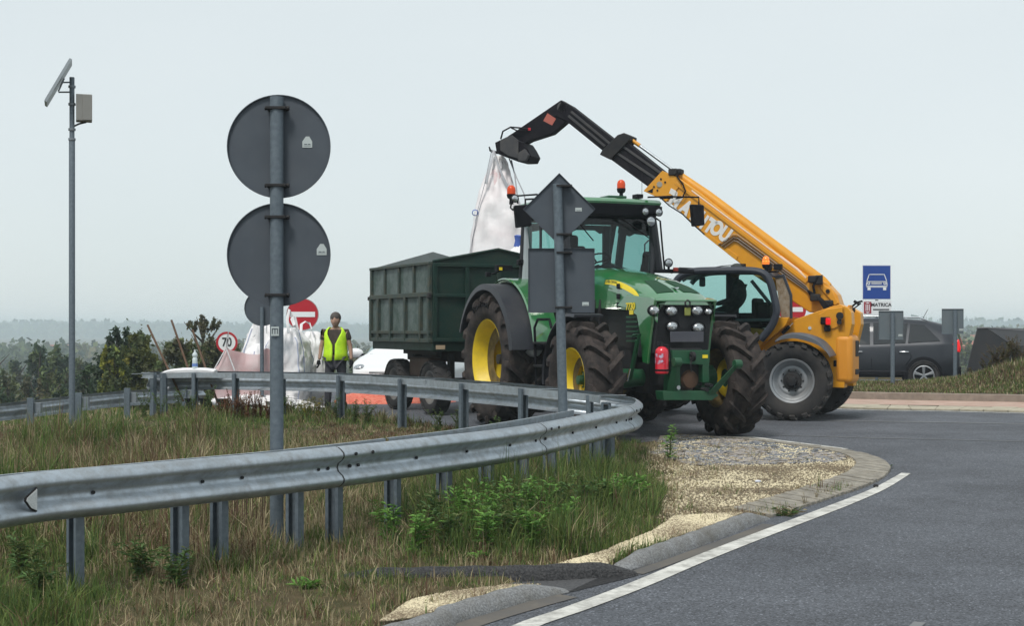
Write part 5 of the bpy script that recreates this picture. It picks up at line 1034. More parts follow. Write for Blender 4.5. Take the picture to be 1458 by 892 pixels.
S_ = [(-.82, .55, 1.08, 1.12, .80, .66), (-.78, .38, 1.10, 1.30, .86, .62), (-.62, .34, 1.16, 1.50, .90, .62), (-.42, .34, 1.15, 1.60, .92, .63), (-.1, .34, 1.13, 1.68, .93, .64), (.6, .32, 1.10, 1.735, .94, .66), (1.4, .32, 1.07, 1.735, .94, .66), (1.95, .32, 1.05, 1.66, .94, .64), (2.55, .32, 1.04, 1.32, .93, .66), (2.9, .32, 1.02, 1.10, .93, .70), (3.5, .34, .93, .98, .90, .62), (3.75, .38, .82, .86, .82, .5), (3.82, .5, .7, .74, .7, .4)]
body, sp_ = car(su, S_, GREYP, CGL, None, [('rear_quarter_window', [(-.38, .10), (.36, .06), (.30, .82), (-.02, .80)]), ('rear_window', [(.42, .06), (1.16, .05), (1.16, .84), (.36, .83)]), ('front_window', [(1.24, .05), (2.45, .12), (1.95, .78), (1.24, .84)])])
b = MB(); b.add([(-.875, -.55, 1.1), (-.875, .55, 1.1), (-.76, .52, 1.52), (-.76, -.52, 1.52)], [(0, 1, 2, 3)]); b.v = [(v[0]-.03, v[1], v[2]) for v in b.v]; b.build('tailgate_window', CGL, body, smooth=0)
for x in (0, 2.75):
    for y, o in ((-.87, -1), (.87, 1)):
        P('wheel_arch', BLACK, body, lambda b: b.lathe([(0, o*.950), (.43, o*.950), (.43, o*.90)], (x, 0, .39), (0, 1, 0), 30))
        wt = tyre_mesh('wheel', .37, .24, .24, 30, .006, TYRED, lugw=.02).build('wheel', TYRED, su, smooth=30); wt.location = (x, y, .37)
        b = MB(); b.lathe([(.245, o*.10), (.22, o*.11), (.215, o*.06), (.05, o*.05)], (0, 0, 0), (0, 1, 0), 32)
        for k in range(5): a = 2*math.pi*k/5+.3; b.tube([(0, o*.10, 0), (.22*math.cos(a-.08), o*.105, .22*math.sin(a-.08))], .022, 4); b.tube([(0, o*.10, 0), (.22*math.cos(a+.08), o*.105, .22*math.sin(a+.08))], .022, 4)
        b.cyl((0, o*.07, 0), (0, o*.12, 0), .04, n=14); b.build('rim', MRIM if o > 0 else DARK, wt)
        b = MB(); b.lathe([(.42, o*.04), (.48, o*.075), (.46, o*.095), (.42, o*.085)], (x, y, .37), (0, 1, 0), 30, a0=-.1, a1=math.pi+.1) ; b.build('arch_trim', BLACK, body)
P('sill_trim', BLACK, body, lambda b: b.box((1.35, .925, .42), (2.0, .06, .14)), bevel=.03); P('rear_bumper', BLACK, body, lambda b: b.box((-.78, .0, .48), (.16, 1.6, .22)), bevel=.03)
for x in (.45, 1.52): P('door_handle', CHROME, body, lambda b: b.box((x, .955, .93), (.22, .035, .035)), bevel=.012)
P('roof_rail', CHROME, body, lambda b: b.tube([(-.1, .60, 1.68), (.1, .60, 1.75), (1.4, .61, 1.79), (1.6, .61, 1.74)], .02, 8))
P('door_seam', BLACK, body, lambda b: (b.tube([(1.2, .925, .42), (1.2, .945, .7), (1.2, .905, 1.0)], .006, 4), b.tube([(.33, .90, 1.0), (.28, .945, .8), (.42, .95, .62)], .006, 4), b.tube([(2.3, .92, .5), (2.32, .935, .9)], .006, 4)))
for s_ in (-1, 1): P('tail_light', REDL, body, lambda b: b.prism([(-.83, .92), (-.64, .98), (-.66, 1.14), (-.80, 1.24), (-.84, 1.05)], s_*.70, s_*.885, 1), bevel=.03)
m_ = P('door_mirror', GREYP, body, lambda b: b.box((2.05, 1.05, 1.06), (.14, .24, .17)), bevel=.05, seg=3); P('mirror_trim', CHROME, m_, lambda b: b.box((2.05, 1.06, 1.0), (.15, .2, .02)), bevel=.005)
P('antenna', BLACK, body, lambda b: b.tube([(.0, .2, 1.72), (-.12, .2, 1.95)], .006, 5)); P('spoiler', GREYP, body, lambda b: b.box((-.72, 0, 1.60), (.2, 1.1, .05)), bevel=.015)
# white car behind the trailer
WC = Fr((-2.15, 31.4), -101, ROADZ); wc = WC.empty('car', 'white compact car parked facing us, half hidden behind the trailer wheels', 'car'); wc.scale = (1, 1, .9)
S_ = [(-1.9, .35, .95, 1.3, .80, .6), (-1.6, .28, .95, 1.56, .84, .6), (-.8, .25, .94, 1.64, .86, .62), (.2, .25, .95, 1.63, .86, .62), (.62, .25, .97, 1.50, .86, .60), (1.12, .25, .99, 1.16, .85, .62), (1.3, .25, .99, 1.05, .85, .68), (1.8, .26, .88, .92, .82, .6), (2.02, .32, .70, .74, .74, .5), (2.06, .4, .6, .64, .68, .4)]
WHC = mat('car_white', (.75, .77, .78), .3, coat=.6)
body, _ = car(wc, S_, WHC, CGL, None, [('side_window', [(-1.3, .1), (.95, .1), (.5, .84), (-1.2, .84)])])
b = MB(); b.add([(1.20, -.70, 1.03), (1.20, .70, 1.03), (.60, .56, 1.50), (.60, -.56, 1.50)], [(0, 1, 2, 3)]); b.v = [(v[0]+.035, v[1], v[2]+.012) for v in b.v]; b.build('windscreen', mat('screen_pale', (.25, .33, .34), .08, spec=.8), body, smooth=0)
for s_ in (-1, 1):
    P('headlight', LENS, body, lambda b: b.ell((1.86, s_*.62, .74), (.16, .16, .10), 14, 8)); P('door_mirror', WHC, body, lambda b: b.ell((.95, s_*1.02, 1.08), (.08, .17, .11), 12, 8)); P('mirror_arm', BLACK, body, lambda b: b.box((.95, s_*.88, 1.03), (.06, .14, .05)))
P('wiper', BLACK, body, lambda b: b.tube([(1.27, -.6, 1.05), (1.24, 0, 1.08), (1.2, .4, 1.10)], .012, 5)); P('grille', BLACK, body, lambda b: (b.box((2.03, 0, .62), (.06, .8, .10)), b.box((2.05, 0, .38), (.06, 1.1, .14))), bevel=.02)
for x in (-1.2, 1.25):
    for y in (-.72, .72):
        wt = tyre_mesh('wheel', .31, .19, .2, 28, .005, TYRED, lugw=.02).build('wheel', TYRED, wc, smooth=30); wt.location = (x, y, .31)
        P('rim', MRIM, wt, lambda b: b.lathe([(.2, .08*(1 if y > 0 else -1)), (.18, .07*(1 if y > 0 else -1)), (0, .06*(1 if y > 0 else -1))], (0, 0, 0), (0, 1, 0), 24))

# ---------------------------------------------------------------- people
def skin(name, pts, edges, rad, m, parent, sub=2):
    me = bpy.data.meshes.new(name); me.from_pydata(pts, edges, []); me.materials.append(m); o = link(bpy.data.objects.new(name, me), parent)
    o.modifiers.new('skin', 'SKIN').use_smooth_shade = True; sv = me.skin_vertices[0].data
    for i, r in enumerate(rad): sv[i].radius = (r, r) if not isinstance(r, tuple) else r
    sv[0].use_root = True; md = o.modifiers.new('s', 'SUBSURF'); md.levels = sub; md.render_levels = sub
    dg = bpy.context.evaluated_depsgraph_get(); bpy.context.view_layer.update(); me2 = bpy.data.meshes.new_from_object(o.evaluated_get(dg)); o.modifiers.clear(); o.data = me2
    me2.polygons.foreach_set('use_smooth', [True]*len(me2.polygons)); return o
def head(parent, c, yaw, skinm, hair, hs=1.0):
    """a modelled head: skull, jaw, nose, ears, eyes, mouth, hair cap; looks along +x turned by yaw"""
    b = MB(); n, m = 20, 14; vs = []; R = Matrix.Rotation(yaw, 3, 'Z')
    for i in range(m+1):
        th = math.pi*i/m
        for k in range(n):
            a = 2*math.pi*k/n; x, y, z = .095*math.sin(th)*math.cos(a), .075*math.sin(th)*math.sin(a), .118*math.cos(th)
            if z < 0: y *= 1-.28*min(1, -z/.11); x = x*(1-.12*min(1, -z/.11))+.012
            if abs(y) < .02 and x > .07 and -.035 < z < .03: x += .022*(1-abs(z+.005)/.04)
            if x > .06 and abs(abs(y)-.03) < .014 and .0 < z < .03: x -= .008
            vs.append(Vector(c)+R @ (Vector((x, y, z))*hs))
    b.add(vs, [(i*n+k, (i+1)*n+k, (i+1)*n+(k+1) % n, i*n+(k+1) % n) for i in range(m) for k in range(n)])
    for s_ in (-1, 1): b.ell(Vector(c)+R @ Vector((-.005, s_*.078, -.01)), (.02, .01, .032), 8, 6)
    h = b.build('head', skinm, parent, smooth=80)
    P('hair', hair, h, lambda b: b.ell(Vector(c)+R @ Vector((-.020, 0, .042*hs)), (.106*hs, .085*hs, .093*hs), 18, 10), smooth=80)
    for s_ in (-1, 1): P('eye', mat('eye', (.05, .04, .04), .3), h, lambda b: b.ell(Vector(c)+R @ Vector((.081, s_*.031, .014)), (.008, .012, .006), 8, 6))
    P('mouth', mat('lip', (.3, .12, .1), .5), h, lambda b: b.ell(Vector(c)+R @ Vector((.088, 0, -.052)), (.008, .022, .005), 8, 6)); return h
def hand(parent, wrist, dirv, side, m, name='hand'):
    """palm with four curled fingers and a thumb leaving its side"""
    d = Vector(dirv).normalized(); s_ = Vector(side).normalized(); nrm = d.cross(s_); w0 = Vector(wrist); b = MB()
    b.tube([w0, w0+d*.03, w0+d*.085], [.024, .036, .038], 8, flat=.5)
    for k, (o, L_) in enumerate(((-.028, .06), (-.010, .072), (.009, .068), (.026, .052))):
        p0 = w0+d*.08+s_*o; b.tube([p0, p0+d*L_*.45+nrm*.004, p0+d*L_*.8+nrm*.018, p0+d*L_*.95+nrm*.036], [.0095, .009, .008, .006], 6)
    p0 = w0+d*.03-s_*.03; b.tube([p0, p0+d*.03-s_*.02, p0+d*.055-s_*.022+nrm*.012], [.012, .011, .008], 6)
    return b.build(name, m, parent, smooth=80)
HAIRD = mat('hair_dark', (.02, .015, .012), .7); HAIRG = mat('hair_grey', (.07, .06, .055), .8)
D9 = 26.0; x9 = (478-CX)/F*D9; pe = thing('person', 'worker in a yellow hi-vis vest, brown shirt and black gloves standing by the white sacks', 'person', loc=(x9, D9, ROADZ), rz=math.radians(-97))
# x forward (to the camera), y his left
bp = [(0, 0, .96), (0, 0, 1.12), (0, 0, 1.36), (.0, 0, 1.50), (.01, 0, 1.56), (0, .10, .92), (.01, .12, .50), (-.01, .13, .09), (.11, .15, .035), (0, -.10, .92), (.01, -.13, .50), (-.01, -.15, .09), (.11, -.17, .035), (0, .19, 1.43), (-.01, .27, 1.15), (.05, .30, .92), (0, -.19, 1.43), (-.01, -.27, 1.15), (.05, -.29, .92)]
be = [(0, 1), (1, 2), (2, 3), (3, 4), (0, 5), (5, 6), (6, 7), (7, 8), (0, 9), (9, 10), (10, 11), (11, 12), (2, 13), (13, 14), (14, 15), (2, 16), (16, 17), (17, 18)]
br = [.14, .13, .15, .06, .055, .085, .055, .04, .035, .085, .055, .04, .035, .055, .042, .03, .055, .042, .03]
bd = skin('body', bp, be, br, SKIN, pe)
head(pe, (.02, 0, 1.635), 0.1, SKIN, HAIRG, 1.16)
SHIRT = mat('shirt_brown', (.06, .045, .035), .9, c2=(.04, .03, .025), ns=12); TROU = mat('trousers_dark', (.035, .035, .045), .9, c2=(.05, .05, .06), ns=10)
skin('shirt', [(0, 0, .98), (0, 0, 1.14), (0, 0, 1.36), (0, 0, 1.46), (0, .20, 1.425), (-.01, .245, 1.26), (0, -.20, 1.425), (-.01, -.245, 1.26)], [(0, 1), (1, 2), (2, 3), (2, 4), (4, 5), (2, 6), (6, 7)], [.16, .15, .17, .08, .075, .062, .075, .062], SHIRT, pe)
skin('trousers', [(0, 0, .96), (0, .10, .88), (.01, .12, .5), (-.01, .13, .12), (0, -.10, .88), (.01, -.13, .5), (-.01, -.15, .12)], [(0, 1), (1, 2), (2, 3), (0, 4), (4, 5), (5, 6)], [.155, .105, .075, .065, .105, .075, .065], TROU, pe)
for s_ in (-1, 1): P('boot', BLACK, pe, lambda b: (b.ell((.05, s_*.155, .05), (.15, .055, .06), 12, 8), b.tube([(-.02, s_*.15, .05), (-.015, s_*.145, .16)], .055, 10)))
for s_ in (-1, 1): hand(pe, (.05, s_*.30, .92), (.05, s_*.02, -1), (1, 0, 0), BLACK, 'glove')
# vest: open-front shell
rs = []
for z, rx, ry in ((.915, .19, .235), (1.05, .16, .21), (1.2, .16, .205), (1.32, .165, .21), (1.40, .155, .20), (1.46, .13, .165), (1.505, .105, .115)):
    op = .10+1.0*max(0, (z-1.18)/.33)**1.3
    rs.append([(rx*math.cos(a)*(1+.03*math.sin(a*7+z*9)), ry*math.sin(a)*(1+.02*math.sin(a*5+z*14)), z+.01*math.sin(a*3)) for a in np.linspace(op, 2*math.pi-op, 34)])
b = MB(); b.rings(rs, cap=False, closed=False); b.build('hi_vis_vest', mat('hivis', (.68, 1.0, .03), .6, c2=(.52, .9, .02), ns=14, amt=.6, sub=.1), pe, smooth=80, solid=.012)
# driver of the telehandler
DV = mp(1053, 447, 1, .52); pw_ = MH.o+sum((MH.ax[i]*v for i, v in enumerate(DV)), Vector()); dr = thing('person', 'driver in dark clothes and a cap seated in the telehandler cab, arms forward', 'person', loc=pw_, rz=MH.a)
JK = mat('jacket_dark', (.03, .035, .035), .9, c2=(.05, .055, .05), ns=20)
skin('body', [(0, 0, .02), (-.02, 0, .25), (0, 0, .45), (.04, 0, .58), (.0, .20, .45), (.10, .25, .22), (.36, .16, .16), (.0, -.20, .45), (.10, -.25, .22), (.36, -.16, .16), (.40, .12, .03), (.50, .12, -.34), (.40, -.12, .03), (.50, -.12, -.34)], [(0, 1), (1, 2), (2, 3), (2, 4), (4, 5), (5, 6), (2, 7), (7, 8), (8, 9), (0, 10), (10, 11), (0, 12), (12, 13)], [.16, .15, .16, .06, .08, .055, .04, .08, .055, .04, .08, .06, .08, .06], JK, dr)
head(dr, (.06, 0, .71), .15, mat('skin_shade', (.25, .15, .11), .7), HAIRD)
P('cap', JK, dr, lambda b: (b.ell((.045, 0, .775), (.11, .09, .07), 16, 8), b.ell((.15, .02, .765), (.08, .07, .012), 12, 6)), smooth=80)
for s_ in (-1, 1): hand(dr, (.36, s_*.16, .16), (1, 0, .0), (0, 1, 0), SKIN)
# driver of the grey car
pw_ = SU.o+SU.ax[0]*1.55+SU.ax[1]*.42+Vector((0, 0, 1.0))

# ---------------------------------------------------------------- bulk sacks
BAG = mat('woven_white', (.88, .88, .89), .7, c2=(.82, .80, .81), ns=2.5, amt=.8, sub=.1, bump=.7, bs=7); BAGP = mat('woven_pink', (.66, .40, .41), .75, c2=(.80, .74, .74), ns=2.6, amt=1, sub=.35, bump=.2, bs=30)
WEB = mat('webbing', (.62, .62, .63), .8); WEBB = mat('webbing_blue', (.06, .12, .42), .8)
def sack(name, label, loc, w, h, tops, m, group, rz=0, n=72, k=44, wr=.026, seed=0, lean=(0, 0), square=.6, cat='bulk sack', lowsag=.04):
    e = thing(name, label, cat, group, loc=loc, rz=rz); rs = []
    for i in range(k+1):
        f = i/k; wd = float(np.interp(f, [p[0] for p in tops], [p[1] for p in tops]))*w/2; r = []
        for j in range(n):
            a = 2*math.pi*j/n; c, s_ = math.cos(a), math.sin(a); q = square*max(0, 1-f*.5); sc_ = (abs(c)**(2+4*q)+abs(s_)**(2+4*q))**(-1/(2+4*q)); p = Vector((c*sc_*wd, s_*sc_*wd, f*h))
            nn = noise.noise(Vector((c*2.2+seed, s_*2.2, f*3)))*wr*1.8+abs(noise.noise(Vector((c*4.5, s_*4.5+seed, f*6))))*wr*-3.6+noise.noise(Vector((c*9+seed, s_*9, f*5)))*wr*.9
            p.x *= 1+nn/max(wd, .12); p.y *= 1+nn/max(wd, .12); p.x += lean[0]*f*f; p.y += lean[1]*f*f; r.append(p)
        rs.append(r)
    b = MB(); b.rings(rs); o = b.build('sack_body', m, e, smooth=80)
    if cat == 'bulk sack':
        for q_ in range(4):
            j = int(n/8+q_*n/4); P('seam', mat('seam_thread', (.42, .46, .58), .8), e, lambda b: b.tube([Vector((r[j].x*1.012, r[j].y*1.012, r[j].z)) for r in rs[1:int(k*.93)]], .011, 5))
    return e, o
def loop(e, pts, m=WEB, r=.026): b = MB(); b.tube([Vector(p) for p in pts], r, 6, flat=.25); return b.build('lifting_loop', m, e)
def at(e, x, y, D): w_ = W(x, y, D); return e.matrix_world.inverted() @ w_ if False else Matrix.Rotation(-e.rotation_euler.z, 3, 'Z') @ (w_-e.location)
G1 = 'white bulk sacks standing on the road'
D = 26.6
e, _ = sack('bulk_sack', 'full white bulk sack, rightmost of the group, next to the worker', (W(443, 500, 26.9).x, 26.9, ROADZ), .74, 1.44, [(0, .85), (.2, 1), (.6, .95), (.85, .82), (.96, .6), (1, .3)], BAG, G1, rz=.3, seed=3)
loop(e, [at(e, 428, 480, 26.5), at(e, 429, 462, 26.7), at(e, 435, 458, 26.8), at(e, 441, 461, 26.8), at(e, 444, 470, 26.6)])
e, _ = sack('bulk_sack', 'full white bulk sack with a blue edge strap, directly right of the big sign post', (W(409, 500, 26).x, 26.0, ROADZ), .84, 1.50, [(0, .85), (.2, 1), (.6, .98), (.85, .85), (.96, .55), (1, .25)], BAG, G1, rz=-.2, seed=8)
loop(e, [at(e, 411, 475, 25.5), at(e, 409, 455, 25.7), at(e, 412, 441, 25.8), at(e, 416, 452, 25.8), at(e, 419, 464, 25.6)]); loop(e, [at(e, 421, 470, 25.6), at(e, 415, 455, 25.7), at(e, 420, 452, 25.8), at(e, 424, 470, 25.7)])
loop(e, [at(e, 425, 470, 25.45), at(e, 432, 500, 25.45), at(e, 434, 540, 25.45)], WEBB, .012)
e, _ = sack('bulk_sack', 'tallest white bulk sack at the back with upright loops, left of the big sign post', (W(377, 500, 27.2).x, 27.2, ROADZ), .92, 1.68, [(0, .85), (.2, 1), (.6, .95), (.8, .75), (.93, .5), (1, .42)], BAG, G1, rz=.1, seed=15)
loop(e, [at(e, 361, 480, 26.6), at(e, 363, 455, 26.8), at(e, 363.5, 443, 26.8), at(e, 366, 444, 26.8), at(e, 366.5, 460, 26.7), at(e, 363, 478, 26.6)])
loop(e, [at(e, 372, 480, 26.5), at(e, 371.5, 462, 26.6), at(e, 374, 455, 26.6), at(e, 379, 458, 26.6), at(e, 380, 475, 26.5)])
e, _ = sack('bulk_sack', 'small half-filled white sack slumped against the tall ones, left of the sign post', (W(370, 500, 25.9).x, 25.9, ROADZ), .78, 1.22, [(0, .95), (.3, 1), (.7, .85), (.9, .55), (1, .25)], BAG, G1, rz=.6, seed=23)
# open pinkish sack: pulled up to one corner
e = thing('bulk_sack', 'open pinkish translucent sack propped up by one corner, leftmost of the group', 'bulk sack', G1, loc=(W(345, 500, 25.6).x, 25.6, ROADZ))
tp = [(303, 528), (313, 512), (322, 495), (331, 499), (348, 504), (366, 505), (377, 498), (388, 503), (389, 528)]
top = [at(e, x, y, 25.35) for x, y in tp]; rs = []; tt = spline([tuple(p) for p in top], .03)
for f, pull, dz in ((0, .05, 0), (.25, -.02, 0), (.5, .06, 0), (.75, .0, 0), (1, .04, 0)):
    rs.append([(p[0]*(1-.10*f)+.02*math.sin(i*.5+f*9), p[1]+pull*(1+.6*math.sin(i*.31+f*5)), (p[2])*(1-f)+.02*f) for i, p in enumerate(tt)])
rs = [[(x+.05*noise.noise(Vector((x*4, z*4, 3))), y-.16*abs(noise.noise(Vector((x*3.2, z*3.2+k*.2, 8)))), z+.03*noise.noise(Vector((x*5, y*5, 1)))) for x, y, z in r] for k, r in enumerate(rs)]
b = MB(); b.rings(rs, cap=False, closed=False); rb = [[(x, y+.75, z*.8) for x, y, z in r] for r in rs]; b.rings(rb, cap=False, closed=False); b.rings([rs[0], [(x, y+.35, z*.86+.02) for x, y, z in rs[0]], rb[0]], cap=False, closed=False)
b.build('sack_body', BAGP, e, smooth=80, solid=.01); loop(e, [at(e, 322, 497, 25.3), at(e, 323, 482, 25.3), at(e, 325, 473, 25.3), at(e, 325.5, 485, 25.3), at(e, 323, 496, 25.3)])
P('seam', WEB, e, lambda b: (b.tube([at(e, 304, 528, 25.25), at(e, 322, 496, 25.28)], .012, 5), b.tube([at(e, 322, 496, 25.25), at(e, 334, 528, 25.2)], .012, 5)))
# empty flattened sacks on the ground
e, _ = sack('empty_sack', 'flattened empty white sack lying at the foot of the full ones', (W(360, 570, 25.6).x, 25.5, ROADZ), 1.9, .34, [(0, 1), (.5, .9), (.85, .6), (1, .2)], BAG, None, rz=.2, seed=31, wr=.12, cat='sack')
e, _ = sack('empty_sack', 'small crumpled white sack on the ground in front of the right-hand bulk sacks', (W(420, 575, 25.1).x, 25.2, ROADZ), .9, .24, [(0, 1), (.5, .8), (.85, .5), (1, .2)], BAG, None, rz=.5, seed=37, wr=.10, cat='sack')
# hanging sack
HK = mp(699, 214, 1, YB-.2); hk = MH.o+sum((MH.ax[i]*v for i, v in enumerate(HK)), Vector()); DH = hk.y
def bx(y): return float(np.interp(y, [222, 232, 245, 260, 280, 300, 330, 362, 400], [710, 711, 710, 709, 709, 710, 709, 708.5, 708]))
e = thing('bulk_sack', 'white bulk sack hanging by its loops from the raised boom above the trailer', 'bulk sack', loc=(hk.x, hk.y, 2.0)); ys_ = [222, 228, 236, 246, 258, 272, 290, 310, 335, 362, 395]; hw_ = [6, 10, 13, 17, 21, 26, 31, 34, 37, 39, 39]; rs = []
for y, h in zip(ys_, hw_):
    for _r in (0,):
        c = W(bx(y), y, DH)-e.location; r = []; rr = h/F*DH
        for j in range(56):
            a = 2*math.pi*j/56; cc, s_ = math.cos(a), math.sin(a); f = (y-222)/173; q = .2+.5*f; sc_ = (abs(cc)**(2+3*q)+abs(s_)**(2+3*q))**(-1/(2+3*q))
            wv = .022*abs(math.sin(a*6.5+f*2+2*math.sin(f*7)))*f+(.05*noise.noise(Vector((cc*2.6, s_*2.6, f*2.2)))-.055*abs(noise.noise(Vector((cc*3.2, s_*3.2, f*3+3))))+.02*noise.noise(Vector((cc*8, s_*8, f*12))))*(.10+1.3*f)
            r.append((c.x+cc*(rr*sc_+wv), c.y+s_*(rr*.85*sc_+wv), c.z))
        rs.append(r)
rs2 = []
for i in range(len(rs)-1):
    for t_ in (0, .33, .66): rs2.append([tuple(np.array(a_)*(1-t_)+np.array(b_)*t_+np.array([.01, -.02, 0])*noise.noise(Vector((j*.4, (i+t_)*.9, 2)))*3) for j, (a_, b_) in enumerate(zip(rs[i], rs[i+1]))])
rs2.append(rs[-1]); b = MB(); b.rings(rs2); b.build('sack_body', mat('woven_hanging', (.90, .90, .91), .6, c2=(.86, .80, .81), ns=2.2, amt=.7, sub=.08, bump=.8, bs=6), e, smooth=80)
# pink inner liner showing at the neck, seam of stitching
b = MB(); q = [W(x, y, DH-.36*((y-225)/140+.35))-e.location for x, y in ((700, 240), (694, 256), (698, 275), (704, 290), (712, 272), (716, 250), (712, 238))]; c = sum(q, Vector())/len(q)+Vector((0, -.05, 0)); b.add(list(q)+[c], [(i, (i+1) % 7, 7) for i in range(7)]); b.build('liner', mat('liner_pink', (.72, .55, .56), .6, c2=(.80, .72, .72), ns=6), e, smooth=60, solid=.01, subd=1)
for q_ in ([(700, 214), (690, 262), (680, 300), (672, 345), (668, 366)], [(703, 214), (711, 240), (721, 262), (728, 280)], [(725, 226), (735, 252), (746, 276), (750, 300)], [(728, 228), (733, 250), (738, 290)], [(703, 214), (697, 240), (692, 262)]):
    loop(e, [W(x, y, DH-(.1 if i == 0 else .33))-e.location for i, (x, y) in enumerate(q_)], m=mat('webbing_grey', (.42, .43, .46), .8), r=.022 if q_[0][0] < 720 else .014)
P('strap', WEBB, e, lambda b: b.lathe([(.045, -.01), (.06, 0), (.045, .01)], W(676.5, 303, DH-.34)-e.location, (0, 1, .2), 14, closed=True))
e2 = thing('bulk_sack', 'white sack tied with blue cord at its neck, inside the trailer', 'bulk sack', loc=(W(737, 372, 25.7).x, 25.7, 2.1)); b = MB(); rs = []
for y, h in ((336, 5), (342, 4), (348, 3.6), (352, 6), (360, 14), (372, 22), (400, 26)): c = W(738, y, 25.7)-e2.location; rs.append([(c.x+math.cos(a)*h/F*25.7*(1+.12*math.sin(a*9)), c.y+math.sin(a)*h/F*25.7*(1+.12*math.sin(a*9)), c.z) for a in np.linspace(0, 2*math.pi, 36, endpoint=False)])
b.rings(rs); b.build('sack_body', BAG, e2, smooth=60); P('cord', WEBB, e2, lambda b: b.lathe([(.05, -.10), (.075, -.11), (.06, .0), (.085, .08), (.05, .1)], W(738, 343, 25.7)-e2.location, (.1, 0, 1), 14))
# spilled orange granulate
gp_ = []; n = 90; gx_ = np.linspace(-3.55, -1.0, 46); gy_ = np.linspace(28.0, 30.6, 46); X_, Y_ = np.meshgrid(gx_, gy_); Z_ = np.zeros_like(X_)
for i in range(X_.shape[0]):
    for j in range(X_.shape[1]):
        x, y = X_[i, j], Y_[i, j]; h = 0
        for cx_, cy_, r_, hh in ((-2.7, 29.2, 1.0, .36), (-1.9, 29.3, .8, .30), (-3.2, 29.1, .6, .12)): h = max(h, hh*(1-min(1, math.hypot(x-cx_, y-cy_)/r_)**1.2))
        Z_[i, j] = h+(.03*noise.noise(Vector((x*6, y*6, 0))) if h > .02 else -.03)
ii = np.arange(X_.size).reshape(X_.shape); QQ = np.stack([ii[:-1, :-1], ii[:-1, 1:], ii[1:, 1:], ii[1:, :-1]], -1).reshape(-1, 4)
e = thing('spilled_granulate', 'heap of salmon-red granulate spilled on the road behind the trailer', 'heap', loc=(0, 0, 0)); o = fast('heap', np.stack([X_, Y_, Z_+ROADZ], -1).reshape(-1, 3), QQ, mat('salmon', (.62, .12, .075), .9, c2=(.7, .22, .15), ns=14, bump=.8, bs=60), parent=e); o.data.polygons.foreach_set('use_smooth', [True]*len(o.data.polygons))
# shovel handles leaning on the rail
WOOD = mat('wood_handle', (.12, .068, .04), .7, dirt=(.05, .03, .02), dirtamt=.5)
for k, ((xa, ya), (xb, yb), lab) in enumerate((((210, 463), (240, 527), 'wooden shovel handle leaning on the guardrail, leftmost of three'), ((244, 456), (268.5, 527), 'wooden shovel handle leaning on the guardrail, middle and tallest of three'), ((274, 470), (293, 525), 'wooden shovel handle leaning on the guardrail, nearest the water bottle'))):
    a = W(xa, ya, 24.7); c = W(xb, yb, 24.55); d = c-a; g = a+d*((a.z-.3)/(-d.z)) if d.z else c
    e = thing('shovel', lab, 'shovel', loc=g); P('handle', WOOD, e, lambda b: b.tube([a-g, c-g, (a-g)*.15], [.018, .019, .019], 8))
    dd = (g-a).normalized(); P('blade', DARK, e, lambda b: b.rings([[(-.10+dd.x*s_, .02*math.cos(s_*20), .28-s_), (0+dd.x*s_, .05, .28-s_), (.10+dd.x*s_, .02, .28-s_)] for s_ in (0, .1, .2, .28)], cap=False, closed=False), solid=.006)
# white folded sack laid over the rail, water bottle on it
e, _ = sack('folded_sack', 'long white folded sack laid along the top of the guardrail under the bottle', (0, 0, 0), 1, 1, [(0, 1), (1, 1)], BAG, None, cat='sack'); bpy.data.objects.remove(_)
b = MB(); q = spline([tuple(W(x, y, D_)) for x, y, D_ in ((232, 530.5, 24.4), (245, 527.5, 24.35), (268, 526, 24.3), (290, 526, 24.25), (307, 528, 24.2))], .06); n = len(q)
b.rings([[(p[0], p[1]-.16, p[2]-.05), (p[0], p[1]-.17, p[2]-.01), (p[0], p[1]-.05, p[2]+.022*math.sin(math.pi*i/(n-1))+.006*math.sin(i*1.3)), (p[0], p[1]+.12, p[2]+.02), (p[0], p[1]+.18, p[2]-.03), (p[0], p[1], p[2]-.06)] for i, p in enumerate(q)]); b.build('sack_body', BAG, e, smooth=70)
pb = W(278.5, 525, 24.25); e = thing('water_bottle', 'clear plastic water bottle with blue label standing on the folded sack on the rail', 'bottle', loc=(pb.x, pb.y-.05, pb.z))
b = MB(); b.lathe([(0, 0), (.042, .0), (.046, .02), (.042, .06), (.046, .09), (.042, .13), (.044, .16), (.03, .185), (.045, .215), (.042, .245), (.016, .28), (.015, .30)], (0, 0, 0), (0, 0, 1), 20); b.build('bottle_body', mat('pet', (.6, .68, .7), .1, spec=.8), e); P('cap', WHITEP, e, lambda b: b.lathe([(.017, .295), (.017, .315), (0, .315)], (0, 0, 0), (0, 0, 1), 14)); P('label_wrap', mat('label_blue', (.15, .25, .55), .4), e, lambda b: b.lathe([(.0475, .035), (.0475, .085)], (0, 0, 0), (0, 0, 1), 20))
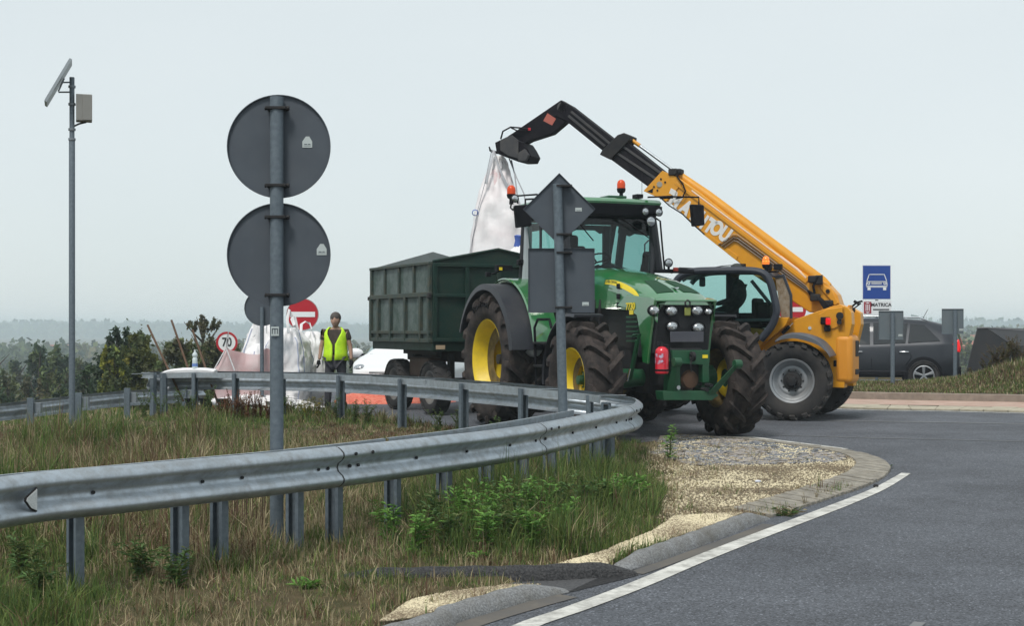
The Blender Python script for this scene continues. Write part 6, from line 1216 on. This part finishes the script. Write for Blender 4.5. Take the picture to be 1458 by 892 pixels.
# dark skip behind the mound
e = thing('skip', 'dark open metal skip half hidden by weeds on the mound, far right', 'skip', loc=(W(1382, 500, 37).x, 37, .2)); q = lambda x, y, D=37: tuple(W(x, y, D)-e.location)
SK = mat('skip_black', (.02, .021, .025), .6, dirt=(.06, .055, .05), dirtamt=.5)
b = MB(); b.add([q(1380, 512), q(1391.5, 468.5), q(1402, 467), q(1442, 493), q(1446, 520), q(1376, 530)], [(0, 1, 2, 3, 4, 5)]); b.build('side_panel', SK, e, smooth=0, solid=.05)
b = MB(); b.add([q(1402, 467), q(1442, 493), q(1446, 520), q(1560, 520, 40), q(1560, 494, 40), q(1530, 472, 40)], [(0, 1, 4, 5), (1, 2, 3, 4)]); b.build('inner_panel', SK, e, smooth=0, solid=.04)
b = MB(); b.tube([q(1391, 468), q(1403, 467.5), q(1470, 472, 38.5), q(1530, 473, 40)], .05, 6, flat=.6); b.build('rim', mat('skip_rim', (.10, .10, .105), .5), e)
b = MB(); b.add([q(1403, 469), q(1530, 475, 40), q(1530, 480, 40), q(1410, 478)], [(0, 1, 2, 3)]); b.build('back_panel', mat('skip_inner', (.05, .05, .055), .6), e, smooth=0, solid=.03)
# litter on the gravel
pl_ = G(1079, 697); e = thing('litter', 'small crumpled white scrap lying on the yellow gravel', 'litter', loc=(pl_[0], pl_[1], float(base(pl_[1]))+.07)); P('scrap', mat('scrap', (.6, .62, .7), .5), e, lambda b: b.ell((0, 0, .008), (.035, .02, .014), 7, 5))
pl_ = G(1247, 694.5); e = thing('stone', 'dark pebble lying on the asphalt by the white line', 'stone', loc=(pl_[0], pl_[1], float(base(pl_[1]))+.015)); P('stone_body', DARK, e, lambda b: b.ell((0, 0, 0), (.03, .022, .02), 7, 5))
# ---------------------------------------------------------------- grass and weeds
def blades(name, P3, H, Wd, C, lean=.6, m=None, curl=.5):
    """P3 roots (n,3), H heights, Wd widths, C colours: bent tapering blades"""
    n = len(P3); a = rng.uniform(0, 2*np.pi, n); la = a+rng.normal(0, .6, n); ln = np.abs(rng.normal(0, lean, n)); ux, uy = -np.sin(a), np.cos(a); lx, ly = np.cos(la)*ln, np.sin(la)*ln
    V = np.zeros((n, 5, 3)); 
    for k, (f, wf) in enumerate(((0, 1), (.5, .8), (1, 0))):
        cx_ = P3[:, 0]+lx*H*f**1.8; cy_ = P3[:, 1]+ly*H*f**1.8; cz = P3[:, 2]+H*f*(1-.35*ln*f)
        if k < 2:
            V[:, 2*k] = np.stack([cx_-ux*Wd*wf/2, cy_-uy*Wd*wf/2, cz], 1); V[:, 2*k+1] = np.stack([cx_+ux*Wd*wf/2, cy_+uy*Wd*wf/2, cz], 1)
        else: V[:, 4] = np.stack([cx_, cy_, cz], 1)
    f = np.array([[0, 1, 3], [0, 3, 2], [2, 3, 4]]); Fc = (f[None]+5*np.arange(n)[:, None, None]).reshape(-1, 3)
    return tag(fast(name, V.reshape(-1, 3), Fc, m, colr=np.repeat(C, 5, 0)), kind='stuff')
BLADE = mat('grass_blade', attr='Col', r=.75, sub=.3, spec=.2)
LEAF = mat('leaf', attr='Col', r=.6, sub=.3, spec=.25)
def vnoise(X, Y, s, seed=0):
    """cheap smooth value noise"""
    r = np.random.default_rng(seed); g = r.uniform(0, 1, (64, 64)); x = X*s+100; y = Y*s+100; i = np.floor(x).astype(int); j = np.floor(y).astype(int); u = x-i; v = y-j; u = u*u*(3-2*u); v = v*v*(3-2*v)
    return (g[i % 64, j % 64]*(1-u)+g[(i+1) % 64, j % 64]*u)*(1-v)+(g[i % 64, (j+1) % 64]*(1-u)+g[(i+1) % 64, (j+1) % 64]*u)*v
gravel_polys = [GR['nose'], GR['verge'], GR['near'], STB, [G(640, 834), G(905, 820), G(872, 812), G(905, 800), G(940, 806), G(800, 848), G(770, 846)]]
GC = np.array([[.105, .165, .042], [.165, .205, .06], [.07, .12, .035]]); STR = np.array([[.44, .38, .24], [.34, .28, .16], [.27, .21, .13]]); BRN = np.array([[.17, .11, .065], [.13, .075, .05]])
def grass_field(name, n, xr, yr, fn, wbase, thr=None):
    X = rng.uniform(*xr, n); Y = rng.uniform(*yr, n); nc = n//45; ci = rng.integers(0, nc, n); cl = rng.uniform(0, 1, n) < .6; cX = rng.uniform(*xr, nc); cY = rng.uniform(*yr, nc); cs_ = rng.uniform(.02, .07, nc)
    X = np.where(cl, cX[ci]+rng.normal(0, 1, n)*cs_[ci], X); Y = np.where(cl, cY[ci]+rng.normal(0, 1, n)*cs_[ci], Y); tc = rng.uniform(0, 1, nc)[ci]; hc = rng.uniform(.55, 1.6, nc)[ci]; u = CX+F*X/Y; v = HY+(EYE-base(Y))*F/Y
    dens, h, g, s_ = fn(X, Y, u, v); keep = rng.uniform(0, 1, n) < dens; X, Y, h, g, s_, cl, tc, hc = X[keep], Y[keep], h[keep], g[keep], s_[keep], cl[keep], tc[keep], hc[keep]; n = len(X)
    t = np.where(cl, np.clip(tc+rng.normal(0, .12, n), 0, 1), rng.uniform(0, 1, n)); h = np.where(cl, h*hc, h*.6); C = np.where((t < g)[:, None], GC[rng.integers(0, 3, n)], np.where((t < g+s_)[:, None], STR[rng.integers(0, 3, n)], BRN[rng.integers(0, 2, n)]))*rng.uniform(.7, 1.3, (n, 1))
    H = h*rng.uniform(.45, 1.25, n); Z = np.maximum(tzr(X, Y), np.where(inside(NOSE, X, Y), base(Y)+.035, -99))-.01; return blades(name, np.stack([X, Y, Z], 1), H, wbase*rng.uniform(.6, 1.4, n)*(.6+H), C, m=BLADE)
def not_bare(X, Y):
    k = ~inside(RB, X, Y) & ~(inside(NOSE, X, Y) & (vnoise(X, Y, 2.6, 5) < .62*np.clip((CX+F*X/Y-955)/110, .1, 1)))
    for i, p in enumerate(gravel_polys): k &= ~(inside(p, X, Y) & (vnoise(X, Y, 3.5, 5) < (.55 if i in (1, 2) else .66*np.clip((CX+F*X/Y-955)/110, .1, 1))))
    return k
def near_fn(X, Y, u, v):
    nb = not_bare(X, Y); n1 = vnoise(X, Y, 1.1, 1); n2 = vnoise(X, Y, 3.0, 2)
    gz_ = ss(520, 640, u)*(1-ss(940, 1010, u))*ss(640, 690, v)*(1-ss(790, 820, v)); g2 = ss(.55, .75, n1)*.6; left = (1-ss(60, 200, u))*ss(740, 800, v)*.7
    g = np.clip(.36+.5*gz_+g2*.6+left*.6+.25*(n2-.5), 0, .95); tall = (.12+.15*gz_)*(1-.68*ss(780, 940, u))+.14*ss(.5, .9, n1)+.12*(1-ss(300, 520, u))*(1-ss(800, 850, v)); s_ = (1-g)*(.8-.35*(1-ss(150, 420, u))*(1-ss(790, 830, v)))
    grav = np.zeros(len(X), bool)
    for p in gravel_polys: grav |= inside(p, X, Y)
    d = np.where(nb, .5+.5*ss(.2, .6, n2+gz_), 0)*(1-.55*ss(900, 985, u)*(n2 > .4))*np.where(grav, .5, 1)*np.where((v > 815) & (u > 350), .75, 1); tall = np.where(grav, .07, tall)*np.where(v > 800, .8, 1)
    return d, tall, np.where(grav, .15, g), np.where(grav, .7, s_)
grass_field('grass', 380000, (-6.2, 3.4), (7.0, 18.4), near_fn, .0085)
def isl_fn(X, Y, u, v):
    nb = not_bare(X, Y); n1 = vnoise(X, Y, .55, 7); n2 = vnoise(X, Y, 1.8, 8)
    brown = 1.15*np.exp(-((v-655)/28.)**2)*ss(-50, 60, u)*(1-ss(560, 700, u)); g = np.clip(.62+.5*(n1-.5)-.8*brown+.2*(n2-.5), .04, .85)
    return np.where(nb, .9, 0), .035+.045*n2+.12*np.exp(-((v-595)/14.)**2)*ss(180, 300, u), g, (1-g)*(.55-.4*brown)
grass_field('grass', 260000, (-13, 1.6), (14, 26.5), isl_fn, .014)
# mound on the right
n = 60000; X = rng.uniform(4.8, 15, n); yk = np.interp(X, kp[:, 0], kp[:, 1]); dd = rng.uniform(.2, 4.2, n); Y = yk+dd; n1 = vnoise(X, Y, 1.2, 4); ft = ss(1.2, 2.2, dd)*ss(9.2, 10.6, X); tt = rng.uniform(0, 1, n); gg = .45+.5*(n1-.5)-.1*ft
C = np.where((tt < gg)[:, None], GC[rng.integers(0, 3, n)], np.where((tt < gg+.3)[:, None], STR[rng.integers(0, 3, n)], BRN[rng.integers(0, 2, n)]))*rng.uniform(.7, 1.25, (n, 1))
blades('mound_grass', np.stack([X, Y, moundz(X, Y)-.02], 1), (.07+.05*n1+.22*ft*n1)*rng.uniform(.5, 1.3, n), .022*rng.uniform(.6, 1.4, n), C, m=BLADE)
# left bank beyond the lower rail
n = 40000; X = rng.uniform(-24, -7, n); Y = rng.uniform(24, 44, n); C = GC[rng.integers(0, 3, n)]*.9; k = rng.uniform(0, 1, n) < .4; C[k] = STR[rng.integers(0, 3, k.sum())]; kk = ~inside(RB, X, Y)
blades('bank_grass', np.stack([X, Y, tzr(X, Y)-.02], 1)[kk], (.25*rng.uniform(.5, 1.5, n))[kk], (.04*rng.uniform(.6, 1.4, n))[kk], C[kk], m=BLADE)
# individual weeds
def leafy(name, label, loc, h, spread, nl, cols, leaf=(.10, .02), group=None, stem=(.10, .11, .03), nst=5, cat='weed', seedh=False, up=.6):
    e = thing(name, label, cat, group, loc=loc); b = MB(); V = []; C = []; Fc = []
    for s_ in range(nst):
        a = random.uniform(0, 6.28); sp = random.uniform(.2, 1)*spread; hh = h*random.uniform(.65, 1.05); tip = Vector((math.cos(a)*sp, math.sin(a)*sp, hh)); mid = Vector((tip.x*.35, tip.y*.35, hh*.55)); r0 = Vector((math.cos(a)*.02, math.sin(a)*.02, -.05))
        b.tube([r0, mid, tip], [.004, .003, .0015], 4)
        for k in range(nl):
            f = random.uniform(.08, 1)**.8; p = r0.lerp(mid, f*2) if f < .5 else mid.lerp(tip, f*2-1); la = random.uniform(0, 6.28); L_ = leaf[0]*random.uniform(.6, 1.3)*(1.15-.5*f); w_ = leaf[1]*random.uniform(.7, 1.3)*(1.1-.4*f); d = Vector((math.cos(la), math.sin(la), random.uniform(.0, up)*1.6)).normalized(); s2 = Vector((-math.sin(la), math.cos(la), random.uniform(-.3, .3)))
            k0 = len(V); V += [p, p+d*L_*.4+s2*w_, p+d*L_*.4-s2*w_+Vector((0, 0, .004)), p+d*L_-Vector((0, 0, L_*.2))]; Fc += [(k0, k0+1, k0+3), (k0, k0+3, k0+2)]; c = np.array(random.choice(cols))*random.uniform(.75, 1.25); C += [c]*4
    b.build('stem', mat('stem_%d' % int(stem[0]*100), stem, .8), e, smooth=60); fast('foliage', np.array([tuple(v) for v in V]), np.array(Fc), LEAF, parent=e, colr=np.array(C)); return e
LG = [(.14, .29, .055), (.17, .33, .07), (.10, .22, .045)]; DG = [(.075, .14, .045), (.09, .17, .05), (.12, .15, .05)]; RB_ = [(.20, .075, .035), (.14, .055, .03), (.26, .13, .05)]; BB = [(.12, .065, .05), (.16, .09, .06)]
def gp3(u, v): X, D = G(u, v); return (X, D, T(X, D))
wl = 'fresh green leafy weed'
for i, (u, v, h) in enumerate([(640, 792, .42), (665, 782, .5), (700, 775, .55), (720, 790, .45), (745, 770, .55), (775, 760, .5), (800, 752, .45), (690, 800, .4), (760, 792, .42), (730, 762, .5), (590, 800, .38), (815, 775, .35), (842, 742, .42), (875, 735, .35), (905, 725, .32), (620, 775, .5), (665, 760, .5), (560, 785, .4)]):
    leafy('weed', wl+' in the dense patch under the near guardrail', gp3(u, v), h*.85, .20, 24, LG if i % 3 else DG, (.10, .016), 'leafy green weeds under the near guardrail', nst=7)
for u, v, lab in ((250, 850, 'broad green weed in the dry grass left of the second rail post'), (30, 830, 'bushy green weed at the lower left beneath the reflector'), (205, 835, 'dark green weed between the first and second rail posts'), (60, 870, 'low green weed near the bottom left corner')): leafy('weed', lab, gp3(u, v), .28, .22, 26, DG, (.09, .010), nst=9)
leafy('weed', 'tufty grass weed growing in the kerb gap beside the asphalt', gp3(1118, 735), .13, .16, 16, DG+STR.tolist(), (.16, .006), nst=7); leafy('weed', 'small tuft at the tip of the paver strip', gp3(1264, 668), .06, .06, 8, DG, (.08, .006), nst=4)
leafy('weed', 'small green rosette in the gravel strip above the bitumen berm', gp3(680, 812), .09, .10, 10, LG, (.10, .012), nst=5); leafy('weed', 'pale green rosette lying in the dry grass near the bottom', gp3(438, 852), .07, .09, 10, LG, (.11, .014), nst=5)
leafy('weed', 'bright green weed standing by the road in front of the tractor', gp3(952, 662), .42, .14, 22, LG, (.09, .014), nst=5)
for u, v in ((1146, 722), (1162, 714)): leafy('weed', 'thin dry sprig on the gravel beside the paver strip', gp3(u, v), .16, .05, 6, STR.tolist(), (.03, .004), group='dry sprigs on the gravel', nst=3, stem=(.14, .11, .05))
for i, (u, v, h) in enumerate([(322, 596, .70), (333, 600, .82), (345, 600, .80), (352, 604, .7), (362, 602, .78), (372, 606, .62), (382, 606, .55), (312, 598, .5), (340, 606, .6)]):
    X, D = G(u, v); D = 22.6+.1*(i % 3); X = (u-CX)/F*D; leafy('dry_dock', 'tall rusty-brown dry weed clump by the far guardrail, left of the big sign post', (X, D, T(X, D)), h*.62, .13, 70, RB_, (.03, .012), 'rusty brown weeds by the far guardrail', stem=(.16, .07, .04), nst=8)
for i, (u, v, h) in enumerate([(336, 790, .75), (350, 795, .7), (362, 788, .85), (375, 792, .7), (148, 800, .5)]): leafy('dead_stalk', 'thin dark dead stalks behind the near guardrail beside the sign post' if i < 4 else 'thin dark dead stalk behind the rail right of the first post', gp3(u, v-18), h, .10, 9, BB, (.025, .008), 'dead stalks near the sign post' if i < 4 else None, stem=(.11, .06, .045), nst=4)
for i, (u, h) in enumerate([(205, .7), (228, .6), (255, .75), (275, .6), (296, .7), (400, .5), (436, .55), (452, .5), (480, .6), (505, .5), (522, .55), (624, .45), (655, .5), (712, .5), (765, .45)]):
    D = np.interp(u, [200, 400, 500, 600, 770], [23.2, 23.0, 21.8, 20.3, 17.6]); X = (u-CX)/F*D; yel = i in (6, 7); leafy('weed', ('yellowing' if yel else 'tall green')+' weed at the foot of the far guardrail, '+('left end' if u < 300 else 'beside the sacks' if u < 540 else 'in front of the tractor wheels'), (X, D, T(X, D)), h*.75, .16, 34, ([(.22, .20, .03), (.28, .22, .04)] if yel else DG+[(.08, .13, .03)]), (.06, .012), 'weeds along the far guardrail '+('left' if u < 300 else 'middle' if u < 540 else 'right')+(' yellow' if yel else ''), nst=6)
for i, (u, h) in enumerate([(1375, .35), (1390, .5), (1405, .45), (1418, .6), (1432, .7), (1445, .75), (1456, .7), (1350, .25), (1365, .3), (1425, .45)]):
    D = 33.2; X = (u-CX)/F*D; leafy('weed', 'brown-green scrubby weed on the mound in front of the dark skip', (X, D, float(moundz(X, D))-.05), h*1.0, .38, 80, [(.12, .10, .035), (.15, .09, .04), (.08, .10, .03)], (.06, .012), 'scrub on the mound', nst=10, stem=(.12, .07, .04))

# ---------------------------------------------------------------- trees
def crown(cs, n, size, cols, gap=.3):
    """leaf-sized faces in clumps; cs: (centre, radii, weight)"""
    V = []; C = []; ws = np.array([c[2] for c in cs], float); ws /= ws.sum()
    for (c, r, _), k in zip(cs, (ws*n).astype(int)):
        nc = max(8, k//70); d = rng.normal(0, 1, (nc, 3)); d /= np.linalg.norm(d, axis=1)[:, None]; ctr = np.array(c)+d*np.array(r)*(rng.uniform(.35, 1, (nc, 1))**.6); i = rng.integers(0, nc, k); p = ctr[i]+rng.normal(0, 1, (k, 3))*np.array(r)*.17
        cc = np.array(cols)[rng.integers(0, len(cols), nc)]*rng.uniform(.65, 1.35, (nc, 1)); V.append(p); C.append(cc[i]*rng.uniform(.75, 1.25, (k, 1)))
    p = np.concatenate(V); C = np.concatenate(C); n = len(p); a = rng.normal(0, 1, (n, 3)); a /= np.linalg.norm(a, axis=1)[:, None]; b_ = np.cross(a, rng.normal(0, 1, (n, 3))); b_ /= np.linalg.norm(b_, axis=1)[:, None]; s_ = size*rng.uniform(.5, 1.4, (n, 1))
    Q_ = np.stack([p-a*s_, p-b_*s_*.5, p+a*s_, p+b_*s_*.5], 1).reshape(-1, 3); return Q_, np.arange(4*n).reshape(-1, 4), np.repeat(C, 4, 0)
def tree(name, label, x, D, ytop, wpx, n, size, cols, group=None, shape='round', base_z=None, trunk=True, low=.15):
    X = (x-CX)/F*D; g = T(X, D); zt = EYE-(ytop-HY)/F*D; h = zt-g; w_ = wpx/F*D/2; e = thing(name, label, 'tree', group, loc=(X, D, g)); cs = []
    if shape == 'round':
        for k in range(9):
            f = random.uniform(low+.1, .86); rr = w_*(1-abs(f-.5)*.9)*random.uniform(.35, .6); a = random.uniform(0, 6.28); o = w_*.62*(1-abs(f-.45)); cs.append(((math.cos(a)*o, math.sin(a)*o, h*f), (rr, rr, h*.16), 1))
        cs.append(((0, 0, h*.86), (w_*.35, w_*.35, h*.10), .6)); cs.append(((0, 0, h*.35), (w_*.85, w_*.85, h*.32), 3))
    elif shape == 'cone':
        for k in range(8): f = .12+.78*k/7; rr = w_*(1.15-f**1.6)*random.uniform(.6, .95); cs.append(((random.uniform(-.35, .35)*w_*(1.1-f), 0, h*f), (rr, rr, h*.09), 1.2-f*.7))
    elif shape == 'sparse':
        for k in range(16): f = random.uniform(.35, .98); a = random.uniform(0, 6.28); o = w_*random.uniform(.3, 1)*(1.1-abs(f-.6)); cs.append(((math.cos(a)*o, math.sin(a)*o, h*f), (w_*.2, w_*.2, h*.05), .5))
        cs.append(((0, 0, h*.3), (w_*.9, w_*.8, h*.20), 6))
    V, Fc, C = crown(cs, n, size, cols); fast('crown', V, Fc, LEAF, parent=e, colr=C)
    if trunk:
        b = MB(); b.tube([(0, 0, -.3), (.05*w_, 0, h*.35), (0, .04*w_, h*.7), (0, 0, h*.93)], [h*.022, h*.016, h*.009, h*.002], 7); 
        for k in range(9 if shape != 'sparse' else 22):
            f = random.uniform(.25, .85); a = random.uniform(0, 6.28); L_ = w_*random.uniform(.4, .9); b.tube([(0, 0, h*f), (math.cos(a)*L_*.5, math.sin(a)*L_*.5, h*(f+.06)), (math.cos(a)*L_, math.sin(a)*L_, h*min(.99, f+.13))], [h*.008, h*.005, h*.0015], 5)
        b.build('trunk', mat('bark', (.06, .05, .04), .9), e)
    return e
TD = [(.05, .085, .045), (.065, .10, .05), (.04, .065, .04)]; TM = [(.10, .135, .05), (.13, .155, .06), (.08, .11, .045)]; TY = [(.26, .27, .04), (.2, .24, .05), (.3, .28, .06)]; TO = [(.11, .115, .055), (.14, .13, .065), (.085, .085, .05)]
tree('evergreen', 'dark ragged evergreen left of the yellow-green tree', 166, 45, 462, 70, 17100, 0.079, TD, low=.0); tree('dark_conifer', 'small pointed dark conifer rising behind the first shovel handle', 201, 50, 464, 26, 6650, 0.079, TD+TM, shape='cone')
tree('leafy_tree', 'yellow-green leafy tree beyond the lower guardrail, brightest of the trees', 163, 40.5, 494, 50, 15200, 0.065, TY+TM, low=.0); tree('leafy_tree', 'mid green tree directly behind the shovel handles', 196, 43, 468, 96, 22800, 0.072, TM+[(.10, .11, .03)], low=.0)
tree('leafy_tree', 'olive bushy tree behind the water bottle', 250, 42, 476, 110, 22800, 0.065, TO+TM, low=.0); tree('birch', 'thin sparse birch with bare twigs sticking up above the other trees', 288, 44, 445, 70, 9880, 0.050, TO+[(.1, .09, .05)], shape='sparse')
tree('leafy_tree', 'olive bushy tree just left of the 70 speed sign', 312, 43, 484, 86, 17100, 0.065, TO, low=.0); tree('leafy_tree', 'dark bush behind the white sacks', 352, 47, 490, 60, 13300, 0.072, TD+TM, low=.0)
tree('dark_tree', 'dark bushy tree right of the solar pole', 128, 47, 515, 66, 15200, 0.079, TD, low=.0); tree('dark_tree', 'broad dark rounded tree in the valley left of the solar pole', 56, 100, 485, 96, 8000, .22, TD+TM, low=.0); tree('dark_tree', 'smaller dark tree just behind the solar pole', 92, 100, 496, 40, 5000, .2, TD, low=.0)
vt = [(-20, 520, 80, 80), (20, 525, 70, 72), (60, 535, 62, 75), (100, 528, 66, 70), (135, 545, 56, 66), (5, 550, 55, 90), (45, 558, 52, 90), (85, 556, 50, 80), (128, 566, 47, 66), (-15, 500, 120, 80), (25, 508, 130, 60), (118, 512, 120, 60), (150, 520, 75, 60), (10, 515, 68, 85), (40, 528, 62, 80), (75, 520, 70, 80), (108, 515, 72, 80), (-10, 545, 58, 90), (25, 552, 56, 85), (65, 560, 52, 85), (100, 552, 52, 80)]
for k, (x, y, D, w_) in enumerate(vt): tree('valley_tree', 'dull green tree in the mass filling the valley at the far left', x, D, y, w_, 10000, .0013*D+.012, TM+TD+TO, 'valley trees left of the yellow-green tree', low=.0, trunk=True)
for k, (x, y, D, w_) in enumerate([(470, 497, 110, 60), (505, 490, 130, 50), (445, 500, 90, 50), (530, 500, 120, 50), (1375, 485, 190, 40), (1350, 487, 150, 30), (1400, 500, 120, 60)]): tree('valley_tree', ('hazy green tree in the valley between the worker and the trailer' if x < 600 else 'hazy green tree beyond the mound near the dark skip'), x, D, y, w_, 5000, .0014*D+.02, TM+TO, 'valley trees behind the worker' if x < 600 else 'valley trees behind the mound', low=.0)
# far woods: bands of small crowns
def woods(D0, D1, nclump, hr, size, x0=-350, x1=1800, seed=0, gapn=.25, mq=60):
    r = np.random.default_rng(seed); u = r.uniform(x0, x1, nclump); D = r.uniform(D0, D1, nclump); X = (u-CX)/F*D; Z = tz(X, D); keep = vnoise(X, D*.6, 3.0/D0, seed+3) > gapn; X, D, Z = X[keep], D[keep], Z[keep]; n = len(X); h = r.uniform(*hr, n)*(.7+.6*vnoise(X, D, 5.0/D0, seed+9)); m = mq
    d = r.normal(0, 1, (n, m, 3)); d /= np.linalg.norm(d, axis=2)[..., None]; d[..., 2] = np.abs(d[..., 2]); p = np.stack([X, D, Z], -1)[:, None]+d*np.stack([h*.62, h*.62, h], -1)[:, None]*r.uniform(.6, 1, (n, m, 1))
    c = (np.array(TM+TD+TO)[r.integers(0, 9, n)]*r.uniform(.7, 1.4, (n, 1)))[:, None]*np.ones((1, m, 1)); p = p.reshape(-1, 3); c = c.reshape(-1, 3); k = len(p); a = r.normal(0, 1, (k, 3)); a /= np.linalg.norm(a, axis=1)[:, None]; b_ = np.cross(a, r.normal(0, 1, (k, 3))); b_ /= np.linalg.norm(b_, axis=1)[:, None]; s_ = size*r.uniform(.6, 1.3, (k, 1))
    tag(fast('far_woods', np.stack([p-a*s_, p-b_*s_*.8, p+a*s_, p+b_*s_*.8], 1).reshape(-1, 3), np.arange(4*k).reshape(-1, 4), LEAF, colr=np.repeat(c, 4, 0)), kind='stuff')
woods(66, 95, 420, (4.5, 6.2), .13, x1=380, seed=16, gapn=.0, mq=240); woods(100, 190, 800, (5.5, 8), .19, seed=6, gapn=.2, mq=160); woods(200, 330, 900, (6, 9), .55, seed=1, gapn=.42); woods(430, 700, 1500, (7, 11), 1.1, seed=2, gapn=.45, mq=50); woods(1000, 1500, 2200, (9, 15), 2.4, seed=3, gapn=.35, mq=40); woods(2100, 2700, 2600, (14, 26), 5, seed=4, gapn=.1, mq=40)
# far houses
for k, (x, y, D, w_, h_) in enumerate(((85, 492, 620, 11, 2.6), (72, 495, 600, 7, 2.4), (1392, 487, 330, 9, 3), (1378, 488, 340, 6, 2.6), (1385, 478, 520, 8, 3))):
    X = (x-CX)/F*D; g = T(X, D); labs = ('far red-roofed house in the fields at the far left', 'small far house with a dull roof left of another at the far left', 'far red-roofed house above the mound near the dark skip', 'small pale far house left of the red roof by the dark skip', 'most distant red-roofed house above the mound')
    zr_ = EYE-(y-HY)/F*D; e = thing('house', labs[k], 'house', loc=(X, D, g)); hb = max(2.6, zr_-g-2.2); P('wall', mat('house_wall', (.5, .46, .4), .9), e, lambda b: b.box((0, 0, hb/2), (w_, 7, hb))); P('roof', mat('roof_red', (.34, .12, .08), .9), e, lambda b: b.prism([(-4.2, hb), (4.2, hb), (0, hb+2.4)], -w_/2-.4, w_/2+.4, 0), smooth=0)
